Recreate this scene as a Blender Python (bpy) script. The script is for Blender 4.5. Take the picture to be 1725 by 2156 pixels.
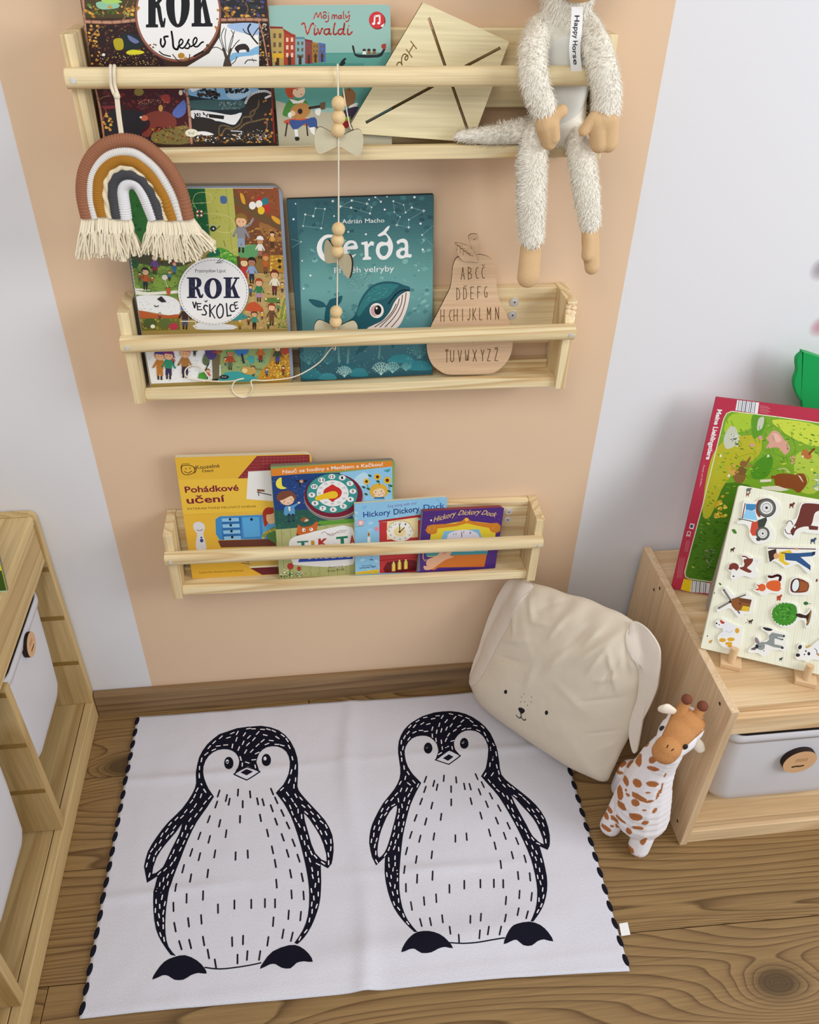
import bpy, bmesh, math, random
from mathutils import Vector, Matrix, noise
from mathutils.geometry import tessellate_polygon
from mathutils.bvhtree import BVHTree
S = bpy.context.scene
for o in list(bpy.data.objects): bpy.data.objects.remove(o)
COL = S.collection
# ------------------------------------------------------------------ camera
PITCH, YAW, ROLL, FPX, DIST, HEIGHT = .6528,.13267,.025693,1758.6,1.2508,1.465
def cam_axes():
    f = Vector((math.sin(YAW)*math.cos(PITCH), math.cos(YAW)*math.cos(PITCH), -math.sin(PITCH)))
    r = Vector((math.cos(YAW), -math.sin(YAW), 0)); u = r.cross(f)
    return math.cos(ROLL)*r+math.sin(ROLL)*u, -math.sin(ROLL)*r+math.cos(ROLL)*u, f
cr, cu, cf = cam_axes()
cd = bpy.data.cameras.new('camera'); cam = bpy.data.objects.new('camera', cd); COL.objects.link(cam)
cd.sensor_fit = 'HORIZONTAL'; cd.sensor_width = 36; cd.lens = FPX/1725*36; cd.clip_start = .02
cam.matrix_world = Matrix(((cr.x, cu.x, -cf.x, 0), (cr.y, cu.y, -cf.y, -DIST), (cr.z, cu.z, -cf.z, HEIGHT), (0, 0, 0, 1)))
S.camera = cam
# ------------------------------------------------------------------ light
wd = bpy.data.worlds.new('world'); S.world = wd; wd.use_nodes = True
bg = wd.node_tree.nodes['Background']; bg.inputs[0].default_value = (.93, .96, 1, 1); bg.inputs[1].default_value = .50
def area(name, loc, aim, sx, sy, power, col):
    l = bpy.data.lights.new(name, 'AREA'); l.shape = 'RECTANGLE'; l.size = sx; l.size_y = sy; l.energy = power; l.color = col
    o = bpy.data.objects.new(name, l); COL.objects.link(o); o.location = loc
    o.rotation_euler = (Vector(aim)-Vector(loc)).to_track_quat('-Z', 'Y').to_euler(); return o
area('window_light', (2.35, -1.55, 1.75), (.1, 0, .75), 1.3, 1.3, 39, (.97, .98, 1))
area('ceiling_light', (-.35, -1.75, 2.45), (.15, -.1, .45), .9, .9, 14, (1, .94, .84))
S.view_settings.view_transform = 'Standard'; S.view_settings.look = 'None'
S.view_settings.exposure = 0; S.view_settings.gamma = 1; S.view_settings.use_curve_mapping = False
# ------------------------------------------------------------------ colours, materials
GAIN = 1.12
def lin(h, g=GAIN):
    v = [int(h[i:i+2], 16)/255 for i in (0, 2, 4)]
    return tuple(min(.92, g*(x/12.92 if x <= .04045 else ((x+.055)/1.055)**2.4)) for x in v)+(1,)
MATS = {}
class NT:
    def __init__(s, name, rough=.6, spec=.3):
        s.m = bpy.data.materials.new(name); s.m.use_nodes = True; s.t = s.m.node_tree; s.b = s.t.nodes['Principled BSDF']
        s.b.inputs['Roughness'].default_value = rough; s.b.inputs['Specular IOR Level'].default_value = spec
    def n(s, kind, **kw):
        x = s.t.nodes.new(kind)
        for k, v in kw.items():
            if k.startswith('i_'):
                key = k[2:]; x.inputs[int(key) if key.isdigit() else key].default_value = v
            else: setattr(x, k, v)
        return x
    def l(s, a, ao, b, bi): s.t.links.new(a.outputs[ao], b.inputs[bi])
    def ramp(s, stops):
        r = s.n('ShaderNodeValToRGB'); e = r.color_ramp.elements
        while len(e) < len(stops): e.new(.5)
        for x, (p, c) in zip(e, stops): x.position = p; x.color = c
        return r
    def bump(s, src, out, strength, dist=.001):
        b = s.n('ShaderNodeBump', i_Strength=strength, i_Distance=dist); s.l(src, out, b, 'Height'); s.l(b, 0, s.b, 'Normal')
def plain(name, hexc, rough=.6, spec=.3, bump=0, bscale=400, var=0):
    if name in MATS: return MATS[name]
    t = NT(name, rough, spec); t.b.inputs['Base Color'].default_value = lin(hexc)
    if bump or var:
        tc = t.n('ShaderNodeTexCoord'); nz = t.n('ShaderNodeTexNoise', i_Scale=bscale, i_Detail=4.0); t.l(tc, 'Object', nz, 'Vector')
        if bump: t.bump(nz, 'Fac', bump)
        if var:
            c = lin(hexc); r = t.ramp([(.3, tuple(x*(1-var) for x in c[:3])+(1,)), (.7, tuple(min(.95, x*(1+var)) for x in c[:3])+(1,))]); t.l(nz, 'Fac', r, 0); t.l(r, 0, t.b, 'Base Color')
    MATS[name] = t.m; return t.m
def wood(name, light, dark, axis='x', rings=9.0, scale=7.0, stretch=.10, rough=.5, knots=0, contrast=1.0, mid=None, spec=.3, swirl=0, fine=.75, flat=False, thin=False):
    """pine: contour lines of a noise stretched along the grain, plus fine fibres and optional knots"""
    if name in MATS: return MATS[name]
    t = NT(name, rough, spec); tc = t.n('ShaderNodeTexCoord'); oi = t.n('ShaderNodeObjectInfo')
    mp = t.n('ShaderNodeMapping'); sc = [scale]*3; k = 'xyz'.index(axis); sc[k] = scale*stretch; mp.inputs['Scale'].default_value = sc
    off = t.n('ShaderNodeVectorMath', operation='SCALE'); cmb = t.n('ShaderNodeCombineXYZ', i_X=37.0, i_Y=91.0, i_Z=53.0)
    t.l(cmb, 0, off, 0); t.l(oi, 'Random', off, 'Scale')
    add = t.n('ShaderNodeVectorMath', operation='ADD'); t.l(tc, 'Object', mp, 'Vector'); t.l(mp, 0, add, 0); t.l(off, 0, add, 1)
    nz = t.n('ShaderNodeTexNoise', i_Scale=1.0, i_Detail=1.5, i_Roughness=.35, i_Distortion=.25); t.l(add, 0, nz, 'Vector')
    mul = t.n('ShaderNodeMath', operation='MULTIPLY'); mul.inputs[1].default_value = rings; t.l(nz, 'Fac', mul, 0)
    if knots:
        mk = t.n('ShaderNodeMapping'); s3 = [knots]*3; s3[k] = knots*.6; mk.inputs['Scale'].default_value = s3; t.l(tc, 'Object', mk, 'Vector')
        ad = t.n('ShaderNodeVectorMath', operation='ADD'); t.l(mk, 0, ad, 0); t.l(off, 0, ad, 1)
        vo = t.n('ShaderNodeTexVoronoi', voronoi_dimensions='2D' if flat else '3D', i_Scale=1.0, i_Randomness=1.0); t.l(ad, 0, vo, 'Vector')
    if swirl:
        dv = t.n('ShaderNodeMath', operation='MULTIPLY'); dv.inputs[1].default_value = -9.0; t.l(vo, 'Distance', dv, 0)
        ex = t.n('ShaderNodeMath', operation='EXPONENT'); t.l(dv, 0, ex, 0); sw = t.n('ShaderNodeMath', operation='MULTIPLY_ADD'); sw.inputs[1].default_value = swirl; t.l(ex, 0, sw, 0); t.l(mul, 0, sw, 2); mul = sw
    fr = t.n('ShaderNodeMath', operation='FRACT'); t.l(mul, 0, fr, 0)
    L, D = lin(light), lin(dark); M = lin(mid) if mid else tuple((a*.65+b*.35) for a, b in zip(L, D))
    D2 = tuple(a+(b-a)*contrast for a, b in zip(L, D))
    r = t.ramp([(0, L), (.60, tuple(a*.6+b*.4 for a, b in zip(L, M))), (.80, M), (.93, D2), (1, L)] if thin else [(0, L), (.55, M), (.86, D2), (1, L)]); t.l(fr, 0, r, 0)
    mp2 = t.n('ShaderNodeMapping'); sc2 = [260.0]*3; sc2[k] = 7.0; mp2.inputs['Scale'].default_value = sc2; t.l(tc, 'Object', mp2, 'Vector')
    fz = t.n('ShaderNodeTexNoise', i_Scale=1.0, i_Detail=3.0); t.l(mp2, 0, fz, 'Vector')
    fr2 = t.ramp([(.3, (.80, .78, .75, 1)), (.7, (1.1, 1.1, 1.1, 1))]); t.l(fz, 'Fac', fr2, 0)
    mx = t.n('ShaderNodeMix', data_type='RGBA', blend_type='MULTIPLY', i_0=fine); t.l(r, 0, mx, 6); t.l(fr2, 0, mx, 7)
    big = t.n('ShaderNodeTexNoise', i_Scale=.35, i_Detail=2.0); t.l(add, 0, big, 'Vector'); br = t.ramp([(.3, (.88, .86, .82, 1)), (.7, (1.06, 1.06, 1.06, 1))]); t.l(big, 'Fac', br, 0)
    mx2 = t.n('ShaderNodeMix', data_type='RGBA', blend_type='MULTIPLY', i_0=.9); t.l(mx, 2, mx2, 6); t.l(br, 0, mx2, 7)
    last = (mx2, 2)
    if knots:
        kr = t.ramp([(.05, (.8, .8, .8, 1)), (.08, (.3, .3, .3, 1)), (.13, (0, 0, 0, 1))]); t.l(vo, 'Distance', kr, 0)
        m3 = t.n('ShaderNodeMix', data_type='RGBA'); t.l(kr, 0, m3, 0); t.l(mx2, 2, m3, 6); m3.inputs[7].default_value = tuple(x*.5 for x in D[:3])+(1,)
        last = (m3, 2)
    t.l(last[0], last[1], t.b, 'Base Color'); t.bump(fr, 0, .12, .0006)
    MATS[name] = t.m; return t.m
def printed(name, rough=.35, spec=.35, fabric=0):
    if name in MATS: return MATS[name]
    t = NT(name, rough, spec); a = t.n('ShaderNodeAttribute', attribute_name='Col'); t.l(a, 'Color', t.b, 'Base Color')
    if fabric:
        tc = t.n('ShaderNodeTexCoord'); nz = t.n('ShaderNodeTexNoise', i_Scale=fabric, i_Detail=3.0); t.l(tc, 'Object', nz, 'Vector'); t.bump(nz, 'Fac', .35)
    MATS[name] = t.m; return t.m
PINE = wood('pine_shelf', 'ebdab2', 'cfb182', 'x', rings=13, scale=9, stretch=.07, contrast=1.0)
PINEZ = wood('pine_upright', 'ebdab2', 'cfb182', 'z', rings=13, scale=9, stretch=.07, contrast=1.0)
CABX = wood('pine_cabinet_x', 'e2c8a2', 'c9a67a', 'x', rings=9, scale=7, stretch=.08, contrast=.8, knots=5)
CABY = wood('pine_cabinet_y', 'dcc096', 'c4a270', 'y', rings=9, scale=7, stretch=.08, contrast=.8, knots=5)
CABZ = wood('pine_cabinet_z', 'e2c9a8', 'd0b08a', 'z', rings=9, scale=7, stretch=.10, contrast=.7, knots=4)
LCABY = wood('pine_left_y', 'd0b684', 'b39360', 'y', rings=9, scale=7, stretch=.08, contrast=.8, knots=4)
LCABZ = wood('pine_left_z', 'c9ae7c', 'ae8e58', 'z', rings=9, scale=7, stretch=.10, contrast=.8, knots=6)
PLANK = wood('floor_planks', '94784f', '5e4629', 'x', rings=38, scale=7.5, stretch=.05, rough=.42, knots=3.2, contrast=.95, mid='7f6340', spec=.35, swirl=9, fine=.95, flat=True, thin=True)
BASEB = wood('baseboard_wood', '8f7454', '715840', 'x', rings=7, scale=12, stretch=.05, rough=.5)
BEECH = plain('beech', 'dcc090', .5, .3, .1, 200, .06)
PLY = wood('poplar_ply', 'e4d9b4', 'ddd0a6', 'x', rings=3, scale=6, stretch=.2, contrast=.5, rough=.6)
PLYEDGE = plain('laser_burnt_edge', '2a1d18', .8)
PEARW = wood('pear_ply', 'd9bb9c', 'cdac8c', 'x', rings=7, scale=10, stretch=.10, contrast=.6, rough=.55)
STEEL = plain('screw_steel', 'dfe1e3', .4); STEEL.node_tree.nodes['Principled BSDF'].inputs['Metallic'].default_value = .5
DARK = plain('dark_recess', '222222', .7)
PRINT = printed('printed_cover'); PRINTM = printed('printed_matt', .6, .2)
# ------------------------------------------------------------------ mesh helpers
class MB:
    def __init__(s): s.v = []; s.f = []; s.c = []; s.cur = (1, 1, 1, 1); s.mi = []; s.m = 0
    def add(s, vs, fs):
        o = len(s.v); s.v += [tuple(p) for p in vs]
        for f in fs: s.f.append([o+i for i in f]); s.c.append(s.cur); s.mi.append(s.m)
        return s
    def box(s, x0, y0, z0, x1, y1, z1):
        return s.add([(x0,y0,z0),(x1,y0,z0),(x1,y1,z0),(x0,y1,z0),(x0,y0,z1),(x1,y0,z1),(x1,y1,z1),(x0,y1,z1)],
            [(0,3,2,1),(4,5,6,7),(0,1,5,4),(1,2,6,5),(2,3,7,6),(3,0,4,7)])
    def prism(s, pts, lo, hi, ax=1):
        """extrude a 2D outline: ax=1 -> pts are (x,z), extruded in y; ax=0 -> (y,z) in x; ax=2 -> (x,y) in z"""
        P = lambda p, h: (p[0], h, p[1]) if ax == 1 else ((h, p[0], p[1]) if ax == 0 else (p[0], p[1], h))
        n = len(pts); s.add([P(p, lo) for p in pts]+[P(p, hi) for p in pts], [tuple(range(n))[::-1], tuple(range(n, 2*n))]+[(i, (i+1) % n, n+(i+1) % n, n+i) for i in range(n)]); return s
    def plate(s, outer, holes, y0, y1, mside=None):
        """flat board in the x-z plane with holes, y0 = front face, y1 = back face"""
        loops = [outer]+holes; flat = [p for l in loops for p in l]
        tri = tessellate_polygon([[Vector((p[0], p[1], 0)) for p in l] for l in loops]); n = len(flat)
        s.add([(p[0], y0, p[1]) for p in flat]+[(p[0], y1, p[1]) for p in flat], [tuple(t) for t in tri]+[tuple(n+i for i in t[::-1]) for t in tri])
        m = s.m
        if mside is not None: s.m = mside
        b = 0
        for l in loops:
            k = len(l); s.add([(p[0], y0, p[1]) for p in l]+[(p[0], y1, p[1]) for p in l], [(i, (i+1) % k, k+(i+1) % k, k+i) for i in range(k)])
        s.m = m; return s
    def tube(s, path, rad, seg=8, caps=True, prof=None):
        P = [Vector(p) for p in path]; n = len(P); rs = rad if isinstance(rad, (list, tuple)) else [rad]*n
        up = None; vs = []
        for i, p in enumerate(P):
            t = (P[min(i+1, n-1)]-P[max(i-1, 0)]).normalized()
            if up is None: up = t.orthogonal().normalized()
            up = (up-t*up.dot(t)).normalized(); w = t.cross(up)
            for k in range(seg):
                a = 2*math.pi*k/seg; r = rs[i]*(prof(i, a) if prof else 1); vs.append(p+up*math.cos(a)*r+w*math.sin(a)*r)
        fs = [(i*seg+k, i*seg+(k+1) % seg, (i+1)*seg+(k+1) % seg, (i+1)*seg+k) for i in range(n-1) for k in range(seg)]
        if caps: fs += [tuple(range(seg))[::-1], tuple((n-1)*seg+k for k in range(seg))]
        return s.add(vs, fs)
    def ball(s, c, r, seg=12, rings=8, sx=1, sy=1, sz=1):
        vs = [(c[0], c[1], c[2]+r*sz)]
        for i in range(1, rings):
            a = math.pi*i/rings
            for k in range(seg): b = 2*math.pi*k/seg; vs.append((c[0]+r*sx*math.sin(a)*math.cos(b), c[1]+r*sy*math.sin(a)*math.sin(b), c[2]+r*sz*math.cos(a)))
        vs.append((c[0], c[1], c[2]-r*sz)); L = len(vs)-1
        fs = [(0, 1+k, 1+(k+1) % seg) for k in range(seg)]
        for i in range(rings-2):
            for k in range(seg): a = 1+i*seg; fs.append((a+k, a+seg+k, a+seg+(k+1) % seg, a+(k+1) % seg))
        a = 1+(rings-2)*seg; fs += [(a+k, L, a+(k+1) % seg) for k in range(seg)]
        return s.add(vs, fs)
    def build(s, name, mat, parent=None, bevel=0, smooth=False, col=False, label=None, seg=2):
        me = bpy.data.meshes.new(name); me.from_pydata(s.v, [], s.f); mats = mat if isinstance(mat, (list, tuple)) else [mat]
        for m in mats: me.materials.append(m)
        if len(mats) > 1: me.polygons.foreach_set('material_index', s.mi)
        if col:
            at = me.attributes.new('Col', 'FLOAT_COLOR', 'CORNER'); buf = []
            for f, c in zip(s.f, s.c): buf += list(c)*len(f)
            at.data.foreach_set('color', buf)
        if bevel:
            bm = bmesh.new(); bm.from_mesh(me); bmesh.ops.remove_doubles(bm, verts=bm.verts, dist=1e-5)
            bmesh.ops.bevel(bm, geom=[e for e in bm.edges if len(e.link_faces) == 2 and e.calc_face_angle(0) > .5], offset=bevel, segments=seg, affect='EDGES', profile=.5); bm.to_mesh(me); bm.free()
        if smooth:
            me.polygons.foreach_set('use_smooth', [True]*len(me.polygons))
        me.update(); o = bpy.data.objects.new(name, me); COL.objects.link(o)
        if parent: o.parent = parent
        if label: o['label'] = label
        return o
def thing(name, label, cat, loc=(0, 0, 0), rot=(0, 0, 0), group=None, mat=None):
    o = bpy.data.objects.new(name, None); COL.objects.link(o); o.empty_display_size = .02
    if mat is not None: o.matrix_world = mat
    else: o.location = loc; o.rotation_euler = rot
    return tag(o, label, cat, group)
def tag(o, label, cat, group=None):
    o['label'] = label; o['category'] = cat
    if group: o['group'] = group
    return o
def struct(o): o['kind'] = 'structure'; return o
def stuff(o): o['kind'] = 'stuff'; return o
def catmull(pts, closed=True, n=5):
    N = len(pts); out = []
    for i in range(N if closed else N-1):
        g = (lambda k: pts[k % N]) if closed else (lambda k: pts[max(0, min(N-1, k))])
        p = [g(i+d) for d in (-1, 0, 1, 2)]
        for k in range(n):
            t = k/n
            out.append(tuple(.5*(2*p[1][a]+(p[2][a]-p[0][a])*t+(2*p[0][a]-5*p[1][a]+4*p[2][a]-p[3][a])*t*t+(3*p[1][a]-p[0][a]-3*p[2][a]+p[3][a])*t**3) for a in range(len(p[0]))))
    if not closed: out.append(tuple(pts[-1]))
    return out
def smoothstep(a, b, x): t = max(0, min(1, (x-a)/(b-a))); return t*t*(3-2*t)
# ------------------------------------------------------------------ printed artwork: layers of thin ink polygons, units 0.1 mm in the plane of the sheet
TXT = {}
def text_mesh(s, bold):
    if (s, bold) in TXT: return TXT[(s, bold)]
    c = bpy.data.curves.new('t', 'FONT'); c.body = s; c.resolution_u = 3; c.offset = bold*.012
    o = bpy.data.objects.new('t', c); me = o.to_mesh(); v = [(p.co.x, p.co.y) for p in me.vertices]; f = [tuple(p.vertices) for p in me.polygons]
    o.to_mesh_clear(); bpy.data.objects.remove(o); bpy.data.curves.remove(c); x0 = min(p[0] for p in v); x1 = max(p[0] for p in v)
    TXT[(s, bold)] = ([((p[0]-x0)/(x1-x0), p[1]/.70) for p in v], f); return TXT[(s, bold)]
def clip_poly(p, x0, y0, x1, y1):
    for ax, lim, sg in ((0, x0, 1), (0, x1, -1), (1, y0, 1), (1, y1, -1)):
        out = []
        for i in range(len(p)):
            a, b = p[i-1], p[i]; ia = (a[ax]-lim)*sg >= 0; ib = (b[ax]-lim)*sg >= 0
            if ia != ib: t = (lim-a[ax])/(b[ax]-a[ax]); out.append((a[0]+(b[0]-a[0])*t, a[1]+(b[1]-a[1])*t))
            if ib: out.append(b)
        p = out
        if len(p) < 3: return []
    return p
def pairs(l): return [(l[i], l[i+1]) for i in range(0, len(l), 2)]
def stroke(pts, w):
    """outline polygons (quads + round joints) of a thick polyline"""
    res = []; h = w/2
    for a, b in zip(pts, pts[1:]):
        d = math.dist(a, b)
        if d < 1e-6: continue
        nx, ny = -(b[1]-a[1])/d*h, (b[0]-a[0])/d*h; res.append([(a[0]+nx, a[1]+ny), (a[0]-nx, a[1]-ny), (b[0]-nx, b[1]-ny), (b[0]+nx, b[1]+ny)])
    if w > 5:
        for p in pts: res.append([(p[0]+h*math.cos(k*.785), p[1]+h*math.sin(k*.785)) for k in range(8)])
    return res
class Ink:
    def __init__(s, x0, y0, x1, y1): s.box = (x0, y0, x1, y1); s.layers = []; s.z = 0
    def poly(s, c, p):
        p = clip_poly(p, *s.box)
        if p: s.layers.append((c, p, [tuple(range(len(p)))], s.z))
    def strokes(s, c, pts, w):
        q = [clip_poly(p, *s.box) for p in stroke(pts, w)]; q = [p for p in q if p]
        for p in q: s.layers.append((c, p, [tuple(range(len(p)))], s.z))
    def draw(s, shapes):
        for sh in shapes:
            k = sh[0]; c = sh[1]; s.z += 1
            if k == 'R': x0, y0, x1, y1 = s.box; s.poly(c, [(x0, y0), (x1, y0), (x1, y1), (x0, y1)])
            elif k == 'G':
                x0, y0, x1, y1 = s.box; st = sh[2]; N = 70; lo, hi = st[0][0], st[-1][0]
                for i in range(N):
                    yy = lo+(hi-lo)*(i+.5)/N; q = max(j for j in range(len(st)-1) if st[j][0] <= yy); f = (yy-st[q][0])/(st[q+1][0]-st[q][0])
                    col = ''.join('%02x' % round(int(st[q][1][m:m+2], 16)*(1-f)+int(st[q+1][1][m:m+2], 16)*f) for m in (0, 2, 4)); a, b = lo+(hi-lo)*i/N, lo+(hi-lo)*(i+1)/N
                    s.poly(col, [(x0, a), (x1, a), (x1, b), (x0, b)])
            elif k == 'P': p = pairs(sh[3]); s.poly(c, catmull(p, True, sh[2]) if sh[2] else p)
            elif k == 'E':
                n, cx, cy, ux, uy, vx, vy = sh[2:]; s.poly(c, [(cx+ux*math.cos(a)+vx*math.sin(a), cy+uy*math.cos(a)+vy*math.sin(a)) for a in [2*math.pi*i/n for i in range(n)]])
            elif k == 'L': p = pairs(sh[4]); s.strokes(c, catmull(p, False, sh[3]) if sh[3] else p, sh[2])
            elif k == 'M':
                for i in range(0, len(sh[3]), 4): s.strokes(c, [tuple(sh[3][i:i+2]), tuple(sh[3][i+2:i+4])], sh[2])
            elif k == 'H':
                loops = [pairs(sh[2])]+[pairs(h) for h in sh[3]]; tri = tessellate_polygon([[Vector((p[0], p[1], 0)) for p in l] for l in loops]); s.layers.append((c, [p for l in loops for p in l], [tuple(t) for t in tri], s.z))
            elif k == 'T':
                _, c, txt, ax, ay, bx, by, hh, bold, shear = sh; v, f = text_mesh(txt, bold); ux, uy = bx-ax, by-ay; L = math.hypot(ux, uy); px, py = -uy/L*hh, ux/L*hh
                s.layers.append((c, [(ax+ux*(x+shear*y)+px*y, ay+uy*(x+shear*y)+py*y) for x, y in v], f, s.z))
            elif k == 'S':
                _, cols, pl, n, r0, r1, asp, seed = sh; pl = pairs(pl); rr = random.Random(seed); xs = [p[0] for p in pl]; ys = [p[1] for p in pl]; done = 0
                for _i in range(n*6):
                    if done >= n: break
                    x, y = rr.uniform(min(xs), max(xs)), rr.uniform(min(ys), max(ys)); ins = False
                    for i in range(len(pl)):
                        (x1, y1), (x2, y2) = pl[i], pl[i-1]
                        if (y1 > y) != (y2 > y) and x < (x2-x1)*(y-y1)/(y2-y1)+x1: ins = not ins
                    if not ins: continue
                    done += 1; s.z += (1 if done % max(1, n//5) == 0 else 0); r = rr.uniform(r0, r1); ro = rr.uniform(-.6, .6); m = rr.choice((6, 7, 8))
                    q = [(r*rr.uniform(.7, 1.1)*math.cos(a), r*asp*rr.uniform(.7, 1.1)*math.sin(a)) for a in [2*math.pi*i/m for i in range(m)]]
                    s.poly(rr.choice(cols), [(x+a*math.cos(ro)-b*math.sin(ro), y+a*math.sin(ro)+b*math.cos(ro)) for a, b in q])
            elif k == 'K':
                _, ox, oy, hx, hy, hair, skin, top, bot, shoe, hat, skirt = sh; rx, ry = hy, -hx; z0 = s.z
                X = lambda l: [(ox+rx*a+hx*b, oy+ry*a+hy*b) for a, b in l]; w = math.hypot(hx, hy)
                def el(c, x, y, r1, r2, n=12): s.z += 1; s.poly(c, X([(x+r1*math.cos(6.2832*i/n), y+r2*math.sin(6.2832*i/n)) for i in range(n)]))
                for sg in (-.05, .05): s.strokes(shoe, X([(sg, 0), (sg, .34)]), .055*w)
                s.z += 1
                if skirt: s.poly(bot, X([(-.15, .18), (.15, .18), (.07, .45), (-.07, .45)]))
                else: s.poly(bot, X([(-.1, .12), (-.02, .12), (0, .25), (.02, .12), (.1, .12), (.09, .42), (-.09, .42)]))
                for sg in (-1, 1): s.strokes(top, X([(sg*.2, .4), (sg*.08, .63)]), .06*w)
                s.z += 1; s.poly(top, X([(-.11, .36), (.11, .36), (.09, .67), (-.09, .67)])); el(hair, 0, .83, .17, .18); el(skin, 0, .79, .138, .135)
                s.z += 1
                if hat: s.poly(hat, X([(-.18, .86), (.18, .86), (.12, 1), (0, 1.05), (-.12, 1)]))
                else: s.poly(hair, X([(-.165, .8), (-.09, .88), (.08, .88), (.165, .8), (.1, .98), (-.1, .98)]))
                for sg in (-.05, .05): el('2a1c18', sg, .79, .014, .014, 6)
    def mesh(s, mb, place, step=2.5e-6, start=2e-5):
        """place(x, y, lift) -> 3D point; x, y in metres"""
        for c, p, f, i in s.layers:
            mb.cur = lin(c); z = start+step*i; mb.add([place(x*1e-4, y*1e-4, z) for x, y in p], f)
        return mb
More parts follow.
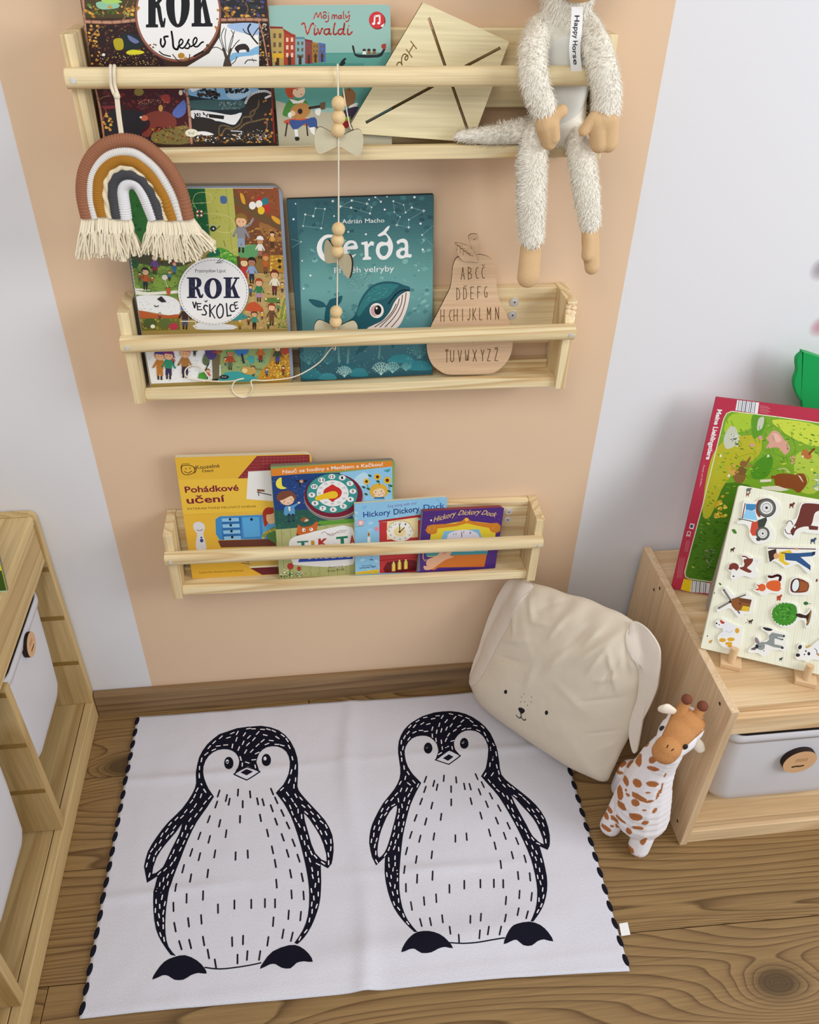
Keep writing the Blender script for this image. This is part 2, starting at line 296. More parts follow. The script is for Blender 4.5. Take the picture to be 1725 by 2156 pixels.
# all sheet artwork: R fill, P polygon, E ellipse, L/M strokes, H outline with holes, T text, S speckle, K small figure
ART = {
'forest':[('R','3d2a20',0,-160,2236,1593),('P','4c4126',0,[72,1991,729,2005,636,1394,15,1385]),('P','2c2b30',0,[1710,2025,2244,2037,2213,1418,1647,1409]),('S',['6d7a35','4f6a2c','8fae62','5c4a26','3c3420'],[114,1992,715,2005,623,1407,32,1398],170,11,37,.6,3),('S',['3d3a52','4a3f3a','544c80','2d3a38','75674d'],[1724,2026,2215,2036,2184,1430,1664,1422],120,11,37,.6,4),('P','8fc0a0',4,[188,1552,376,1568,456,1531,407,1493,219,1483]),('P','a8cf6a',4,[252,1591,422,1588,489,1557,300,1542]),('P','2c1a1c',0,[20,1334,628,1343,694,1200,893,937,912,855,4,847]),('S',['5a2a2a','4a2422','6a4630','7c6a34','3a2c20','6b3324'],[47,1321,626,1330,848,936,855,875,23,867],260,6,18,.7,5),('P','1f2a2c',3,[449,1223,608,1212,680,1108,464,1039,418,1118]),('P','6a74a0',3,[506,1211,627,1147,579,1120,512,1159]),('P','b2a226',4,[322,1156,426,1171,424,1065,333,1051]),('P','d8d22e',3,[454,1026,539,1053,669,1035,636,1008,486,997]),('E','ffffff',20,174,993,20.6,.2,-2.8,-16),('S',['d8b64a','f0d860','ffffff'],[106,1009,815,1016,841,882,68,874],60,3,7,1,6),('P','e9eef5',0,[1656,1351,2119,1357,2084,867,1153,858,1473,1024,1628,1212]),('P','9fb9dc',4,[1745,1346,2104,1357,2094,1232,1798,1281]),('P','7fb4dc',3,[1760,1027,1928,1042,2097,1112,2090,1017,1847,987,1704,918]),('P','ffffff',3,[1749,918,1953,988,2095,1010,2084,867,1744,863]),('P','4a4038',2,[1625,862,1664,972,1637,1079,1674,1080,1697,999,1742,1081,1763,1067,1721,972,1741,863]),('L','3c332c',9,3,[1664,1053,1623,1173,1617,1252]),('L','3c332c',9,3,[1687,1053,1686,1200,1710,1293]),('L','3c332c',9,3,[1708,1040,1759,1174,1812,1268]),('L','3c332c',9,3,[1731,1040,1815,1135,1864,1176]),('L','3c332c',9,3,[1670,1039,1578,1092,1509,1078]),('L','3c332c',9,3,[1714,1026,1792,1215,1769,1280]),('L','3c332c',9,3,[1667,1080,1642,1213,1689,1305]),('L','3c332c',9,3,[1716,890,1781,932,1817,987]),('L','352c26',20,3,[2087,1138,2018,1217,1979,1296,2014,1349]),('L','352c26',11,3,[2004,1231,1946,1256,1919,1296]),('L','352c26',11,3,[2033,1218,2099,1298,2147,1325]),('P','33262a',2,[1795,1081,1844,1122,1935,1134,1980,1083,1966,1043,1943,1049,1930,1069,1854,1062,1843,1028,1821,1041]),('L','222222',11,2,[1909,913,1951,954,2057,949]),('M','222222',6,[2006,975,2025,928]),('P','2b211f',0,[2127,1416,2243,1418,2243,868,2084,867]),('P','47161c',0,[55,636,1134,644,1130,238,1137,-34,30,-35]),('S',['5e2630','3a1c22','2c2428','7a2a2a','54303a'],[69,629,1125,637,1109,382,70,377],130,11,34,.6,7),('P','29262c',3,[252,378,565,337,606,193,500,105,636,-27,62,-28,103,306]),('P','7c3a30',4,[542,279,658,344,829,359,944,295,962,194,864,157,694,164,584,47,496,76,599,149,627,236]),('E','c0664a',20,564,272,46.1,.2,-5.1,-34.6),('E','ffffff',20,519,282,13.8,.1,-1.9,-12.9),('P','5b70b8',3,[926,338,1041,453,1106,482,1096,339,988,274]),('P','7a7040',3,[655,106,878,150,1100,180,1122,-27,652,-27]),('S',['6a3a20','8a6a2c','a9843a','5a4a20','8a2a24'],[599,149,1131,180,1123,-19,637,-20],90,9,23,.6,8),('E','c79a4e',20,787,391,27.6,.1,-5.5,-39.9),('P','9c3a30',3,[808,536,915,544,911,452,828,466]),('S',['e08a60','d87a50','f0c0a0'],[513,493,893,495,886,438,504,436],50,3,7,1,9),('E','e8d8b8',20,1064,573,24.4,.2,-3.9,-30.9),('E','8a7a3a',20,541,577,60.5,.4,-6.8,-44.7),('P','8a3040',0,[46,412,214,420,208,385,70,377]),('P','1d262e',0,[1163,630,2219,638,2221,-26,1154,-27]),('P','7fb2d8',3,[1169,623,2047,629,1916,543,1724,485,1190,539]),('P','e6edf4',0,[1170,626,1338,627,1210,581]),('P','a9cce6',3,[1655,570,1952,607,1884,529,1695,507]),('S',['2a2320','352c28'],[1291,617,1552,619,1538,484,1267,539],50,14,37,.6,10),('S',['262020'],[1630,629,1939,631,1920,586,1639,570],40,11,26,.6,11),('P','3b5a5c',3,[1183,482,1849,486,1793,385,1187,383]),('S',['8a9aa0','26404a','6a7a74'],[1537,470,1848,472,1793,385,1528,384],60,7,17,.6,12),('P','eef2f5',3,[1177,368,1446,348,1677,313,1821,342,1747,225,1682,196,1513,239,1188,267]),('P','2b2420',3,[1187,253,1269,289,1437,261,1540,196,1712,181,1832,299,1876,443,1946,529,2074,573,2212,531,2221,-26,1161,-27]),('L','f4f6f8',27,4,[1878,458,1923,529,2012,580,2138,599,2214,574]),('M','f4f6f8',25,[2140,519,2213,548]),('P','1e1a18',0,[1389,326,1590,305,1578,261,1392,283]),('S',['1e1a18'],[1197,340,1399,340,1393,290,1199,289],30,7,14,.7,13),('L','7a6444',19,4,[1498,92,1523,181,1617,181,1693,152,1793,211,1831,284,1943,299,1995,357]),('L','7a6444',19,4,[1527,63,1598,152,1722,122,1856,211,1985,241,2114,271]),('L','7a6444',19,4,[1939,255,1931,343,2029,401,2052,487]),('P','f0f0f4',3,[1193,107,1327,114,1433,78,1337,66,1212,70]),('L','b8c0cc',13,0,[1659,122,1801,115,1763,48,1670,78]),('S',['c89a4a','a8702c','d8d8d8','6a4a2a','40302a'],[1181,70,2229,94,2229,-23,1178,-24],150,7,21,.6,14),('S',['e8ecf0','c9ccd0'],[1739,137,2104,138,2096,19,1728,19],40,4,11,.4,15),('L','a5745c',28,3,[91,1980,15,1385,-11,847,25,377,8,-28]),('L','c0937a',10,3,[91,1980,15,1385,-11,847,25,377,8,-28]),('L','a5745c',37,3,[2,1349,339,1345,633,1375]),('L','c0937a',13,3,[2,1349,339,1345,633,1375]),('L','a5745c',36,3,[1653,1390,1958,1401,2227,1398]),('L','c0937a',12,3,[1653,1390,1958,1401,2227,1398]),('L','a5745c',37,3,[1133,637,1147,439,1130,-27]),('L','c0937a',13,3,[1133,637,1147,439,1130,-27]),('L','a5745c',18,3,[2109,1416,2161,1219,2204,868]),('L','c0937a',6,3,[2109,1416,2161,1219,2204,868]),('L','8f6a50',11,3,[30,1385,15,1537,22,1649]),('L','8f6a50',12,3,[458,1366,559,1457,632,1560]),('L','8f6a50',12,3,[489,1379,505,1482,563,1571]),('L','8f6a50',12,3,[1810,1405,1713,1475,1674,1526]),('L','8f6a50',12,3,[1899,1406,1996,1492,1974,1582]),('L','8f6a50',12,3,[-8,1060,67,1192,186,1298]),('L','8f6a50',12,3,[12,476,95,518,172,532]),('L','8f6a50',12,3,[23,234,93,335,85,377]),('L','8f6a50',13,3,[1997,-11,2119,123,2146,271]),('L','8f6a50',13,3,[1187,-12,1112,150,1074,223]),('S',['c79540','b07a30','d8a850','a86828'],[32,1321,176,1323,112,875,9,874],26,14,24,.75,16),('S',['c79540','b07a30','d8a850'],[29,1537,625,1509,607,1394,30,1385],22,16,27,.75,17),('S',['c79540','b07a30','d8a850'],[1674,1526,2192,1534,2198,1417,1662,1409],20,14,24,.75,18),('S',['c79540','b07a30','d8a850'],[40,334,184,335,129,2,21,2],14,18,28,.75,19),('S',['c79540','b07a30','a86030'],[2084,502,2225,503,2208,19,2064,19],14,18,28,.75,20),('S',['c79540','b8b0a8','6a5a4a'],[2126,1351,2239,1353,2229,895,2096,894],46,9,18,.75,21),('P','86281f',0,[2243,2024,2289,2025,2266,-23,2208,-23]),('E','7a4638',48,1145,1434,523.9,8,-65.4,-512.8),('E','a86f58',48,1145,1437,512.1,7.8,-64.1,-502.3),('E','6a3a2c',48,1145,1439,503.3,7.7,-63.4,-497),('E','f3f1ea',48,1146,1443,495.9,7.6,-62.7,-491.7),('P','17181c',0,[734,1296,882,1298,886,1329,858,1334,883,1510,896,1500,902,1380,915,1299,960,1299,980,1361,986,1401,969,1401,956,1360,947,1380,944,1511,931,1551,974,1591,997,1660,999,1739,973,1787,935,1796,808,1793,803,1764,831,1760,768,1332,739,1327]),('P','f3f1ea',0,[891,1570,912,1580,932,1659,935,1747,918,1757]),('E','17181c',28,1154,1550,142.6,2.3,-31.9,-249.5),('E','f3f1ea',20,1154,1551,40.7,.7,-27.3,-213.9),('P','17181c',0,[1290,1313,1431,1315,1435,1350,1410,1355,1426,1494,1445,1534,1460,1356,1435,1350,1431,1315,1547,1317,1550,1352,1531,1357,1494,1613,1555,1769,1585,1774,1589,1808,1500,1806,1497,1773,1526,1769,1434,1563,1457,1767,1482,1773,1486,1806,1348,1804,1344,1770,1373,1766,1325,1354,1294,1348]),('L','17181c',22,4,[899,1174,889,1124,911,1087,947,1138,940,1193,988,1204]),('L','17181c',25,4,[1039,1255,1042,1165,1041,1086,1081,1062,1108,1100]),('L','17181c',18,4,[1097,1097,1143,1119,1165,1154,1144,1175,1116,1140,1119,1089,1153,1076,1192,1106]),('L','17181c',18,4,[1195,1109,1242,1173,1221,1146,1243,1109,1221,1075,1183,1079]),('L','17181c',18,4,[1253,1094,1311,1126,1340,1174,1322,1195,1290,1155,1296,1102,1337,1097,1387,1138,1415,1149]),('L','2a2018',15,2,[862,1037,902,1004,989,985]),('L','2a2018',21,2,[1281,988,1353,1022,1400,1043]),('L','4a3020',12,2,[1021,1005,1073,938,1116,925]),('L','4a3020',12,2,[1231,1008,1215,940]),('E','b5842e',7,1124,993,44.9,.5,-4.4,-35),('E','b5842e',6,1173,967,18,.2,-2,-16.2),('S',['b5842e','a86a2c','8a4a2c'],[1584,1511,1651,1512,1612,1278,1575,1278],7,13,20,.8,22),('S',['b5842e','a86a2c'],[653,1509,682,1510,673,1446,644,1446],2,14,20,.8,23),('S',['8a4a2c','6a4a2a'],[756,1122,830,1123,822,1070,748,1069],4,11,17,.8,24),('E','5a4a2a',20,1463,1109,19.5,.2,-1.9,-17.4),('E','efe6cf',20,1145,96,84.6,.2,-5.8,-48.6),('T','4a3a20','Kroř',1106,77,1182,77,35,0,0)],
'canal':[('R','93b9b0',0,-160,1532,1582),('P','5a9a90',0,[-39,1059,1546,1052,1536,399,-57,426]),('P','b9b49c',0,[-9,516,466,380,1576,286,1571,-99,-39,-65]),('P','4a8a82',0,[-49,946,1182,932,1180,893,-53,907]),('M','4f938c',12,[668,1043,1546,1046]),('P','b59a58',0,[10,1337,174,1322,141,917,-28,919]),('P','6a5540',0,[38,1279,71,1279,66,1225,33,1226]),('P','6a5540',0,[108,1279,141,1278,136,1225,103,1225]),('P','6a5540',0,[29,1180,62,1180,57,1125,24,1126]),('P','6a5540',0,[99,1179,132,1179,128,1125,94,1125]),('P','6a5540',0,[20,1080,53,1079,49,1025,15,1025]),('P','6a5540',0,[90,1079,124,1079,119,1024,86,1024]),('P','4a2c22',0,[31,919,39,1006,66,1030,89,1006,82,918]),('P','a8432e',0,[171,1280,314,1265,288,921,141,923]),('P','e9c8b0',0,[196,1230,224,1230,221,1184,192,1184]),('P','e9c8b0',0,[256,1230,285,1230,281,1184,252,1184]),('P','e9c8b0',0,[189,1145,218,1145,214,1099,185,1099]),('P','e9c8b0',0,[249,1145,278,1144,275,1098,246,1098]),('P','e9c8b0',0,[182,1060,211,1059,207,1013,178,1013]),('P','e9c8b0',0,[243,1059,272,1059,268,1012,239,1012]),('P','4a2c22',0,[193,922,200,1010,223,1034,243,1009,236,922]),('P','7fa5ac',0,[311,1228,435,1213,415,927,288,928]),('P','6a5540',0,[333,1186,358,1186,355,1147,330,1147]),('P','6a5540',0,[385,1185,410,1185,407,1147,382,1147]),('P','6a5540',0,[327,1115,352,1114,349,1075,324,1076]),('P','6a5540',0,[380,1114,405,1114,402,1075,377,1075]),('P','6a5540',0,[322,1043,347,1042,344,1003,319,1004]),('P','6a5540',0,[375,1042,400,1042,397,1003,372,1003]),('P','4a2c22',0,[332,928,339,1015,359,1039,377,1015,370,927]),('P','8f3c40',0,[434,1197,529,1183,513,936,415,937]),('P','6a5540',0,[450,1161,469,1161,467,1127,448,1128]),('P','6a5540',0,[491,1161,510,1161,508,1127,488,1127]),('P','6a5540',0,[446,1099,465,1099,463,1065,444,1065]),('P','6a5540',0,[486,1099,506,1099,503,1065,484,1065]),('P','6a5540',0,[442,1037,461,1036,459,1002,439,1003]),('P','6a5540',0,[482,1036,502,1036,499,1002,480,1002]),('P','4a2c22',0,[449,937,455,1024,471,1049,484,1024,479,936]),('P','9a7432',0,[522,1179,606,1165,593,946,507,947]),('P','6a5540',0,[537,1147,554,1147,552,1117,535,1117]),('P','6a5540',0,[573,1147,590,1147,588,1116,571,1117]),('P','6a5540',0,[534,1091,551,1091,549,1061,532,1061]),('P','6a5540',0,[569,1091,586,1091,584,1061,567,1061]),('P','6a5540',0,[530,1036,547,1035,545,1005,528,1005]),('P','6a5540',0,[566,1035,583,1035,581,1005,564,1005]),('P','4a2c22',0,[537,946,543,1034,557,1058,568,1034,563,946]),('P','4f68ac',0,[604,1172,692,1157,680,952,591,953]),('P','6a5540',0,[620,1141,638,1141,636,1113,619,1113]),('P','6a5540',0,[657,1141,675,1141,674,1112,656,1113]),('P','6a5540',0,[617,1089,635,1089,633,1060,615,1061]),('P','6a5540',0,[654,1089,672,1088,671,1060,653,1060]),('P','6a5540',0,[614,1036,632,1036,630,1008,612,1008]),('P','6a5540',0,[651,1036,669,1036,668,1007,650,1007]),('P','4a2c22',0,[622,952,628,1040,642,1064,654,1040,649,952]),('P','d8ab30',0,[-16,1059,153,1057,148,1005,-20,1007]),('P','d2a83c',0,[-9,963,56,1032,50,962]),('P','8a2a2c',0,[4,1357,165,1349,163,1329,2,1334]),('P','9c3526',0,[164,1331,324,1245,307,1236,175,1280]),('P','54808c',0,[311,1236,424,1235,435,1215,310,1216]),('P','7a3038',0,[427,1215,524,1197,530,1179,433,1191]),('P','23262a',2,[1029,1130,1053,1130,1066,1065,1095,1035,1345,1027,1416,1070,1451,1122,1471,1114,1429,1035,1364,997,1104,1000,1050,1048]),('P','a03a30',3,[1412,1140,1468,1150,1459,1091,1417,1102]),('E','3a2f2c',20,1186,1081,21.9,-.2,-.6,-17.4),('P','e8e4d8',0,[1157,1034,1213,1034,1202,1069,1170,1069]),('E','3a2f2c',20,1246,1081,22,-.2,-.5,-17.5),('P','8a5c3c',0,[1217,1034,1273,1033,1262,1068,1230,1069]),('E','3a2f2c',20,1316,1080,22,-.2,-.5,-17.5),('P','8a5c3c',0,[1287,1033,1343,1033,1332,1068,1300,1068]),('P','1d2226',2,[860,911,886,962,934,998,949,979,926,961,937,935,900,907]),('L','cb4a44',12,3,[558,1434,594,1500,614,1450,648,1503,659,1437]),('L','cb4a44',12,3,[693,1473,676,1453,694,1436,719,1456,708,1476,689,1470]),('L','cb4a44',12,3,[682,1497,702,1510,721,1496]),('L','cb4a44',12,3,[747,1473,744,1419,723,1399,704,1406]),('L','cb4a44',12,3,[787,1432,797,1472,817,1472,819,1432,828,1466,848,1472,854,1435]),('L','cb4a44',12,3,[898,1469,875,1462,873,1435,901,1442,906,1472,908,1432]),('L','cb4a44',12,3,[939,1512,933,1452,943,1431]),('L','cb4a44',12,3,[961,1475,971,1441,1000,1468]),('L','cb4a44',12,3,[1016,1474,1002,1421,981,1401,962,1408]),('L','cb4a44',12,3,[993,1495,1009,1511]),('E','cb4a44',20,748,1496,7.8,-0,-.4,-6.7),('L','cb4a44',17,3,[403,1374,439,1384,466,1266,515,1357,544,1387,554,1373]),('L','cb4a44',18,3,[563,1329,556,1268,575,1261,592,1282]),('L','cb4a44',18,3,[602,1326,622,1264,653,1322,665,1325]),('L','cb4a44',18,3,[742,1321,695,1315,681,1277,712,1260,745,1291,750,1324,747,1263,771,1270]),('L','cb4a44',18,3,[824,1385,805,1324,799,1273,822,1259,842,1273]),('L','cb4a44',18,3,[919,1320,875,1313,858,1279,884,1259,921,1293,945,1384,924,1272,948,1262]),('L','cb4a44',18,3,[986,1323,979,1268,1003,1258,1039,1288]),('E','cb4a44',20,573,1356,9.7,-.1,-.5,-8.4),('E','cb4a44',20,999,1353,9.8,-.1,-.4,-8.5),('E','7a1c22',20,1366,1406,102.4,-.7,-2.3,-94.8),('E','c8343a',20,1357,1415,100.4,-.7,-2.3,-93),('P','f3eee8',0,[1402,1350,1456,1380,1432,1333]),('L','ffffff',20,0,[1324,1378,1332,1456,1395,1465,1393,1388]),('E','ffffff',20,1314,1375,19.7,-.1,-.4,-13.6),('E','ffffff',20,1381,1381,19.7,-.1,-.3,-13.6),('P','c2562c',3,[139,656,265,676,280,603,214,531,156,569]),('E','eac8a8',20,311,621,84.3,-1.2,-5.9,-79.6),('P','b84a26',0,[144,663,374,663,242,640,211,550,166,568]),('E','2a1c18',20,292,636,8,-.1,-.5,-7.2),('M','8a4a3a',6,[328,581,358,580]),('P','4a8a3a',3,[182,514,394,510,408,418,339,308,116,321,83,368]),('P','f2efe4',0,[177,532,292,503,391,529,351,478,229,472]),('E','c8553a',20,305,252,220.6,-4,-3.3,-45),('M','3a2a22',18,[130,237,93,86,385,232,391,84,500,267,533,135]),('P','3a5490',3,[163,273,336,270,502,305,520,192,432,174,375,232,278,177,205,160]),('E','b98448',20,314,382,134.1,36.7,26,-92.1),('E','2a1f18',20,311,379,32.5,-.5,-2.4,-33.3),('M','3a2a1e',31,[438,417,633,442]),('P','6a5238',0,[578,474,652,488,643,399,581,393]),('P','f2efe4',3,[512,394,586,406,565,326,515,342]),('E','eec8a8',20,210,356,36.5,-.6,-2.6,-33.4),('E','f2efe4',20,174,338,28.4,-.5,-2.6,-33.4),('P','f4f1e8',0,[216,163,263,162,264,64,223,64]),('P','22201e',2,[219,68,272,67,274,29,226,22]),('P','f4f1e8',0,[416,178,491,188,488,78,439,117]),('P','8a6038',4,[885,594,969,648,1048,592,1044,500,980,427,899,447]),('P','6a4428',0,[957,611,969,657,992,611]),('P','f0ede0',3,[960,427,1074,472,1066,426,999,380]),('P','3a2c48',3,[896,382,1083,425,1038,333,952,240,891,279]),('P','8fb03a',0,[892,298,975,306,973,249,890,251]),('P','9c2a2c',3,[859,242,973,249,928,165,866,185])],
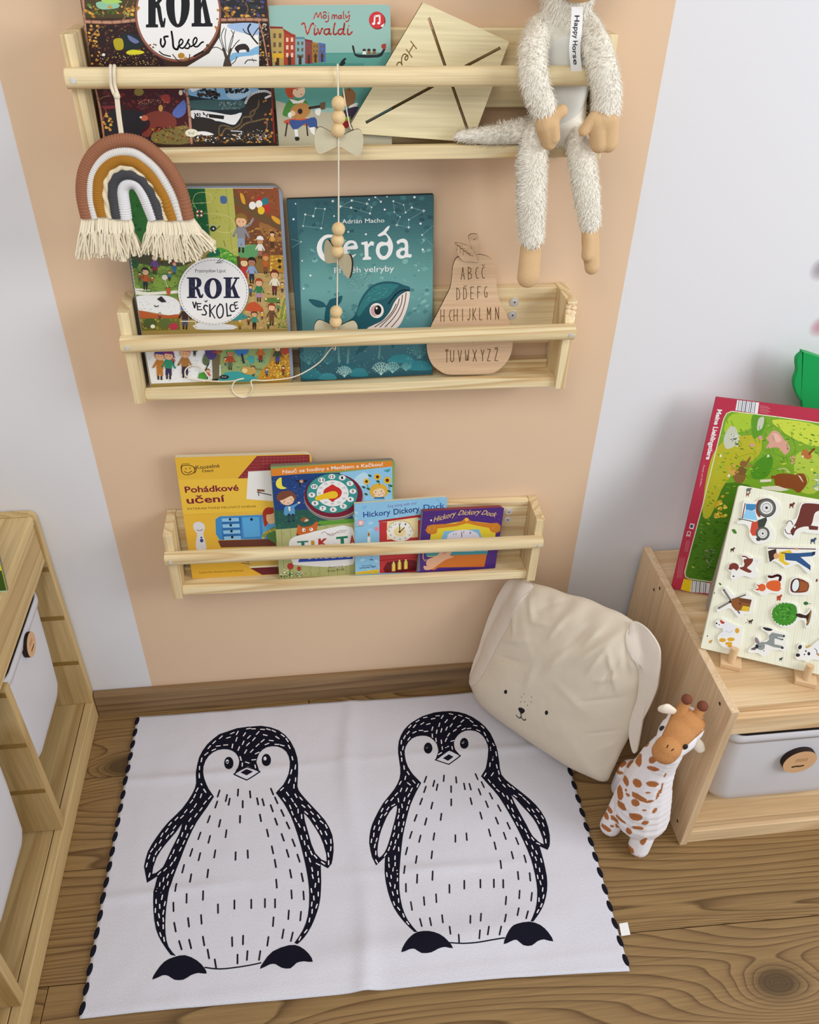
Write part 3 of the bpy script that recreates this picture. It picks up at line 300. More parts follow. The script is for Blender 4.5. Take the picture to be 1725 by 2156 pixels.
'whale':[('R','3f6b70',0,-160,2134,2765),('G','',[(-260,'234852'),(214,'2f5d68'),(478,'457680'),(821,'578a8e'),(1401,'6ba09e'),(1720,'639894'),(2107,'4a7c7e'),(2438,'37646a'),(2846,'2d525a'),(3200,'2a4c54')]),('S',['5a8e8e','6fa6a2','4c7f82','7db0aa'],[187,2199,2084,2190,2074,852,92,931],120,15,59,.7,34),('S',['2b5058','3f7076','345e66'],[33,2734,2127,2741,2115,2250,24,2265],90,15,59,.7,35),('P','2c5560',0,[11,2749,138,2751,56,3,-12,-2]),('M','3a6468',15,[159,2730,20,15]),('E','e4f0ec',8,124,2699,10.5,-.3,-.8,-10.1),('E','e4f0ec',8,660,2718,13.6,-.4,-.7,-13),('E','e4f0ec',8,934,2717,16.6,-.5,-.7,-15.9),('E','e4f0ec',8,1186,2723,12.2,-.4,-.4,-11.6),('E','e4f0ec',8,1279,2755,15.2,-.5,-.4,-14.5),('E','e4f0ec',8,1449,2754,10.7,-.3,-.2,-10.1),('E','e4f0ec',8,1540,2689,13.8,-.4,-.2,-13.1),('E','e4f0ec',8,1850,2735,16.9,-.5,-.1,-16),('E','e4f0ec',8,1152,2666,12.2,-.4,-.4,-11.6),('E','e4f0ec',8,1356,2688,15.3,-.5,-.4,-14.5),('E','e4f0ec',8,1689,2633,10.8,-.3,-.1,-10.3),('E','e4f0ec',8,767,2641,13.6,-.4,-.7,-13.1),('E','e4f0ec',8,920,2618,16.7,-.5,-.7,-16),('E','e4f0ec',8,1219,2615,12.2,-.4,-.4,-11.7),('E','e4f0ec',8,1411,2576,15.4,-.5,-.3,-14.7),('E','e4f0ec',8,1551,2536,10.8,-.4,-.2,-10.3),('E','e4f0ec',8,1717,2526,13.9,-.5,-.1,-13.3),('E','e4f0ec',8,1809,2592,17,-.6,-.1,-16.2),('E','e4f0ec',8,1986,2539,12.4,-.4,0,-11.8),('E','e4f0ec',8,251,2545,15.1,-.5,-1.1,-14.6),('E','e4f0ec',8,406,2626,10.5,-.3,-.7,-10.2),('E','e4f0ec',8,538,2613,13.6,-.4,-.8,-13.1),('E','e4f0ec',8,365,2520,16.6,-.6,-1.1,-16.1),('E','e4f0ec',8,668,2509,12.2,-.4,-.6,-11.8),('E','e4f0ec',8,1192,2529,15.3,-.5,-.5,-14.7),('E','e4f0ec',8,1635,2465,10.8,-.4,-.1,-10.4),('E','e4f0ec',8,1765,2420,14,-.5,-.1,-13.4),('E','e4f0ec',8,77,2485,16.6,-.6,-1.3,-16.1),('E','e4f0ec',8,208,2385,12.1,-.4,-.9,-11.8),('E','e4f0ec',8,469,2344,15.3,-.5,-.9,-14.9),('E','e4f0ec',8,1586,2350,10.9,-.4,-.2,-10.5),('E','e4f0ec',8,1761,2314,14.1,-.5,-.1,-13.6),('E','e4f0ec',8,1939,2359,17.2,-.6,-0,-16.5),('E','e4f0ec',8,862,2277,12.3,-.4,-.6,-12),('E','e4f0ec',8,1122,2234,15.5,-.6,-.5,-15.1),('E','e4f0ec',8,162,2160,10.7,-.4,-.8,-10.6),('E','e4f0ec',8,1962,2195,14.2,-.5,0,-13.7),('E','e4f0ec',8,1972,1979,17.5,-.7,0,-17.1),('E','e4f0ec',8,157,1882,12.4,-.5,-.9,-12.4),('E','e4f0ec',8,264,1659,15.7,-.7,-1.1,-15.7),('E','e4f0ec',8,1909,1667,11.3,-.5,-0,-11.2),('E','e4f0ec',8,148,1466,14.2,-.6,-1.1,-14.4),('M','ffffff',6,[638,2719,683,2718,661,2740,659,2697,744,2642,789,2640,768,2663,765,2619,1130,2667,1175,2666,1153,2688,1152,2645,1962,2540,2009,2539,1986,2562,1986,2517,1737,2315,1784,2313,1761,2337,1760,2291,1563,2351,1610,2349,1587,2373,1586,2328]),('L','8fb5b2',4,0,[251,2545,365,2520,406,2626,538,2613,469,2344,208,2385,251,2545]),('L','8fb5b2',4,0,[767,2641,934,2717,1152,2666,1219,2615,1192,2529,920,2618,767,2641]),('M','8fb5b2',4,[1279,2755,1356,2688]),('L','8fb5b2',4,0,[1540,2689,1689,2633,1717,2526,1809,2592,1986,2539,1765,2420,1761,2314,1586,2350,1635,2465,1551,2536,1540,2689]),('L','8fb5b2',4,0,[2130,2325,1962,2195,2149,2003]),('L','8fb5b2',4,0,[19,2205,162,2160,24,2084]),('T','eef6f2','Adrián Macho',779,2399,1401,2396,62,0,0),('P','f2f6f4',0,[651,2242,628,2245,595,2249,559,2251,528,2246,500,2235,474,2217,451,2197,431,2175,415,2151,402,2124,393,2097,387,2070,386,2042,388,2014,394,1987,402,1962,412,1939,425,1918,441,1899,459,1882,479,1868,503,1856,527,1846,550,1840,572,1839,595,1841,615,1845,629,1848,632,1907,617,1905,596,1901,574,1899,554,1902,537,1909,521,1920,507,1934,494,1951,483,1972,472,1998,465,2025,462,2052,464,2079,470,2108,480,2135,491,2157,504,2174,520,2187,537,2196,556,2203,579,2207,606,2207,631,2205,648,2204]),('P','f2f6f4',4,[971,1955,897,1893,820,1907,776,1978,789,2085,862,2151,955,2140,991,2078,981,2024,841,2019,854,1968,907,1935]),('P','4d7e7f',3,[843,2068,913,2077,945,2087,915,2114,868,2104]),('P','f2f6f4',0,[1048,2118,1142,2133,1148,2084,1196,2134,1238,2114,1233,2061,1194,2073,1151,2041,1150,1910,1188,1893,1187,1861,1061,1859,1062,1887,1094,1904,1093,2081,1049,2088]),('P','f2f6f4',4,[1409,2215,1331,2195,1297,2216,1379,2269,1427,2320,1477,2345,1458,2289,1425,2244,1486,2166,1523,2058,1498,1935,1417,1857,1322,1864,1265,1959,1280,2067,1344,2118,1422,2107,1452,2152]),('P','4d7e7f',3,[1390,2060,1330,2034,1324,1957,1370,1906,1421,1926,1451,1999,1437,2053]),('P','f2f6f4',4,[1580,2117,1674,2152,1740,2111,1752,2018,1754,1925,1799,1916,1792,1869,1719,1872,1639,1855,1573,1898,1577,1975,1649,2014,1696,2020,1692,2082,1642,2096,1598,2070]),('P','4d7e7f',3,[1694,1977,1640,1961,1632,1917,1671,1900,1697,1927]),('T','f2f6f4','Příběh velryby',624,1675,1532,1673,88,0,0),('S',['8fb8b2','9dc4bc','7da9a6'],[808,1665,1157,1650,1197,1408,859,1390],70,6,13,.6,31),('P','1f5560',3,[462,1163,357,1160,265,1213,212,1297,341,1280,434,1238,479,1187,533,1275,631,1303,728,1331,699,1226,623,1164,540,1126,516,978,575,874,706,885,873,978,943,1091,980,1205,1066,1349,1199,1472,1377,1521,1554,1505,1682,1452,1771,1415,1762,1350,1664,1306,1598,1226,1531,1097,1462,966,1360,802,1125,677,858,621,629,667,471,778,432,932,449,1081]),('P','2f7478',3,[1030,1236,1115,1363,1247,1462,1424,1487,1601,1455,1536,1393,1436,1283,1305,1240,1175,1213,1074,1118,972,990,942,1058]),('S',['3d8584','286a70','4a908c'],[1030,1236,1247,1454,1553,1473,1388,1302,1142,1214],70,7,18,.7,32),('L','12333c',23,4,[1762,1364,1665,1374,1567,1326,1484,1232,1434,1168]),('P','e7d9d0',4,[1765,1347,1744,1154,1677,956,1575,791,1374,716,1095,781,1196,844,1329,905,1447,1034,1532,1196,1632,1307]),('L','6a5a5c',15,4,[1713,1328,1687,1156,1611,959,1476,796]),('L','6a5a5c',15,4,[1656,1298,1629,1142,1528,963,1376,801]),('L','6a5a5c',15,4,[1606,1243,1564,1112,1462,966,1294,805]),('L','6a5a5c',15,4,[1556,1162,1497,1048,1379,920,1211,809]),('E','efe2da',20,1249,1071,110.9,-5.2,-3.4,-119.8),('E','c9a0a0',20,1219,1070,65.2,-3.1,-2.6,-86.5),('E','10181c',20,1268,1079,55.4,-2.6,-2.1,-76.5),('E','efe2da',20,1250,1110,14.7,-.7,-.6,-19.9),('P','256069',4,[1129,547,1050,455,888,358,951,478,1021,561]),('P','256069',3,[1538,552,1485,432,1471,538]),('P','c9b8b0',0,[657,571,987,537,787,521]),('M','5c8f92',36,[459,573,395,332,785,486,756,206,1287,530,1263,285,622,530,624,249]),('P','2d7480',3,[-2,16,30,113,109,164,242,157,314,97,332,-3]),('P','3a8490',3,[289,-19,314,52,376,81,483,75,542,39,558,-34]),('P','24606c',3,[599,108,626,187,696,223,817,216,883,172,902,91]),('P','2f7a84',3,[797,6,821,95,884,140,992,134,1051,82,1068,-9]),('P','327e88',3,[1413,206,1446,293,1538,336,1700,327,1791,274,1821,183]),('P','2b7680',3,[1735,62,1764,160,1849,211,1999,203,2084,142,2113,41]),('L','a9d3cf',7,0,[695,-6,642,59,585,123]),('M','a9d3cf',5,[651,46,614,47,651,46,646,85,629,72,592,73,629,72,624,111,607,98,570,99,607,98,602,137]),('L','a9d3cf',7,0,[695,-6,662,78,620,162]),('M','a9d3cf',5,[665,61,630,74,665,61,670,100,650,95,615,107,650,95,655,134,635,128,600,141,635,128,640,167]),('L','a9d3cf',7,0,[695,-6,684,89,661,185]),('M','a9d3cf',5,[681,71,651,94,681,71,697,106,674,109,644,132,674,109,690,144,667,147,637,170,667,147,684,182]),('L','a9d3cf',7,0,[695,-6,709,92,705,191]),('M','a9d3cf',5,[699,73,676,105,699,73,724,102,701,113,678,144,701,113,726,141,703,152,680,183,703,152,728,181]),('L','a9d3cf',7,0,[695,-6,726,87,748,180]),('M','a9d3cf',5,[716,69,703,106,716,69,748,88,727,106,714,143,727,106,759,125,737,143,725,180,737,143,769,162]),('L','a9d3cf',7,0,[695,-6,749,73,786,152]),('M','a9d3cf',5,[732,58,730,97,732,58,768,66,750,89,748,129,750,89,786,98,768,121,766,160,768,121,804,129]),('L','a9d3cf',7,0,[695,-6,746,53,817,110]),('M','a9d3cf',5,[744,41,753,79,744,41,781,37,768,64,777,102,768,64,805,61,792,87,802,125,792,87,829,84]),('L','b5dcd6',7,0,[1289,-4,1222,73,1155,150]),('M','b5dcd6',5,[1236,58,1191,59,1236,58,1228,104,1209,89,1165,90,1209,89,1201,135,1182,119,1138,120,1182,119,1175,165]),('L','b5dcd6',7,0,[1289,-4,1251,96,1195,195]),('M','b5dcd6',5,[1252,76,1209,91,1252,76,1257,123,1233,116,1191,131,1233,116,1238,162,1214,156,1172,170,1214,156,1220,201]),('L','b5dcd6',7,0,[1289,-4,1269,110,1243,222]),('M','b5dcd6',5,[1271,87,1235,115,1271,87,1289,129,1262,133,1225,160,1262,133,1280,174,1253,178,1216,205,1253,178,1271,219]),('L','b5dcd6',7,0,[1289,-4,1301,113,1296,230]),('M','b5dcd6',5,[1292,90,1264,128,1292,90,1321,125,1293,137,1266,174,1293,137,1322,171,1294,184,1267,221,1294,184,1324,218]),('L','b5dcd6',7,0,[1289,-4,1311,108,1347,217]),('M','b5dcd6',5,[1313,85,1297,129,1313,85,1350,108,1324,129,1308,173,1324,129,1362,152,1336,173,1320,217,1336,173,1373,196]),('L','b5dcd6',7,0,[1289,-4,1341,91,1394,184]),('M','b5dcd6',5,[1331,72,1328,119,1331,72,1374,82,1352,109,1349,156,1352,109,1395,119,1373,147,1370,193,1373,147,1416,157]),('L','b5dcd6',7,0,[1289,-4,1355,66,1431,134]),('M','b5dcd6',5,[1346,52,1356,97,1346,52,1391,48,1375,79,1385,125,1375,79,1419,76,1403,107,1413,152,1403,107,1447,103]),('L','8fc4c4',7,0,[1478,22,1421,87,1363,152]),('M','8fc4c4',5,[1432,74,1394,75,1432,74,1425,113,1409,100,1371,101,1409,100,1402,139,1386,126,1349,127,1386,126,1379,165]),('L','8fc4c4',7,0,[1478,22,1439,106,1397,190]),('M','8fc4c4',5,[1445,90,1409,102,1445,90,1450,129,1429,123,1393,136,1429,123,1434,162,1413,157,1377,169,1413,157,1417,196]),('L','8fc4c4',7,0,[1478,22,1448,119,1437,213]),('M','8fc4c4',5,[1462,99,1430,122,1462,99,1477,135,1453,137,1422,160,1453,137,1469,173,1445,175,1414,198,1445,175,1461,211]),('L','8fc4c4',7,0,[1478,22,1474,122,1481,220]),('M','8fc4c4',5,[1479,102,1456,133,1479,102,1504,130,1480,141,1457,173,1480,141,1505,170,1481,181,1457,212,1481,181,1505,209]),('L','8fc4c4',7,0,[1478,22,1497,116,1525,209]),('M','8fc4c4',5,[1497,97,1483,134,1497,97,1529,117,1506,134,1493,171,1506,134,1538,154,1516,172,1502,209,1516,172,1548,191]),('L','8fc4c4',7,0,[1478,22,1530,101,1565,181]),('M','8fc4c4',5,[1513,86,1510,125,1513,86,1549,94,1530,118,1527,157,1530,118,1567,126,1548,149,1545,189,1548,149,1584,158]),('L','8fc4c4',7,0,[1478,22,1543,80,1597,139]),('M','8fc4c4',5,[1526,69,1534,107,1526,69,1563,66,1550,92,1558,131,1550,92,1587,89,1573,116,1581,154,1573,116,1611,112]),('L','5f9ea2',7,0,[140,240,61,327,-3,412]),('M','5f9ea2',5,[82,309,33,310,82,309,76,361,54,343,4,345,54,343,48,395,25,378,-24,379,25,378,19,429]),('L','5f9ea2',7,0,[140,240,97,351,44,462]),('M','5f9ea2',5,[101,330,55,346,101,330,110,381,82,374,36,391,82,374,91,426,63,418,17,435,63,418,72,470]),('L','5f9ea2',7,0,[140,240,112,368,99,493]),('M','5f9ea2',5,[123,342,84,373,123,342,146,389,115,393,76,423,115,393,138,440,107,443,68,473,107,443,130,490]),('L','5f9ea2',7,0,[140,240,151,372,158,502]),('M','5f9ea2',5,[147,345,118,387,147,345,182,384,151,398,122,439,151,398,185,436,155,450,126,491,155,450,189,488]),('L','5f9ea2',7,0,[140,240,170,365,216,487]),('M','5f9ea2',5,[170,340,154,389,170,340,214,366,185,389,170,438,185,389,229,415,201,438,185,487,201,438,244,464]),('L','5f9ea2',7,0,[140,240,193,346,266,451]),('M','5f9ea2',5,[191,325,189,377,191,325,239,336,216,367,215,419,216,367,265,378,241,409,240,461,241,409,290,420]),('L','5f9ea2',7,0,[140,240,230,317,306,395]),('M','5f9ea2',5,[206,302,220,353,206,302,256,298,240,333,253,384,240,333,289,329,273,364,286,415,273,364,322,360]),('L','5f9ea2',7,0,[1924,249,1838,337,1765,423]),('M','5f9ea2',5,[1860,319,1809,320,1860,319,1850,372,1828,354,1777,355,1828,354,1818,406,1797,389,1746,390,1797,389,1787,441]),('L','5f9ea2',7,0,[1924,249,1861,363,1810,474]),('M','5f9ea2',5,[1878,340,1829,357,1878,340,1883,392,1855,385,1806,402,1855,385,1860,437,1832,430,1784,446,1832,430,1838,482]),('L','5f9ea2',7,0,[1924,249,1904,378,1864,506]),('M','5f9ea2',5,[1900,353,1857,384,1900,353,1920,400,1888,404,1845,435,1888,404,1908,451,1876,455,1834,486,1876,455,1896,502]),('L','5f9ea2',7,0,[1924,249,1931,382,1924,514]),('M','5f9ea2',5,[1924,356,1891,398,1924,356,1957,395,1924,409,1891,451,1924,409,1957,448,1924,462,1891,504,1924,462,1957,500]),('L','5f9ea2',7,0,[1924,249,1950,375,1984,500]),('M','5f9ea2',5,[1948,350,1928,400,1948,350,1991,376,1960,400,1940,450,1960,400,2003,426,1972,450,1952,499,1972,450,2015,476]),('L','5f9ea2',7,0,[1924,249,1991,356,2039,463]),('M','5f9ea2',5,[1970,335,1965,388,1970,335,2019,347,1993,378,1988,431,1993,378,2042,389,2016,420,2011,473,2016,420,2065,432]),('L','5f9ea2',7,0,[1924,249,2005,328,2083,406]),('M','5f9ea2',5,[1988,312,1998,364,1988,312,2039,308,2020,344,2030,395,2020,344,2071,340,2052,375,2061,427,2052,375,2102,371]),('L','4a8a90',7,0,[438,224,388,287,331,350]),('M','4a8a90',5,[396,274,359,275,396,274,391,313,374,300,338,301,374,300,369,338,353,325,316,326,353,325,348,363]),('L','4a8a90',7,0,[438,224,396,306,366,388]),('M','4a8a90',5,[409,290,375,302,409,290,415,328,395,322,360,335,395,322,401,361,380,355,346,367,380,355,386,393]),('L','4a8a90',7,0,[438,224,431,317,406,411]),('M','4a8a90',5,[426,299,396,321,426,299,442,334,419,336,390,359,419,336,435,371,413,373,383,396,413,373,429,408]),('L','4a8a90',7,0,[438,224,448,320,450,417]),('M','4a8a90',5,[443,301,421,332,443,301,468,330,445,340,424,371,445,340,471,368,448,378,426,409,448,378,473,407]),('L','4a8a90',7,0,[438,224,475,315,492,406]),('M','4a8a90',5,[460,297,448,333,460,297,492,316,471,333,459,370,471,333,503,353,482,370,470,406,482,370,513,389]),('L','4a8a90',7,0,[438,224,492,301,530,379]),('M','4a8a90',5,[475,286,474,325,475,286,511,294,494,317,492,356,494,317,529,325,512,348,510,387,512,348,548,356]),('L','4a8a90',7,0,[438,224,495,281,560,338]),('M','4a8a90',5,[487,269,497,307,487,269,524,266,511,292,521,330,511,292,548,289,536,315,545,353,536,315,572,312]),('L','6ab0b2',7,0,[1700,46,1655,93,1616,140]),('M','6ab0b2',5,[1667,84,1639,84,1667,84,1661,112,1650,103,1622,103,1650,103,1645,131,1633,121,1606,122,1633,121,1628,150]),('L','6ab0b2',7,0,[1700,46,1663,108,1640,168]),('M','6ab0b2',5,[1676,95,1650,104,1676,95,1679,123,1664,119,1638,129,1664,119,1667,148,1652,144,1626,153,1652,144,1655,172]),('L','6ab0b2',7,0,[1700,46,1678,116,1670,185]),('M','6ab0b2',5,[1688,102,1665,119,1688,102,1699,128,1682,130,1659,146,1682,130,1693,156,1676,157,1653,174,1676,157,1687,183]),('L','6ab0b2',7,0,[1700,46,1692,119,1702,190]),('M','6ab0b2',5,[1701,104,1684,127,1701,104,1719,125,1701,132,1684,155,1701,132,1719,153,1702,161,1684,184,1702,161,1719,182]),('L','6ab0b2',7,0,[1700,46,1713,114,1734,182]),('M','6ab0b2',5,[1714,100,1704,127,1714,100,1737,115,1721,128,1710,155,1721,128,1744,142,1727,155,1717,182,1727,155,1750,169]),('L','6ab0b2',7,0,[1700,46,1734,104,1763,161]),('M','6ab0b2',5,[1726,92,1723,121,1726,92,1752,98,1738,115,1736,144,1738,115,1765,122,1751,138,1748,167,1751,138,1777,145]),('L','6ab0b2',7,0,[1700,46,1734,89,1787,131]),('M','6ab0b2',5,[1735,80,1741,108,1735,80,1762,77,1752,97,1758,125,1752,97,1780,95,1770,114,1775,142,1770,114,1797,112]),('S',['8fc4c4','b5dcd6','5f9ea2'],[61,524,2059,455,2078,25,26,50],90,4,9,1,33)],
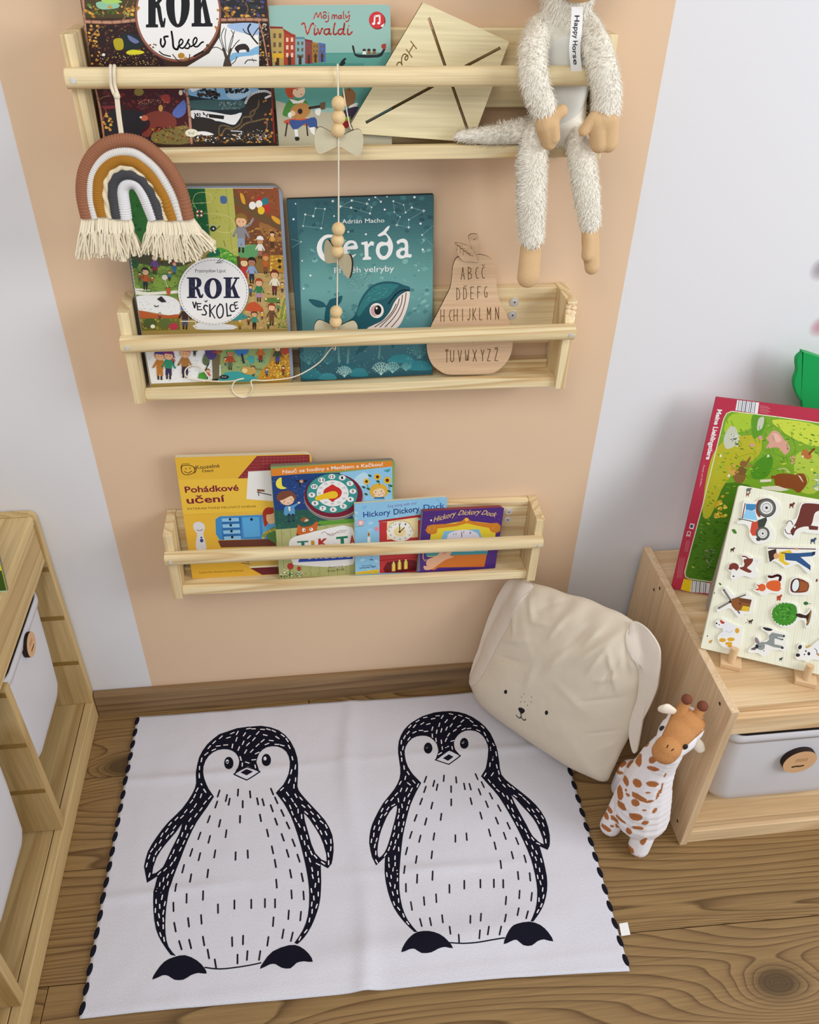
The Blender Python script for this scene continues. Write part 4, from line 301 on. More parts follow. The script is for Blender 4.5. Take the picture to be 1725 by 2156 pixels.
'school':[('R','a08a4c',0,-160,2239,2919),('P','6f8a3c',0,[35,2089,844,2077,754,1341,16,1357]),('S',['5a7a34','86a048','4a6a2c','7a9a40'],[35,2007,752,1996,657,1460,-12,1445],150,19,54,.5,41),('P','4a4a34',3,[-5,2007,858,1967,729,1815,2,1883]),('P','2f5a3c',3,[4,1897,63,1924,124,1881,84,1798,18,1813]),('P','7c9a3e',4,[266,1640,397,1694,599,1662,642,1561,468,1507,304,1525]),('P','e4e2d4',2,[-7,1473,181,1441,405,1450,629,1460,623,1417,399,1407,147,1398,-2,1416]),('P','e4e2d4',2,[-3,1502,120,1492,241,1468,-7,1473]),('P','e3e4e4',4,[-2,1372,313,1394,518,1361,631,1256,598,1108,453,1082,138,1149,10,1181]),('S',['b9bcc4','c8ccd4'],[16,1357,586,1345,557,1124,31,1181],40,7,16,.5,42),('P','b0582c',3,[15,1167,204,1118,410,1083,582,1094,586,1019,306,1041,11,1048]),('P','6a6a2c',0,[11,1048,588,1034,579,852,-5,852]),('S',['8a8a3a','4a4a20','a89a4a','7a3a2a'],[24,1040,587,1026,566,860,12,867],60,11,27,.6,43),('E','4a5a30',20,147,969,98.6,-2.5,-10.9,-75),('E','5a6a38',20,380,963,99.1,-2.5,-10.2,-75.2),('E','b03a4a',20,486,908,71.1,-1.8,-7.2,-54.4),('E','f0e8d8',20,182,916,33.9,-.9,-4.3,-30.1),('P','b89a62',0,[1664,1714,2228,1704,2233,824,1357,847,1635,1204]),('S',['a88850','c8ac74','9a8040','b0a060'],[1691,1699,2227,1689,2219,840,1416,861],120,19,46,.5,44),('P','b8862c',0,[1999,2061,2250,2057,2228,1697,1987,1701]),('S',['d8a838','e8c860','9a6a20'],[2012,2046,2249,2043,2228,1704,1988,1708],60,9,24,.7,45),('E','3a2a1c',20,2140,1869,28.1,-.5,-1.9,-28.3),('E','3a2a1c',20,2137,1780,24,-.4,-1.6,-24.2),('P','8a6a34',0,[1556,2067,2013,2060,1987,1701,1551,1709]),('M','6a4a24',11,[1748,1705,2171,1690]),('P','e6e8ec',0,[14,599,863,574,1123,257,1096,-2,26,-14]),('S',['c4ccd8','d0d6de','b8c2cc'],[53,574,1064,545,1083,14,30,18],70,11,27,.4,46),('P','8fa26a',0,[1154,566,1948,543,1852,234,1681,-23,1096,-2]),('S',['7a9a70','a8b078','6a8a60','4a9a9a'],[1167,542,1873,521,1732,42,1114,30],70,14,41,.5,47),('P','b98a2c',2,[1917,312,2246,534,2237,-8,1652,-13]),('S',['d8b038','e8d060','9a7420','c86a2c','7a5a1c'],[1931,296,2228,479,2215,9,1729,1],220,7,19,.7,48),('P','3a9a9c',3,[1104,79,1291,154,1613,62,1636,-21,1095,-11]),('P','4aa0a0',3,[1550,388,1641,401,1648,305,1571,275]),('P','e0e4e8',2,[864,959,1377,908,1371,839,809,854]),('L','d8d040',10,3,[2067,982,2128,1252,2223,1384]),('L','8aa030',10,3,[2084,982,2145,1240,2227,1351]),('L','4a7a2a',10,3,[2102,981,2161,1228,2230,1318]),('L','6a9a34',10,3,[2119,981,2178,1215,2234,1286]),('L','d8d040',10,3,[2137,980,2194,1203,2238,1253]),('L','8aa030',10,3,[2154,980,2211,1190,2242,1220]),('L','4a7a2a',10,3,[2172,980,2228,1178,2246,1187]),('L','6a9a34',10,3,[2189,979,2244,1166,2250,1154]),('S',['3a6a2c','5a8a34','8ab03a'],[2040,1013,2247,1069,2248,832,2042,837],60,8,22,.4,49),('P','3a7a40',0,[-25,2936,1180,2928,1172,2196,1087,2018,-174,2037]),('P','1f5c38',0,[829,2931,1171,2929,1164,2206,1034,2207,961,2530]),('S',['2c6a3c','3f8a48','246038'],[45,2927,1161,2920,1150,2252,-48,2082],120,14,40,.6,50),('P','a9a9b8',0,[557,2775,719,2773,773,2202,569,2204]),('S',['8a4a6a','6a6a9a','c8a0b0','505a80'],[564,2766,708,2765,755,2211,580,2213],50,9,23,.6,51),('P','b3b45a',0,[1175,2929,1560,2926,1563,1954,1307,1958,1182,2196]),('S',['a8a850','bcbc66','98984a'],[1188,2920,1550,2917,1546,1973,1309,1977],60,7,20,.5,52),('M','8a8a3c',5,[1469,2927,1469,1965]),('P','4a6a9a',2,[1378,2786,1460,2781,1455,2692,1377,2693]),('P','7a4a2c',0,[1560,2926,2201,2922,2216,2145,2223,1953,1563,1954]),('P','6a5030',0,[1557,2794,1782,2631,2194,2388,2198,2305,1808,2503,1565,2686]),('P','8a4c2c',2,[1569,2917,2191,2913,2183,2518,1980,2556,1740,2792]),('S',['a05a34','8a3a24','6a3a20','b0703a','9a5a3a'],[1586,2908,2190,2905,2186,2554,1865,2630,1606,2829],90,9,27,.35,53),('P','d8a030',2,[1652,2829,1703,2793,1716,2676,1668,2704]),('P','d8a030',2,[2071,2519,2180,2463,2175,2389,2085,2454]),('P','9a6a3a',2,[1896,2429,2169,2296,2197,2145,1928,2243]),('S',['9a6a34','b8823a','6a4426','5a3a24','c89a4a'],[1602,2487,2205,2277,2205,1973,1575,1983],130,9,27,.5,54),('P','5f9a62',3,[1584,2078,1814,2112,1835,2017,1799,1931,1571,1935]),('P','4f9a3a',4,[1119,1970,1262,2073,1391,2042,1531,1916,1512,1820,1422,1773,1190,1922]),('S',['8ac040','b0d850','3a8a3a','6aa83a'],[1181,2017,1391,2042,1511,1907,1493,1820,1247,1930],70,9,25,.6,55),('P','1f6a48',3,[1121,1989,1261,2063,1289,1968,1097,1942]),('P','5a3a24',0,[1524,1945,1572,1944,1573,1751,1527,1771]),('L','d8d8a0',5,5,[1034,2610,991,2709,1040,2815,1161,2841,1247,2796,1238,2716,1118,2699,962,2692]),('L','d8d8a0',5,5,[1120,2555,1312,2544,1474,2506,1530,2414,1502,2313,1406,2286,1287,2306]),('L','c8d890',5,4,[1308,1968,1436,2013,1584,2078,1738,2113]),('E','b03a30',20,1101,2556,15.6,-.2,-1.7,-15.4),('E','efe6d8',20,1087,2529,15.6,-.2,-1.8,-15.4),('E','b03a30',20,1058,2518,15.6,-.2,-1.8,-15.4),('E','efe6d8',20,1032,2529,15.6,-.2,-1.8,-15.4),('E','b03a30',20,1024,2556,15.6,-.2,-1.8,-15.3),('E','efe6d8',20,1039,2583,15.5,-.1,-1.8,-15.3),('E','b03a30',20,1067,2594,15.5,-.1,-1.8,-15.3),('E','efe6d8',20,1093,2583,15.6,-.1,-1.8,-15.3),('E','2a3a34',20,1230,2344,44.5,-.5,-4.3,-40.6),('E','c8e0e0',20,1235,2344,13,-.2,-1.4,-12.9),('M','2a3a34',9,[1271,2334,1332,2380]),('M','a8c8a8',7,[1139,2396,1296,2399]),('M','4a5a2a',7,[1362,2175,1377,2090]),('E','efeee4',20,1812,2657,48.1,-.4,-4.5,-54.1),('E','b0302c',20,1919,2728,48,-.4,-4.2,-53.8),('E','2a7a82',20,1992,2710,48.1,-.4,-4,-53.9),('E','eae6da',20,1906,2675,48.1,-.4,-4.2,-54),('E','b8302c',20,2008,2619,48.4,-.4,-4,-54.3),('E','e2c02c',20,1929,2588,48.4,-.5,-4.2,-54.5),('K',1597,2011,48,539,'8a6a2c','e8b890','8a8a90','8fa0b8','3a2a22','',0),('L','9a9aa0',28,0,[1656,2358,1752,2393,1806,2476]),('K',1860,1911,25,313,'6a4a30','c8906a','e4e0d8','a06a60','3a2a22','efece4',0),('K',2049,2071,16,226,'3a1c1c','e8b890','d8a04a','4a3a20','3a2a22','',0),('K',1599,1554,33,370,'8a4a24','efc898','b8382c','b8382c','3a2a22','',1),('K',1711,1551,31,381,'1f1a18','b0785a','8aa4c8','2a3044','3a2a22','',0),('K',1925,1686,22,291,'a8582c','d8985a','b8622c','8a4a2c','3a2a22','',0),('K',2034,1364,26,378,'6a2a20','e0b48a','e4ddc8','6a2a2a','3a2a22','',0),('K',1795,1268,28,351,'a0461f','e0b090','2f7a4a','b088a0','3a2a22','',1),('M','e8e0c0',7,[897,2897,2116,2889]),('K',324,1709,41,293,'3a2a20','d8b090','6a4a8a','8a2a4a','3a2a22','',1),('K',605,1704,24,183,'b03a34','d8b090','3a6aa0','3a6aa0','3a2a22','',0),('K',160,1484,48,326,'2a2420','d8b090','b0582c','2a2a34','3a2a22','',0),('K',653,866,52,418,'c8a868','e0b890','3a2a28','4a4a6a','3a2a22','',0),('K',1691,838,24,289,'5a2a20','d8a880','3a8a7a','3a2a24','3a2a22','',0),('K',1958,893,25,347,'8a3a20','e8b890','6a4a30','6a4a30','3a2a22','',0),('K',1903,833,9,122,'6a8a3a','e8c8a0','4a6a3a','3a2a24','3a2a22','',0),('K',1473,844,15,168,'b8862c','e8c8a0','b8962c','8a6a2c','3a2a22','',0),('P','5a7ab0',3,[626,1167,659,1255,698,1284,728,1246,746,1164]),('E','d8d4cc',20,461,1657,41.3,-.8,-5.4,-39.7),('M','e8e0d0',7,[456,1622,485,1507]),('P','b85a30',2,[459,1493,522,1499,503,1405,466,1391]),('P','2a2428',0,[305,1336,374,1379,438,1290,368,1284]),('L','2a2428',13,2,[257,1242,268,1220,312,1234]),('P','c0532c',3,[1592,1130,1637,1233,1740,1261,1833,1169,1829,1117]),('P','3f8a86',3,[1377,984,1422,1074,1496,1102,1586,1055,1596,1009,1457,982]),('P','5a7a3a',3,[1884,1272,1916,1316,2089,1313,2099,1253,1997,1240]),('E','e8e0a0',20,1901,1302,14.3,-.3,-1.1,-14.8),('E','e8e0a0',20,2081,1305,14.4,-.3,-1,-14.8),('L','d8d0b0',17,0,[604,988,824,983,817,861]),('K',97,1614,19,127,'3a2a20','d8b090','b04a34','3a4a6a','3a2a22','',0),('K',448,1862,15,111,'6a4a2a','e0b890','c8a040','4a3a2a','3a2a22','',0),('K',523,1606,21,156,'8a5a2a','e0b890','4a7a9a','3a3044','3a2a22','',0),('K',269,1568,16,114,'2a2a2a','e0b890','c85a3a','3a4a5a','3a2a22','',0),('K',304,1026,14,104,'5a3a2a','e0b890','8a3a4a','3a3a4a','3a2a22','',0),('K',1676,1351,14,175,'4a2a1c','e0b890','3a6a8a','5a4a3a','3a2a22','',0),('K',2152,1400,10,161,'6a3a1c','e0b890','c8a040','3a3a4a','3a2a22','',0),('K',1609,902,12,137,'3a2a20','e0b890','8a4a2a','2a2a34','3a2a22','',0),('K',1819,988,11,136,'7a4a2a','e0b890','d8b040','4a4a6a','3a2a22','',0),('K',2075,1103,10,150,'2f2422','d8a880','4a8a5a','4a3a2a','3a2a22','',0),('K',904,21,22,194,'8a5a3a','e0b890','c85a4a','3a4a6a','3a2a22','',0),('K',406,296,19,142,'4a3a2a','e0b890','b0483a','3a3a4a','3a2a22','',0),('K',1197,255,14,143,'3a2a2a','e0b890','d8a040','3a5a7a','3a2a22','',0),('K',1613,62,14,179,'5a3a20','e0b890','b04a6a','3a4a5a','3a2a22','',0),('K',1823,55,11,147,'8a4a20','e0b890','4a6a9a','3a3a3a','3a2a22','',0),('K',2082,63,10,163,'3a2a20','e0b890','8a3a2a','4a4a2a','3a2a22','',0),('S',['3a2a1c','2a2a20','4a3a20'],[1677,1699,2227,1689,2219,840,1416,861],60,4,9,.6,101),('S',['2a3020','3a4a24'],[35,2007,752,1996,657,1460,-12,1445],60,4,11,.6,102),('S',['4a5a6a','6a7a8a','3a3a44'],[53,574,1064,545,1083,14,30,18],50,4,9,.5,103),('K',169,62,66,476,'b8742c','e8b890','b8742c','b8742c','3a2a22','4a3a8a',0),('K',302,66,64,476,'6a2a5a','e8b890','2f8a6a','3a3050','3a2a22','7a2f78',0),('K',555,81,61,492,'c8a080','e0b088','a8743a','3a3048','3a2a22','c86a5a',0),('K',744,428,22,188,'2a2a2a','e8b890','2a2a2a','2a2a2a','3a2a22','',0),('K',1264,188,33,334,'4a7a4a','c87a5a','b0462c','5a6a4a','3a2a22','5f9a5a',0),('K',1744,302,24,301,'c8682c','d89060','c8682c','9a2a24','3a2a22','',0),('K',2004,261,21,319,'2f2a28','efc8a0','3a4a3a','3a4a9a','3a2a22','',0),('P','3a78b8',2,[1357,536,1550,554,1556,451,1419,408]),('M','2a2a3a',27,[1466,438,1483,294]),('P','6a6246',0,[1007,420,1128,448,1077,31,980,34]),('P','5a6a4a',2,[854,361,928,502,981,453,947,279,874,281]),('P','4a3a7a',2,[929,572,1052,569,1082,434,1000,357,919,423]),('M','b0402c',24,[1028,483,1161,487]),('P','4f9a3a',0,[776,139,876,168,891,37,752,58]),('M','3a2a28',15,[942,295,878,184]),('P','1f1a18',0,[965,35,1071,48,1043,-9,969,-6]),('P','c09a50',3,[1446,214,1552,227,1666,158,1600,95,1467,116]),('E','e0c890',20,1486,164,44.8,-1.5,-3.4,-38.9),('L','8a6a2c',12,3,[1584,258,1668,191,1757,172]),('E','2a2a2a',20,1160,66,71.5,-2.4,-3.6,-35.8),('T','c8c8c8','Kroř',1125,57,1192,55,26,0,0),('P','b04a34',3,[2095,515,2186,536,2195,432,2074,420]),('M','e8d890',10,[2208,2058,2209,2030,2208,2004,2210,1976,2209,1950,2210,1922,2209,1896,2211,1868,2210,1842,2211,1814,2210,1788,2212,1759,2211,1733,2212,1704,2212,1678,2213,1649,2212,1622,2213,1593,2213,1567,2214,1538,2213,1511,2214,1482,2214,1455,2215,1426,2214,1399,2215,1369,2215,1342,2216,1312,2215,1285,2216,1255,2216,1228,2217,1198,2216,1170,2217,1140,2217,1113,2218,1082,2217,1055,2218,1024,2218,996,2219,966,2218,938,2220,907,2219,879,2220,848,2220,819,2221,788,2220,760,2221,729,2221,700,2222,669,2221,640,2222,609,2222,580,2223,548,2222,519,2223,487,2223,458,2224,426,2224,397,2225,365,2224,335,2225,303,2225,273,2226,241,2225,211,2226,178,2226,148,2227,116,2226,85,2228,52,2227,22,2228,-11]),('M','e0e0b8',8,[26,1993,24,1963,25,1943,23,1912,24,1892,22,1861,23,1841,21,1810,22,1790,19,1759,20,1738,18,1707,19,1687,17,1656,18,1635,16,1604,17,1583,14,1551,15,1530,13,1499,14,1478,12,1446,13,1425,11,1393]),('E','f0efea',48,1139,1427,514.7,-10.6,-54.4,-509.2),('M','4a4a58',7,[1627,1418,1625,1394,1621,1370,1616,1346,1610,1323,1602,1299,1594,1277,1584,1254,1573,1232,1561,1209,1549,1188,1535,1167,1520,1147,1504,1127,1488,1109,1470,1090,1451,1073,1432,1056,1412,1041,1391,1026,1370,1013,1348,1000,1326,989,1303,978,1280,969,1256,960,1232,953,1207,947,1184,942,1159,939,1135,936,1110,935,1086,935,1061,936,1037,939,1013,942,990,947,966,953,944,960,922,969,900,978,879,989,859,1000,839,1013,820,1026,802,1041,785,1056,768,1073,753,1090,739,1108,725,1127,713,1147,702,1166,691,1187,682,1208,674,1230,667,1252,661,1275,657,1297,653,1321,651,1344,650,1368,650,1391,652,1415,654,1438,658,1462,662,1485,668,1509,675,1531,683,1554,692,1576,703,1599,714,1620,726,1641,739,1661,753,1682,768,1701,784,1720,800,1737,818,1755,836,1771,855,1786,874,1801,895,1815,915,1827,937,1840,958,1850,981,1860,1003,1869,1026,1877,1048,1884,1072,1889,1095,1894,1119,1898,1142,1900,1166,1901,1189,1901,1213,1900,1235,1898,1259,1895,1281,1891,1304,1886,1326,1879,1348,1871,1368,1863,1389,1853,1409,1843,1429,1831,1447,1819,1466,1805,1483,1790,1499,1775,1515,1759,1530,1741,1543,1724,1557,1705,1568,1686,1580,1666,1589,1646,1598,1624,1606,1603,1613,1581,1618,1559,1623,1535,1626,1513,1628,1489,1629,1466,1629,1441]),('T','2a2a30','Przemysław Liput',909,1724,1348,1719,51,0,0),('P','20203c',0,[740,1344,888,1341,890,1360,862,1364,875,1473,889,1467,904,1391,922,1341,967,1340,983,1377,986,1402,969,1402,959,1378,949,1390,937,1472,921,1497,962,1521,981,1564,977,1614,947,1645,908,1652,778,1654,776,1636,804,1632,772,1366,743,1363]),('P','f0efea',0,[879,1510,899,1516,914,1566,911,1621,893,1628]),('E','20203c',28,1138,1481,129.1,-2.6,-16.8,-156.4),('E','f0efea',20,1138,1482,47.7,-1,-13.7,-127.4),('P','20203c',0,[1276,1333,1409,1330,1411,1352,1387,1356,1396,1444,1413,1469,1435,1355,1411,1352,1409,1330,1519,1328,1521,1350,1502,1353,1455,1518,1507,1616,1536,1619,1538,1640,1453,1642,1451,1620,1479,1617,1400,1488,1413,1618,1437,1621,1439,1642,1307,1645,1305,1623,1333,1619,1307,1358,1278,1355]),('S',['8a8ab8'],[817,1629,872,1628,854,1354,798,1355],18,3,4,1,57),('S',['8a8ab8'],[1346,1619,1402,1618,1391,1357,1321,1358],18,3,4,1,58),('S',['8a8ab8'],[1033,1568,1089,1567,1070,1393,1013,1394],14,3,4,1,59),('S',['8a8ab8'],[1208,1564,1264,1563,1246,1389,1189,1391],14,3,4,1,60),('L','20222c',20,0,[820,1281,835,1192,866,1280]),('L','20222c',18,0,[934,1256,878,1258,876,1161,938,1163]),('M','20222c',16,[876,1209,922,1211]),('L','20222c',20,3,[1030,1214,995,1230,968,1189,986,1150,999,1114,978,1081,933,1088]),('L','20222c',13,0,[996,1299,1012,1277,1034,1303]),('M','20222c',23,[1064,1239,1047,1053]),('L','20222c',17,0,[1143,1222,1064,1142,1116,1028]),('L','20222c',20,3,[1221,1243,1168,1184,1154,1095,1180,1028,1234,1063,1254,1153,1243,1224,1212,1243]),('L','20222c',21,0,[1310,1248,1305,1054,1361,1068]),('L','20222c',20,3,[1413,1226,1379,1227,1357,1180,1372,1126,1419,1134]),('L','20222c',17,0,[1474,1270,1428,1259,1437,1160,1477,1177]),('M','20222c',14,[1432,1211,1467,1222]),('M','4a4a50',8,[1239,1863,1294,1925,1260,1862,1333,1903,1217,1856,1315,1862])],
'tales':[('R','e2b43e',0,-160,2316,2683),('P','eac24c',0,[1,2263,1652,2212,1612,1478,-16,1499]),('P','8c3036',0,[1384,2685,2282,2692,2296,1716,1584,1747,1211,2229,1019,2231]),('M','a85450',8,[1369,2639,2260,2643,1319,2576,2258,2579,1269,2514,2256,2514,1219,2451,2254,2448,1168,2387,2252,2383,1118,2324,2250,2317,1067,2260,2247,2251]),('M','a85450',6,[1094,2335,1097,2246,1156,2333,1160,2244,1218,2330,1223,2241,1281,2328,1285,2239,1344,2326,1348,2237,1406,2323,1411,2234,1491,2669,1474,2232,1553,2667,1537,2229,1615,2665,1600,2227,1677,2663,1663,2225,1739,2661,1726,2222,1801,2659,1790,2220,1863,2657,1853,2217,1926,2654,1917,2215,1988,2652,1980,2212,2051,2650,2044,2210,2113,2648,2108,2208,2176,2646,2171,2205]),('P','e2b43e',0,[-9,2684,1384,2685,1019,2231,-22,2239]),('P','e9bf46',0,[-11,2246,1420,2208,1411,1568,1343,1512,-16,1499]),('M','c99a30',6,[-17,1493,1332,1504]),('L','5a3a1c',14,4,[207,2537,103,2521,82,2410,133,2341,237,2354,305,2414,284,2502,207,2537]),('L','5a3a1c',14,3,[127,2408,188,2374,254,2416]),('E','5a3a1c',20,158,2464,10.2,-.4,-1.4,-12.3),('E','5a3a1c',20,230,2472,10.2,-.4,-1.4,-12.3),('L','5a3a1c',10,3,[76,2467,107,2558,230,2561]),('L','5a3a1c',12,3,[307,2489,327,2426,290,2365]),('T','4a3a24','Kouzelné',330,2448,733,2473,74,1,0),('T','4a3a24','čtení',425,2380,621,2385,60,1,0),('T','7a2038','Pohádkové',90,1967,1020,1975,127,2,0),('T','7a2038','učení',95,1732,768,1748,146,2,0),('T','5a3a20','INTERAKTIVNÍ MLUVICÍ KNIHA',90,1595,1299,1600,45,0,0),('P','f0eee6',0,[1211,2368,1640,2378,1604,1720,1137,1787]),('M','3a3030',19,[1338,1928,1579,1853]),('M','3a3030',15,[1359,1927,1359,1849]),('P','8a5a3a',0,[1338,1993,1469,1975,1466,1931,1339,1941]),('P','d2b65a',0,[596,1444,1655,1476,1653,140,575,753,522,1120]),('P','3f8ac8',0,[556,1365,637,1428,1620,1424,1612,870,588,894,532,1036]),('P','2c6aa8',0,[666,1392,1011,1392,983,896,643,897]),('P','8cc4e8',0,[665,1381,967,1383,971,1301,669,1305]),('E','1f2430',20,813,1352,23.6,-1.1,-2.5,-29.8),('P','8cc4e8',0,[666,1245,969,1247,973,1164,669,1168]),('E','1f2430',20,815,1219,23.7,-1.1,-2.5,-30.1),('P','8cc4e8',0,[666,1107,971,1109,976,1025,670,1029]),('E','1f2430',20,816,1083,23.9,-1.2,-2.5,-30.4),('P','8cc4e8',0,[667,968,974,970,978,885,671,890]),('E','1f2430',20,818,947,24,-1.2,-2.5,-30.7),('P','5aa8dc',0,[1031,1383,1335,1382,1328,940,1030,933]),('E','1f2430',20,1195,1335,26,-1.2,-2.3,-32.6),('P','5aa8dc',0,[1388,1374,1628,1382,1607,983,1373,952]),('P','6a3a2c',0,[554,882,1601,870,1603,699,594,718]),('E','b0382c',20,1511,1428,112.7,-5.2,-9.5,-162.3),('P','b0382c',3,[1410,1433,1419,1159,1491,1266,1507,1537]),('E','ecc090',20,1551,1358,91.3,-4.3,-8.3,-146.9),('P','b0382c',3,[1426,1460,1509,1577,1638,1558,1589,1452,1479,1430]),('P','5a8a4a',2,[1456,1046,1638,1148,1619,784,1531,817,1448,906]),('L','dcd060',58,3,[1590,1081,1432,1019,1381,910]),('P','d8d8dc',3,[162,1288,252,1325,333,1280,351,1183,309,1048,325,879,316,682,152,691,162,888,195,1053,149,1166]),('L','6a6a78',13,3,[201,1150,252,1120,305,1153]),('E','2f4a8a',20,264,966,17.3,-.9,-2.3,-22.2),('E','2f4a8a',20,263,897,32.5,-1.7,-4.3,-41.8),('P','cfae58',0,[856,407,1644,407,1658,229,1111,201]),('P','eee4c0',0,[1068,239,1658,244,1656,200,1088,197]),('P','6a2430',0,[1088,197,1656,200,1658,20,1303,17]),('M','4a3020',18,[855,392,1076,351]),('M','4a3020',13,[940,329,1094,291]),('T','7a5a20','Zuzanka Malá, Slavomíra a Lukáš Průhovský',132,122,958,127,38,0,0)],
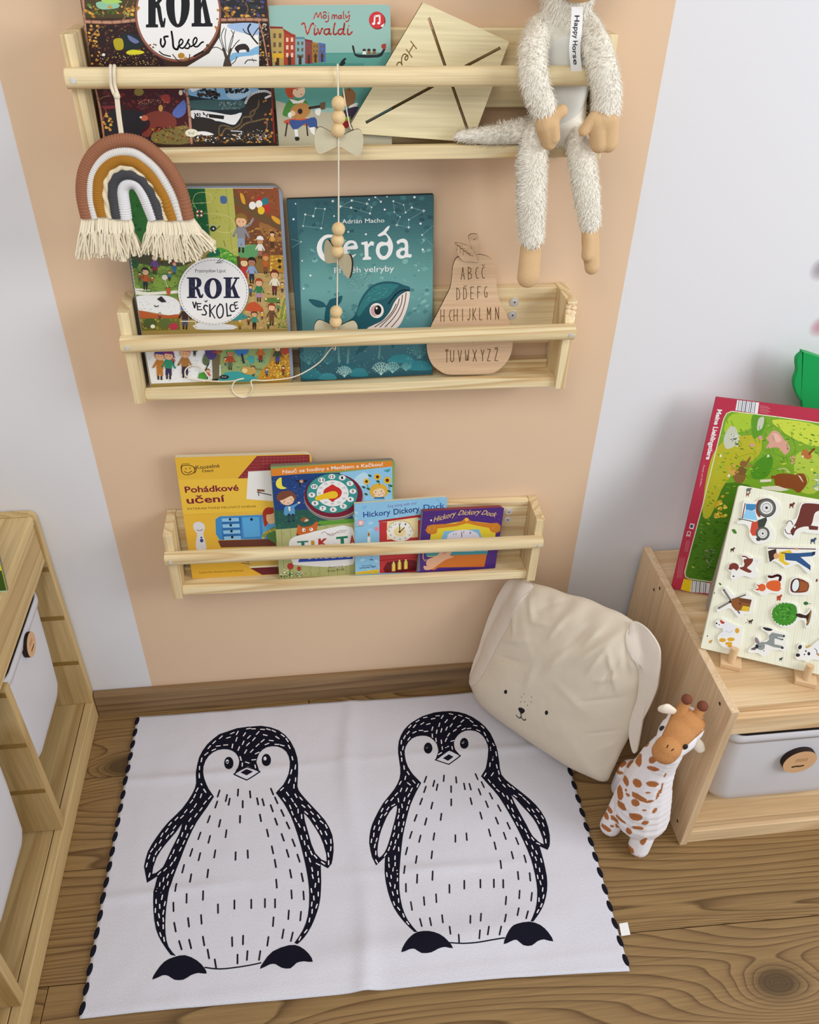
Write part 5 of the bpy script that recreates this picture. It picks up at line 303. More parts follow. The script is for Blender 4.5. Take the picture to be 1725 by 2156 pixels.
'clock':[('R','86a058',0,-160,2168,2519),('P','24427c',0,[-11,2357,1248,2325,1429,1251,16,1306]),('P','8fc4e6',0,[1194,2329,2122,2399,2143,1250,1443,1232]),('P','b8daf0',4,[1451,2182,1602,2303,1698,2231,1657,2037,1491,2048]),('S',['3a5a9a','2c4c8a','5a7ab8'],[25,2307,653,2299,602,1708,12,1683],60,8,26,.6,61),('S',['c8d8f0'],[251,2292,652,2283,602,1708,274,1731],26,3,5,1,62),('P','2a5a52',0,[-7,1600,596,1573,811,1350,1430,1321,1428,1145,8,1176]),('S',['2f6a50','3a7a4a','24504a'],[6,1582,568,1558,810,1333,1415,1287,1414,1164,16,1193],90,10,28,.5,63),('P','5f9a3a',2,[809,1298,1429,1304,1428,1198,834,1209]),('P','dc8430',0,[-10,2477,2116,2557,2118,2396,-13,2326]),('T','fbf3e4','Nauč se hodiny s Matějem a Kačkou!',199,2373,1955,2423,70,1,0),('E','8f8b82',40,1078,1798,532.4,-37.2,-11.4,-503.7),('E','5f5a54',40,1078,1811,526.6,-36.7,-11.2,-493.1),('E','a39f98',40,1077,1820,525.1,-36.6,-11,-486.1),('E','7a2038',40,1073,1839,520.5,-36.1,-10.9,-475.3),('P','aeb078',0,[0,1168,1436,1215,1424,-136,7,-5]),('M','7f8450',7,[105,1177,101,-14,266,1179,268,-29,426,1180,435,-45,587,1182,603,-60,749,1184,772,-76,911,1185,941,-92,1074,1187,1112,-107,1237,1188,1282,-123,1400,1190,1454,-139]),('S',['9aa066','bcbc88','a0a468'],[20,1149,1414,1182,1418,19,11,71],60,6,15,3.5,64),('P','f2de50',3,[171,2294,102,2254,68,2175,91,2084,170,2046,252,2065,180,2111,172,2201]),('P','26202c',0,[395,2235,500,2195,643,2218,594,2165,526,2161,481,2066,472,2156]),('E','c89a78',20,514,2186,34.9,-2.3,-1.5,-32.4),('E','7a4838',20,234,1868,173,-12.1,-7.7,-139.2),('E','edc8a8',20,244,1809,124.7,-8.8,-6.2,-113.2),('P','7a4838',3,[79,1879,180,1988,329,1994,417,1855,324,1895,142,1808]),('E','3a2420',20,202,1787,8.1,-.6,-.6,-10),('E','3a2420',20,313,1821,8.1,-.6,-.5,-10),('E','d89a88',20,180,1755,19,-1.4,-.9,-15),('E','d89a88',20,338,1777,19,-1.3,-.8,-15),('L','8a3a34',7,2,[241,1742,274,1735,296,1750]),('P','5a9ac8',2,[202,1669,312,1678,438,1737,465,1718,365,1641,365,1487,185,1475,176,1569]),('P','f0ece0',0,[256,1657,291,1663,290,1561,265,1563]),('E','efcaa8',20,452,1736,24.6,-1.7,-1,-21.8),('M','2a4a52',55,[261,1486,252,1323]),('M','2a4a52',49,[330,1481,336,1334]),('E','8a5a3c',20,532,1354,72.2,-5.5,-2.4,-55.3),('P','d8c0a0',2,[560,1369,614,1330,529,1302]),('P','c8622c',0,[409,1259,482,1183,651,1205,753,1302,780,1265,746,1092,603,1050,418,1002,370,1033]),('E','f4f0e4',20,510,1119,30.8,-2.4,-1.9,-44),('E','f4f0e4',20,646,1123,35.1,-2.7,-1.5,-38.7),('E','1f1a18',20,521,1113,11.2,-.9,-.6,-14.1),('E','1f1a18',20,637,1132,11.2,-.9,-.5,-14.1),('E','7a3420',20,391,1022,28,-2.2,-1,-21.2),('P','eceef4',3,[226,830,289,950,418,1002,603,1041,802,1088,1399,1112,1405,231,371,303,274,386,237,501]),('L','5a4a5a',9,4,[828,1014,886,1045,1011,946,1142,1043,1298,1049]),('T','a03a5a','Matěj a Kačka',940,961,1269,1006,42,0,0),('T','2a7a6a','T',377,727,583,728,135,4,0),('T','c8922c','I',633,720,697,722,136,4,0),('T','b8302c','K',762,721,948,716,171,4,0),('T','1f7a5a','T',1106,712,1323,722,191,4,0),('T','b0402c','A',1345,716,1453,718,200,4,0),('P','2448a8',0,[409,504,1408,484,1403,363,866,363,374,374]),('T','f4f4f8','S HODINAMI',550,433,1642,402,100,2,0),('P','aeb078',0,[1437,509,1803,497,1804,253,1435,285]),('T','4a4434','Ilustrace',948,176,1213,187,53,0,0),('T','4a4434','Katja Kraft',924,83,1241,102,57,0,0),('E','b03a34',20,223,288,60.3,-5.3,-4.1,-78.4),('E','b03a34',20,381,217,37.5,-3.3,-2.6,-56.4),('M','3a5a2a',13,[215,223,190,16,376,171,328,23]),('S',['2a5a2c','3a7a34','efece4','1f4a24'],[16,146,435,127,562,20,9,33],60,10,23,.6,65),('S',['efece4'],[93,234,165,227,129,98,71,103],7,13,21,.8,66),('E','dcae3e',20,1887,1887,167.8,-11.4,1.5,-168),('E','f0cfae',20,1891,1854,109.2,-7.5,.9,-101),('P','dcae3e',3,[1740,1864,1795,1994,1906,2045,2019,1963,2048,1843,1963,1950,1824,1926]),('E','3a2420',20,1831,1875,9.8,-.7,.1,-11.8),('E','3a2420',20,1936,1884,9.8,-.7,.1,-11.8),('E','e09a88',20,1803,1826,21,-1.4,.1,-16.9),('E','e09a88',20,1964,1832,21,-1.4,.2,-16.9),('L','9a3a34',7,2,[1873,1813,1902,1799,1922,1818]),('P','2f6a9a',0,[1811,1758,1979,1755,1994,1711,1797,1725]),('M','4a7a34',10,[1861,2196,1904,2012]),('E','e8b830',8,1903,2194,18.9,-1.2,.2,-22.4),('E','e8b830',8,1895,2165,18.9,-1.2,.2,-22.5),('E','e8b830',8,1874,2148,18.9,-1.2,.2,-22.5),('E','e8b830',8,1848,2150,18.9,-1.2,.2,-22.5),('E','e8b830',8,1827,2169,18.9,-1.2,.1,-22.5),('E','e8b830',8,1819,2199,18.9,-1.2,.1,-22.4),('E','e8b830',8,1826,2228,18.8,-1.2,.1,-22.4),('E','e8b830',8,1847,2244,18.8,-1.2,.2,-22.3),('E','e8b830',8,1873,2243,18.9,-1.2,.2,-22.3),('E','e8b830',8,1894,2223,18.9,-1.2,.2,-22.4),('E','5a3018',20,1861,2196,28.9,-1.9,.3,-34.3),('M','4a7a34',10,[1664,2111,1705,1925]),('E','e8b830',8,1701,2108,16.9,-1.1,0,-20.2),('E','e8b830',8,1694,2082,16.9,-1.1,0,-20.2),('E','e8b830',8,1675,2067,16.9,-1.1,0,-20.2),('E','e8b830',8,1652,2069,16.9,-1.1,-0,-20.2),('E','e8b830',8,1633,2086,16.9,-1.1,-0,-20.2),('E','e8b830',8,1626,2113,16.9,-1.1,-0,-20.2),('E','e8b830',8,1633,2139,16.9,-1.1,-0,-20.1),('E','e8b830',8,1652,2154,16.9,-1.1,-0,-20.1),('E','e8b830',8,1675,2152,16.9,-1.1,0,-20.1),('E','e8b830',8,1694,2135,16.9,-1.1,0,-20.1),('E','5a3018',20,1664,2111,25.8,-1.7,0,-30.8),('M','4a7a34',10,[2037,2111,2082,1925]),('E','e8b830',8,2084,2108,21,-1.4,.4,-25),('E','e8b830',8,2076,2076,21.1,-1.4,.4,-25.1),('E','e8b830',8,2053,2057,21.1,-1.4,.4,-25.1),('E','e8b830',8,2024,2059,21.1,-1.4,.4,-25.1),('E','e8b830',8,2000,2081,21,-1.4,.3,-25),('E','e8b830',8,1991,2114,21,-1.4,.3,-25),('E','e8b830',8,1999,2146,21,-1.4,.3,-24.9),('E','e8b830',8,2022,2164,21,-1.4,.4,-24.9),('E','e8b830',8,2051,2163,21,-1.4,.4,-24.9),('E','e8b830',8,2075,2141,21,-1.4,.4,-24.9),('E','5a3018',20,2037,2111,32.1,-2.1,.6,-38.2),('E','2a5a3a',20,1615,1990,30.1,-18.9,-7.6,-19.1),('E','2a5a3a',20,1698,1951,30.2,-19,-7.6,-19.1),('E','2a5a3a',20,1657,1836,30.3,-19.2,-7.7,-19.3),('E','2a5a3a',20,2076,1875,30.8,-19.2,-7.4,-19.3),('E','2a5a3a',20,2102,1990,30.7,-19,-7.3,-19.2),('E','2a5a3a',20,1725,2230,29.9,-18.5,-7.5,-18.8),('E','2a5a3a',20,1871,2097,30.3,-18.7,-7.5,-19),('P','3a9aa0',0,[1972,2328,2096,2352,2056,2282,2000,2302])],
'dial':[('E','3d918e',48,1049,1900,450.4,-30.9,-10,-419.7),('E','f0efec',36,1057,1906,285.6,-19.6,-6.7,-283),('E','f8f8f6',18,1051,2265,60.9,-3.9,-1.3,-53.4),('T','20201f','12',1016,2240,1086,2242,53,2,0),('E','f8f8f6',18,1233,2229,61.2,-4,-.9,-53.7),('T','20201f','1',1215,2202,1250,2206,54,2,0),('E','f8f8f6',18,1368,2097,61.7,-4.1,-.6,-54.3),('T','20201f','2',1350,2070,1385,2075,54,2,0),('E','f8f8f6',18,1417,1928,62.2,-4.2,-.5,-55),('T','20201f','3',1399,1901,1435,1905,55,2,0),('E','f8f8f6',18,1372,1755,62.6,-4.4,-.6,-55.7),('T','20201f','4',1354,1727,1390,1732,56,2,0),('E','f8f8f6',18,1242,1611,62.7,-4.5,-.9,-56.3),('T','20201f','5',1223,1584,1260,1588,56,2,0),('E','f8f8f6',18,1058,1553,62.6,-4.6,-1.3,-56.5),('T','20201f','6',1039,1525,1076,1529,56,2,0),('E','f8f8f6',18,871,1594,62.3,-4.5,-1.7,-56.2),('T','20201f','7',852,1566,889,1570,56,2,0),('E','f8f8f6',18,736,1715,61.8,-4.4,-2,-55.6),('T','20201f','8',717,1688,753,1692,55,2,0),('E','f8f8f6',18,686,1898,61.3,-4.2,-2.1,-54.8),('T','20201f','9',667,1871,703,1875,55,2,0),('E','f8f8f6',18,735,2075,61,-4.1,-2,-54.1),('T','20201f','10',699,2050,769,2052,54,2,0),('E','f8f8f6',18,868,2204,60.8,-4,-1.7,-53.6),('T','20201f','11',832,2178,903,2180,54,2,0),('T','7a7a78','60',1029,2125,1084,2124,32,0,0),('T','7a7a78','5',1161,2085,1185,2087,33,0,0),('T','7a7a78','10',1230,1997,1285,1997,33,0,0),('T','7a7a78','15',1260,1880,1315,1880,34,0,0),('T','7a7a78','20',1226,1767,1282,1766,34,0,0),('T','7a7a78','25',1137,1688,1193,1687,34,0,0),('T','7a7a78','30',1018,1665,1073,1664,34,0,0),('T','7a7a78','35',900,1705,955,1704,33,0,0),('T','7a7a78','40',816,1796,871,1795,33,0,0),('T','7a7a78','45',788,1913,843,1912,33,0,0),('T','7a7a78','50',823,2025,878,2024,33,0,0),('T','7a7a78','55',911,2102,966,2102,33,0,0),('P','c8302c',3,[1056,2101,1113,2056,1188,2002,1221,1917,1184,1819,1100,1766,1051,1718,997,1773,923,1837,891,1922,914,2004,997,2064]),('P','f0c22c',4,[744,1841,800,1879,925,1920,1036,1954,1118,1940,1151,1871,1122,1815,1046,1795,908,1796,797,1770,749,1790])],
'mouse':[('R','8cc2e4',0,-160,1710,1676),('S',['9acdea','7cb6de','a8d6ee'],[3,1620,1706,1669,1750,-59,13,73],80,23,70,.6,71),('T','7a5aa0','Sing along with me!',602,1541,1139,1568,65,0,0),('T','1f3f8c','Hickory',158,1363,658,1381,125,1,0),('T','20306a','Dickory',719,1375,1199,1405,127,1,0),('T','1f5a9c','Dock',1272,1419,1669,1435,126,1,0),('P','a82c30',0,[426,1269,1177,1326,1800,1333,1811,1149,1184,1256,451,1227]),('P','bc3438',0,[451,1227,1809,1180,1885,-108,468,14]),('P','e8d6a4',0,[591,1231,1174,1272,1190,809,596,808]),('M','d84a44',12,[591,1231,596,808]),('E','f6f0e0',20,844,983,255,-25.6,5.3,-240.7),('L','c8a048',13,4,[589,1010,685,1183,838,1223,1008,1151,1099,958]),('E','e8d49c',20,839,969,115.1,-11.6,2.4,-111.2),('T','3a3a3a','12',817,1149,862,1147,43,0,0),('T','3a3a3a','1',930,1113,955,1114,43,0,0),('T','3a3a3a','2',1007,1038,1032,1039,44,0,0),('T','3a3a3a','3',1037,943,1062,944,43,0,0),('T','3a3a3a','4',1012,852,1037,853,44,0,0),('T','3a3a3a','5',938,792,963,792,43,0,0),('T','3a3a3a','6',835,777,860,778,44,0,0),('T','3a3a3a','7',731,813,757,813,44,0,0),('T','3a3a3a','8',655,889,680,889,43,0,0),('T','3a3a3a','9',627,984,651,985,43,0,0),('T','3a3a3a','10',643,1075,687,1073,43,0,0),('T','3a3a3a','11',716,1134,761,1133,43,0,0),('M','1f1c1a',15,[839,963,830,1148]),('M','1f1c1a',18,[839,963,924,1059]),('E','1f1c1a',20,838,969,20,-2,.5,-24.7),('E','e8a0a8',20,109,1248,63.2,-6.2,-.4,-66.1),('E','f4dcd8',20,109,1248,31.6,-3.1,-.2,-39),('M','7a9a6a',12,[-1,1169,182,1172]),('E','d890a0',20,403,1080,39.4,-3.9,.3,-54.9),('E','e8a83a',20,255,973,19.7,-2,-0,-55.3),('E','7a3a1c',20,255,967,12.3,-1.3,-0,-30.7),('P','f4f0e4',0,[233,907,287,902,288,778,233,783]),('P','d8b83c',0,[1,90,451,114,452,6,8,24]),('M','3a5a8a',20,[280,367,338,354]),('M','5a7a9a',8,[310,524,311,364]),('T','3a5a8a','Illustrated by',121,217,319,221,32,0,0),('T','24406a','Jo Rooney Rigby',77,157,395,173,49,1,0),('T','e8c04a','Aha!',608,453,786,453,71,1,0),('M','8c2024',18,[470,320,1199,325]),('P','6a1a24',2,[576,8,586,220,675,275,1059,282,1190,202,1210,2]),('P','d8b84a',0,[704,27,776,28,770,219,703,220]),('P','f2e08a',0,[730,27,750,31,747,215,727,218]),('E','f0d880',20,736,242,17.9,-2,.5,-29.3),('P','d8b84a',0,[817,57,889,58,882,249,816,250]),('P','f2e08a',0,[843,57,863,61,859,245,839,247]),('E','f0d880',20,848,272,18,-2,.6,-29.3),('P','d8b84a',0,[941,56,1013,58,1006,248,939,249]),('P','f2e08a',0,[967,56,987,60,983,244,962,247]),('E','f0d880',20,972,272,18,-2,.8,-29.3)],
'purple':[('R','4c2c78',0,-160,1550,1405),('P','6a6a74',0,[-109,1437,-44,1344,43,-8,-41,-1]),('S',['b0a0d0','8070b0'],[20,1340,1474,1367,1510,874,59,789],26,5,7,1,81),('T','d6b878','Hickory',220,1155,624,1271,112,1,.12),('T','d6b878','Dickory',668,1283,1082,1283,109,1,.12),('T','d6b878','Dock',1116,1275,1397,1202,104,1,.12),('E','f0ece4',20,174,1201,17.5,-1.2,1.6,-21.2),('P','dcc838',0,[197,965,314,1079,850,1150,1307,1058,1450,940,1476,302,168,339]),('P','c87c28',0,[84,973,114,1078,212,1101,388,1099,640,1094,774,1155,807,1204,843,1220,883,1199,919,1145,1072,1096,1282,1057,1462,1057,1536,981,1539,856,1466,814,1357,860,1307,950,1081,1012,869,1088,672,1031,420,1011,308,1003,304,896,217,871,126,908]),('L','e8b04a',20,4,[172,967,154,1044,215,1062,257,1007,224,948]),('L','e8b04a',21,4,[1389,913,1405,990,1471,986,1499,921,1458,878]),('E','e8b84a',20,851,1171,35.7,-2.4,3.7,-36.7),('P','7fb8d8',0,[440,933,1116,932,1189,740,1343,313,269,363,413,795]),('P','d9d8ec',3,[516,788,583,892,795,939,992,894,1133,775,1172,423,570,468]),('T','4a4a5a','12',777,863,841,864,50,0,0),('T','4a4a5a','11',627,827,685,832,44,0,0),('T','4a4a5a','1',946,835,967,837,45,0,0),('M','2a2a34',13,[799,768,790,862]),('P','3f8f98',0,[135,444,1360,392,1383,310,136,358]),('P','c8702c',0,[397,61,323,1,242,34,173,274,425,351,1342,319,1326,2]),('P','d8a888',3,[635,463,607,337,689,299,537,246,391,127,256,23,161,146,173,274,347,357,450,509,486,545]),('L','d8a888',21,4,[87,473,80,346,123,246,147,276]),('E','c89080',20,490,436,46.7,-3.6,4.4,-51.5),('P','d8a888',2,[106,117,172,112,256,23,139,23]),('P','4c2c78',0,[1354,441,1549,459,1584,-36,1328,-15])],
'red':[('R','b8324a',0,-160,2900,3858),('P','7aa82c',0,[311,3644,1062,3646,2051,3628,2999,154,639,288,286,282,215,309,177,402,207,1808,209,2865,210,3491,237,3597]),('P','4a7a1c',4,[202,418,282,2126,1060,2250,1121,1234,673,306,264,296]),('P','b8b42c',4,[158,2702,344,3115,821,3259,932,2934,511,2362,388,1632,228,1709]),('P','a8c838',4,[337,3601,825,3595,632,3345,278,3257]),('P','c8d848',4,[995,3581,1756,3577,1851,3221,1397,3304]),('P','5f9a24',4,[655,3608,870,3619,902,3345,764,3213]),('P','b0c84a',4,[1523,3003,1872,3073,2047,2408,1712,2393]),('P','4f8f22',4,[869,2693,1063,2953,1188,2857,1162,2543,939,2469]),('S',['5f9a24','8ab83a','a8c43a','4a7a1c','c0c040'],[243,3570,1739,3575,2037,2445,697,2312,409,1531,292,346,255,1919],260,14,44,.35,91),('S',['3a6a18','5a8a2a','2f5a14'],[78,1475,686,1578,668,327,238,335],110,17,51,.3,92),('L','f0eed0',15,0,[311,3644,1062,3646,2051,3628,2999,154,639,288,286,282,215,309,177,402,207,1808,209,2865,210,3491,237,3597,311,3644]),('P','c8ccb8',4,[286,3144,341,3360,444,3355,543,3143,473,3000,360,2964]),('S',['4a5a44','e8e8d8','8a9a80'],[369,3232,534,3256,589,3017,456,2997],26,10,24,.6,93),('P','c8ccb8',3,[773,3569,856,3608,868,3415,795,3368]),('L','5f8a24',7,4,[942,3388,1037,3476,1184,3423,1254,3340,1381,3302,1473,3165,1482,3034,1370,2942,1210,2975,1017,3004,938,3125,956,3260,942,3388]),('P','d8a090',3,[1020,3344,1080,3403,1186,3349,1277,3250,1385,3152,1400,3060,1343,2985,1274,3060,1179,3103,1038,3060,1020,3099,1043,3178,989,3227]),('P','e8b8a8',3,[1056,3330,1137,3342,1229,3243,1157,3195]),('E','5a3a34',20,1364,3102,9.7,1.4,2.7,-10.9),('P','d8a090',0,[1286,3213,1325,3257,1335,3183]),('L','7a9a24',7,3,[552,2800,734,2904,833,2919,922,2759,799,2624]),('E','8a6438',20,705,2471,103.9,16.1,28.7,-125.7),('E','8a6438',20,717,2718,59.9,9.1,14.7,-63.8),('P','8a6438',2,[746,2742,793,2874,810,2839,780,2708]),('P','a07a4a',2,[765,2696,902,2736,791,2661]),('P','7a5a34',2,[670,2662,783,2621,788,2524,650,2522]),('S',['d8a860','c89048'],[465,2651,611,2692,667,2525,520,2482],16,20,37,.8,94),('E','e8e4d8',20,524,2463,23.6,3.7,6,-26.7),('L','7a9a24',7,3,[1210,2628,1281,2755,1407,2794,1603,2689,1775,2676,1852,2572,1810,2409]),('P','8a4a24',4,[1302,2603,1461,2647,1650,2638,1820,2567,1816,2449,1748,2320,1614,2378,1374,2379,1296,2485]),('P','8a4a24',2,[1612,2651,1737,2690,1820,2567,1739,2554]),('P','e8dcc8',0,[1645,2656,1703,2627,1781,2522,1739,2554]),('P','e8e0d0',0,[1060,2468,1240,2506,1251,2458,1071,2420]),('P','8a4a24',0,[1224,2572,1487,2612,1501,2556,1238,2515]),('P','e8e0d0',0,[1108,2337,1369,2398,1586,2354,1444,2301,1136,2292]),('L','e8dcc0',15,3,[1311,2702,1405,2736,1505,2674]),('P','b8703a',3,[1607,3034,1624,3131,1713,3106,1785,3023,1751,2961,1661,2985]),('L','a85a24',36,2,[1728,3052,1761,3114,1789,3165]),('E','f0ece0',20,1641,3001,16.1,2.4,4.7,-18.3),('S',['d8b838','e8d058','c8a02c'],[410,2025,559,2069,655,1635,448,1600],26,24,44,.9,95),('S',['5a5a4a','8a8a78','3a3a2c','a09a88'],[444,944,633,999,622,540,471,644],50,14,27,.4,96),('E','d8989a',20,877,3239,32.6,4.7,8.7,-36.4),('E','d8989a',20,777,3086,39.4,5.8,6.9,-29.4),('S',['b87a5a','d8a08a'],[1431,2970,1512,2982,1554,2816,1472,2804],6,20,34,.7,97),('E','f0f0e0',20,308,2812,20.1,3,4.9,-22.5),('E','f0f0e0',20,1086,2928,19.6,2.9,5.4,-22.2),('E','e8e858',20,1848,2784,22.6,3.5,6.8,-25.9),('S',['e8e4d4','8ab0a0'],[1910,2736,1991,2748,2080,2413,1973,2435],16,17,37,.6,98),('M','5f8f20',7,[263,3480,293,3420,524,3350,562,3282,786,3220,832,3144,1049,3090,1102,3005,1312,2960,1373,2865,521,2669,578,2611,789,2536,853,2469,811,3439,846,3362,1071,3310,1114,3224,1333,3181,1383,3086,548,2896,594,2837,813,2764,867,2696,1079,2631,1141,2555,1093,3527,1160,3445,1353,3399,1393,3304,574,3119,610,3060,838,2989,881,2920,1102,2857,1153,2780,1367,2726,1425,2640,338,3470,401,3378,600,3340,660,3285,861,3210,895,3141,1124,3080,1165,3003,1387,2950,1436,2863,598,2659,653,2562,865,2526,917,2467]),('T','f6eef0','Meine Lieblingstiere',70,3648,76,2709,78,3,0),('T','f0c8cc','- Puzzle mit Griffen -',55,2628,77,2154,28,0,0),('P','f2f2f2',0,[352,3869,712,3862,736,3656,364,3669]),('M','44506a',10,[384,3855,403,3669]),('M','44506a',6,[414,3854,433,3669]),('M','44506a',14,[444,3854,463,3668]),('M','44506a',7,[474,3853,494,3668]),('M','44506a',16,[504,3853,524,3667]),('M','44506a',6,[535,3852,554,3667]),('M','44506a',10,[565,3852,585,3666]),('M','44506a',14,[595,3851,615,3666]),('M','44506a',6,[625,3851,645,3665]),('M','44506a',11,[655,3850,675,3665]),('M','e0a0a8',6,[734,3805,876,3799,740,3777,915,3775,747,3749,890,3743,754,3720,929,3719,760,3692,903,3686]),('P','e8c820',0,[187,263,331,263,362,3,179,20]),('P','e8e8ee',0,[333,253,683,258,693,35,362,3]),('M','44506a',12,[353,245,386,15]),('M','44506a',6,[389,245,421,17]),('M','44506a',15,[425,245,457,19]),('M','44506a',8,[460,245,492,21]),('M','44506a',18,[496,245,527,24]),('M','44506a',6,[531,245,562,26]),('M','44506a',11,[566,245,597,28]),('M','44506a',15,[602,245,633,30]),('P','f0e6e8',0,[69,1432,146,1428,146,1319,68,1326]),('P','44506a',0,[80,1413,131,1409,127,1341,79,1345]),('T','f4e8ea','CE',51,1270,52,1154,68,1,0),('M','d88a98',7,[126,1081,137,846,101,1077,112,841,76,1072,87,837,113,710,138,272,84,705,113,267,56,700,87,262,27,695,62,258])],
'farm':[('R','eeeed6',0,-160,2220,2936),('L','e0e1c4',6,0,[-222,2845,9,-88,86,-621]),('L','e6e4c8',3,0,[-181,2852,52,-77,128,-610]),('L','dcdcc2',8,0,[-140,2860,94,-67,171,-599]),('L','e0e1c4',6,0,[-100,2868,136,-56,213,-588]),('L','e6e4c8',3,0,[-59,2876,179,-45,256,-577]),('L','dcdcc2',8,0,[-18,2884,221,-35,298,-566]),('L','e0e1c4',6,0,[23,2892,263,-25,340,-555]),('L','e6e4c8',3,0,[63,2900,305,-14,383,-544]),('L','dcdcc2',8,0,[104,2908,347,-4,425,-533]),('L','e0e1c4',6,0,[145,2916,389,7,467,-523]),('L','e6e4c8',3,0,[185,2923,430,17,509,-512]),('L','dcdcc2',8,0,[225,2931,472,28,551,-501]),('L','e0e1c4',6,0,[266,2939,514,38,593,-490]),('L','e6e4c8',3,0,[306,2947,555,48,635,-479]),('L','dcdcc2',8,0,[346,2955,597,59,676,-468]),('L','e0e1c4',6,0,[387,2963,639,69,718,-457]),('L','e6e4c8',3,0,[427,2970,680,79,760,-447]),('L','dcdcc2',8,0,[467,2978,721,90,801,-436]),('L','e0e1c4',6,0,[507,2986,763,100,843,-425]),('L','e6e4c8',3,0,[547,2994,804,110,884,-414]),('L','dcdcc2',8,0,[586,3001,845,121,925,-404]),('L','e0e1c4',6,0,[626,3009,886,131,967,-393]),('L','e6e4c8',3,0,[666,3017,927,141,1008,-382]),('L','dcdcc2',8,0,[706,3024,968,151,1049,-371]),('L','e0e1c4',6,0,[745,3032,1009,161,1090,-361]),('L','e6e4c8',3,0,[785,3040,1050,172,1131,-350]),('L','dcdcc2',8,0,[824,3047,1091,182,1172,-340]),('L','e0e1c4',6,0,[864,3055,1131,192,1213,-329]),('L','e6e4c8',3,0,[903,3063,1172,202,1254,-318]),('L','dcdcc2',8,0,[943,3070,1213,212,1295,-308]),('L','e0e1c4',6,0,[982,3078,1253,222,1336,-297]),('L','e6e4c8',3,0,[1021,3085,1294,232,1376,-287]),('L','dcdcc2',8,0,[1060,3093,1334,242,1417,-276]),('L','e0e1c4',6,0,[1099,3101,1375,252,1457,-266]),('L','e6e4c8',3,0,[1138,3108,1415,263,1498,-255]),('L','dcdcc2',8,0,[1177,3116,1455,273,1538,-245]),('L','e0e1c4',6,0,[1216,3123,1495,283,1579,-234]),('L','e6e4c8',3,0,[1255,3131,1535,293,1619,-224]),('L','dcdcc2',8,0,[1294,3138,1575,303,1659,-213]),('L','e0e1c4',5,0,[1333,3146,1615,312,1699,-203]),('L','e6e4c8',3,0,[1372,3153,1655,322,1739,-192]),('L','dcdcc2',8,0,[1410,3161,1695,332,1779,-182]),('L','e0e1c4',5,0,[1449,3168,1735,342,1819,-172]),('L','e6e4c8',3,0,[1487,3176,1775,352,1859,-161]),('L','dcdcc2',8,0,[1526,3183,1814,362,1899,-151]),('L','e0e1c4',5,0,[1564,3191,1854,372,1939,-141]),('E','6a6a62',20,167,2893,37.5,7.3,6.3,-28.2),('E','6a6a62',20,198,2928,18.7,3.6,4.5,-20.1),('M','6a6a62',15,[144,2888,148,2835,185,2896,201,2845]),('E','8a5a44',20,168,2814,25,4.9,4.2,-18.8),('E','8a5a44',20,189,2838,12.5,2.4,3,-13.4),('M','8a5a44',10,[153,2811,156,2775,180,2817,191,2782]),('E','6a2a22',20,880,2771,33.6,6.7,5.9,-25.6),('E','6a2a22',20,907,2803,16.8,3.3,4.2,-18.3),('M','6a2a22',14,[859,2767,864,2718,896,2775,911,2728]),('E','4a3428',20,136,1838,28.6,6.1,4.8,-21.7),('E','4a3428',20,160,1866,14.3,3,3.4,-15.5),('M','4a3428',12,[119,1834,122,1793,151,1841,162,1801]),('E','3a4a6a',20,1334,2252,36.3,7.7,6.6,-28.1),('E','3a4a6a',20,1364,2288,18.1,3.8,4.7,-20.1),('M','3a4a6a',15,[1312,2248,1317,2194,1352,2256,1368,2205]),('E','a8462c',20,1040,1187,34.2,7.9,6.1,-26.6),('E','a8462c',20,1068,1221,17.1,3.9,4.3,-19),('M','a8462c',14,[1019,1182,1024,1131,1057,1191,1072,1142]),('P','4a7a2a',2,[52,2171,101,2190,147,2128,100,2118]),('E','2a2a24',20,251,1391,15.9,3.5,3.8,-17.4),('E','4a7a2a',20,74,1205,22.5,-15.7,-7.8,-13.5),('E','3a4a2a',20,5,1032,18.3,-12.8,-7,-12.1),('E','efeee2',20,1517,1605,27.3,6.1,7.1,-30.5),('P','6a3a2a',0,[1507,1581,1563,1612,1556,1575]),('E','2f6a2c',20,1474,1177,35.3,8.2,6.9,-29.7),('M','3a2a1c',7,[1509,1180,1553,1186]),('E','4a3020',20,693,668,27.4,6.5,4.7,-21.3),('E','4a3020',20,716,696,13.7,3.2,3.4,-15.2),('M','4a3020',11,[677,664,680,623,707,671,718,632]),('M','3a2a1c',6,[633,694,709,625,620,617,663,667]),('E','3a4a4a',20,1310,129,22.5,5.6,4.1,-17.8),('E','3a4a4a',20,1329,152,11.2,2.8,2.9,-12.7),('M','3a4a4a',9,[1297,126,1300,91,1321,132,1331,99]),('E','c8923a',20,135,162,23.4,5.7,3.9,-18.1),('E','c8923a',20,154,186,11.7,2.9,2.8,-12.9),('M','c8923a',10,[121,159,123,124,147,165,156,132]),('E','f4f4f0',20,95,234,18.7,4.6,4.5,-20.7),('E','2a2a2a',20,67,248,9.4,2.3,2.2,-10.3),('E','b8402c',20,1040,1159,24.6,5.7,4.4,-19.2),('E','b8402c',20,1060,1184,12.3,2.8,3.1,-13.7),('M','b8402c',10,[1025,1156,1029,1119,1053,1162,1063,1127]),('E','7a3a24',20,1542,1604,19.7,4.4,5.1,-22),('E','f0f0ea',20,1515,1600,19.7,4.4,5.1,-22)],
'leftbook':[('R','c8c020',0,-160,2200,1306),('P','8a8a1c',0,[1564,747,2322,720,2304,633,1544,660]),('P','2f4a12',0,[1484,397,2261,369,2202,24,1405,48]),('P','8ab0b8',0,[1403,39,2209,19,2200,-27,1393,-6]),('M','3a1a20',17,[2184,534,2283,567,2183,457,2272,532,2222,457,2220,356]),('M','3a1a20',11,[2227,410,2257,406])],
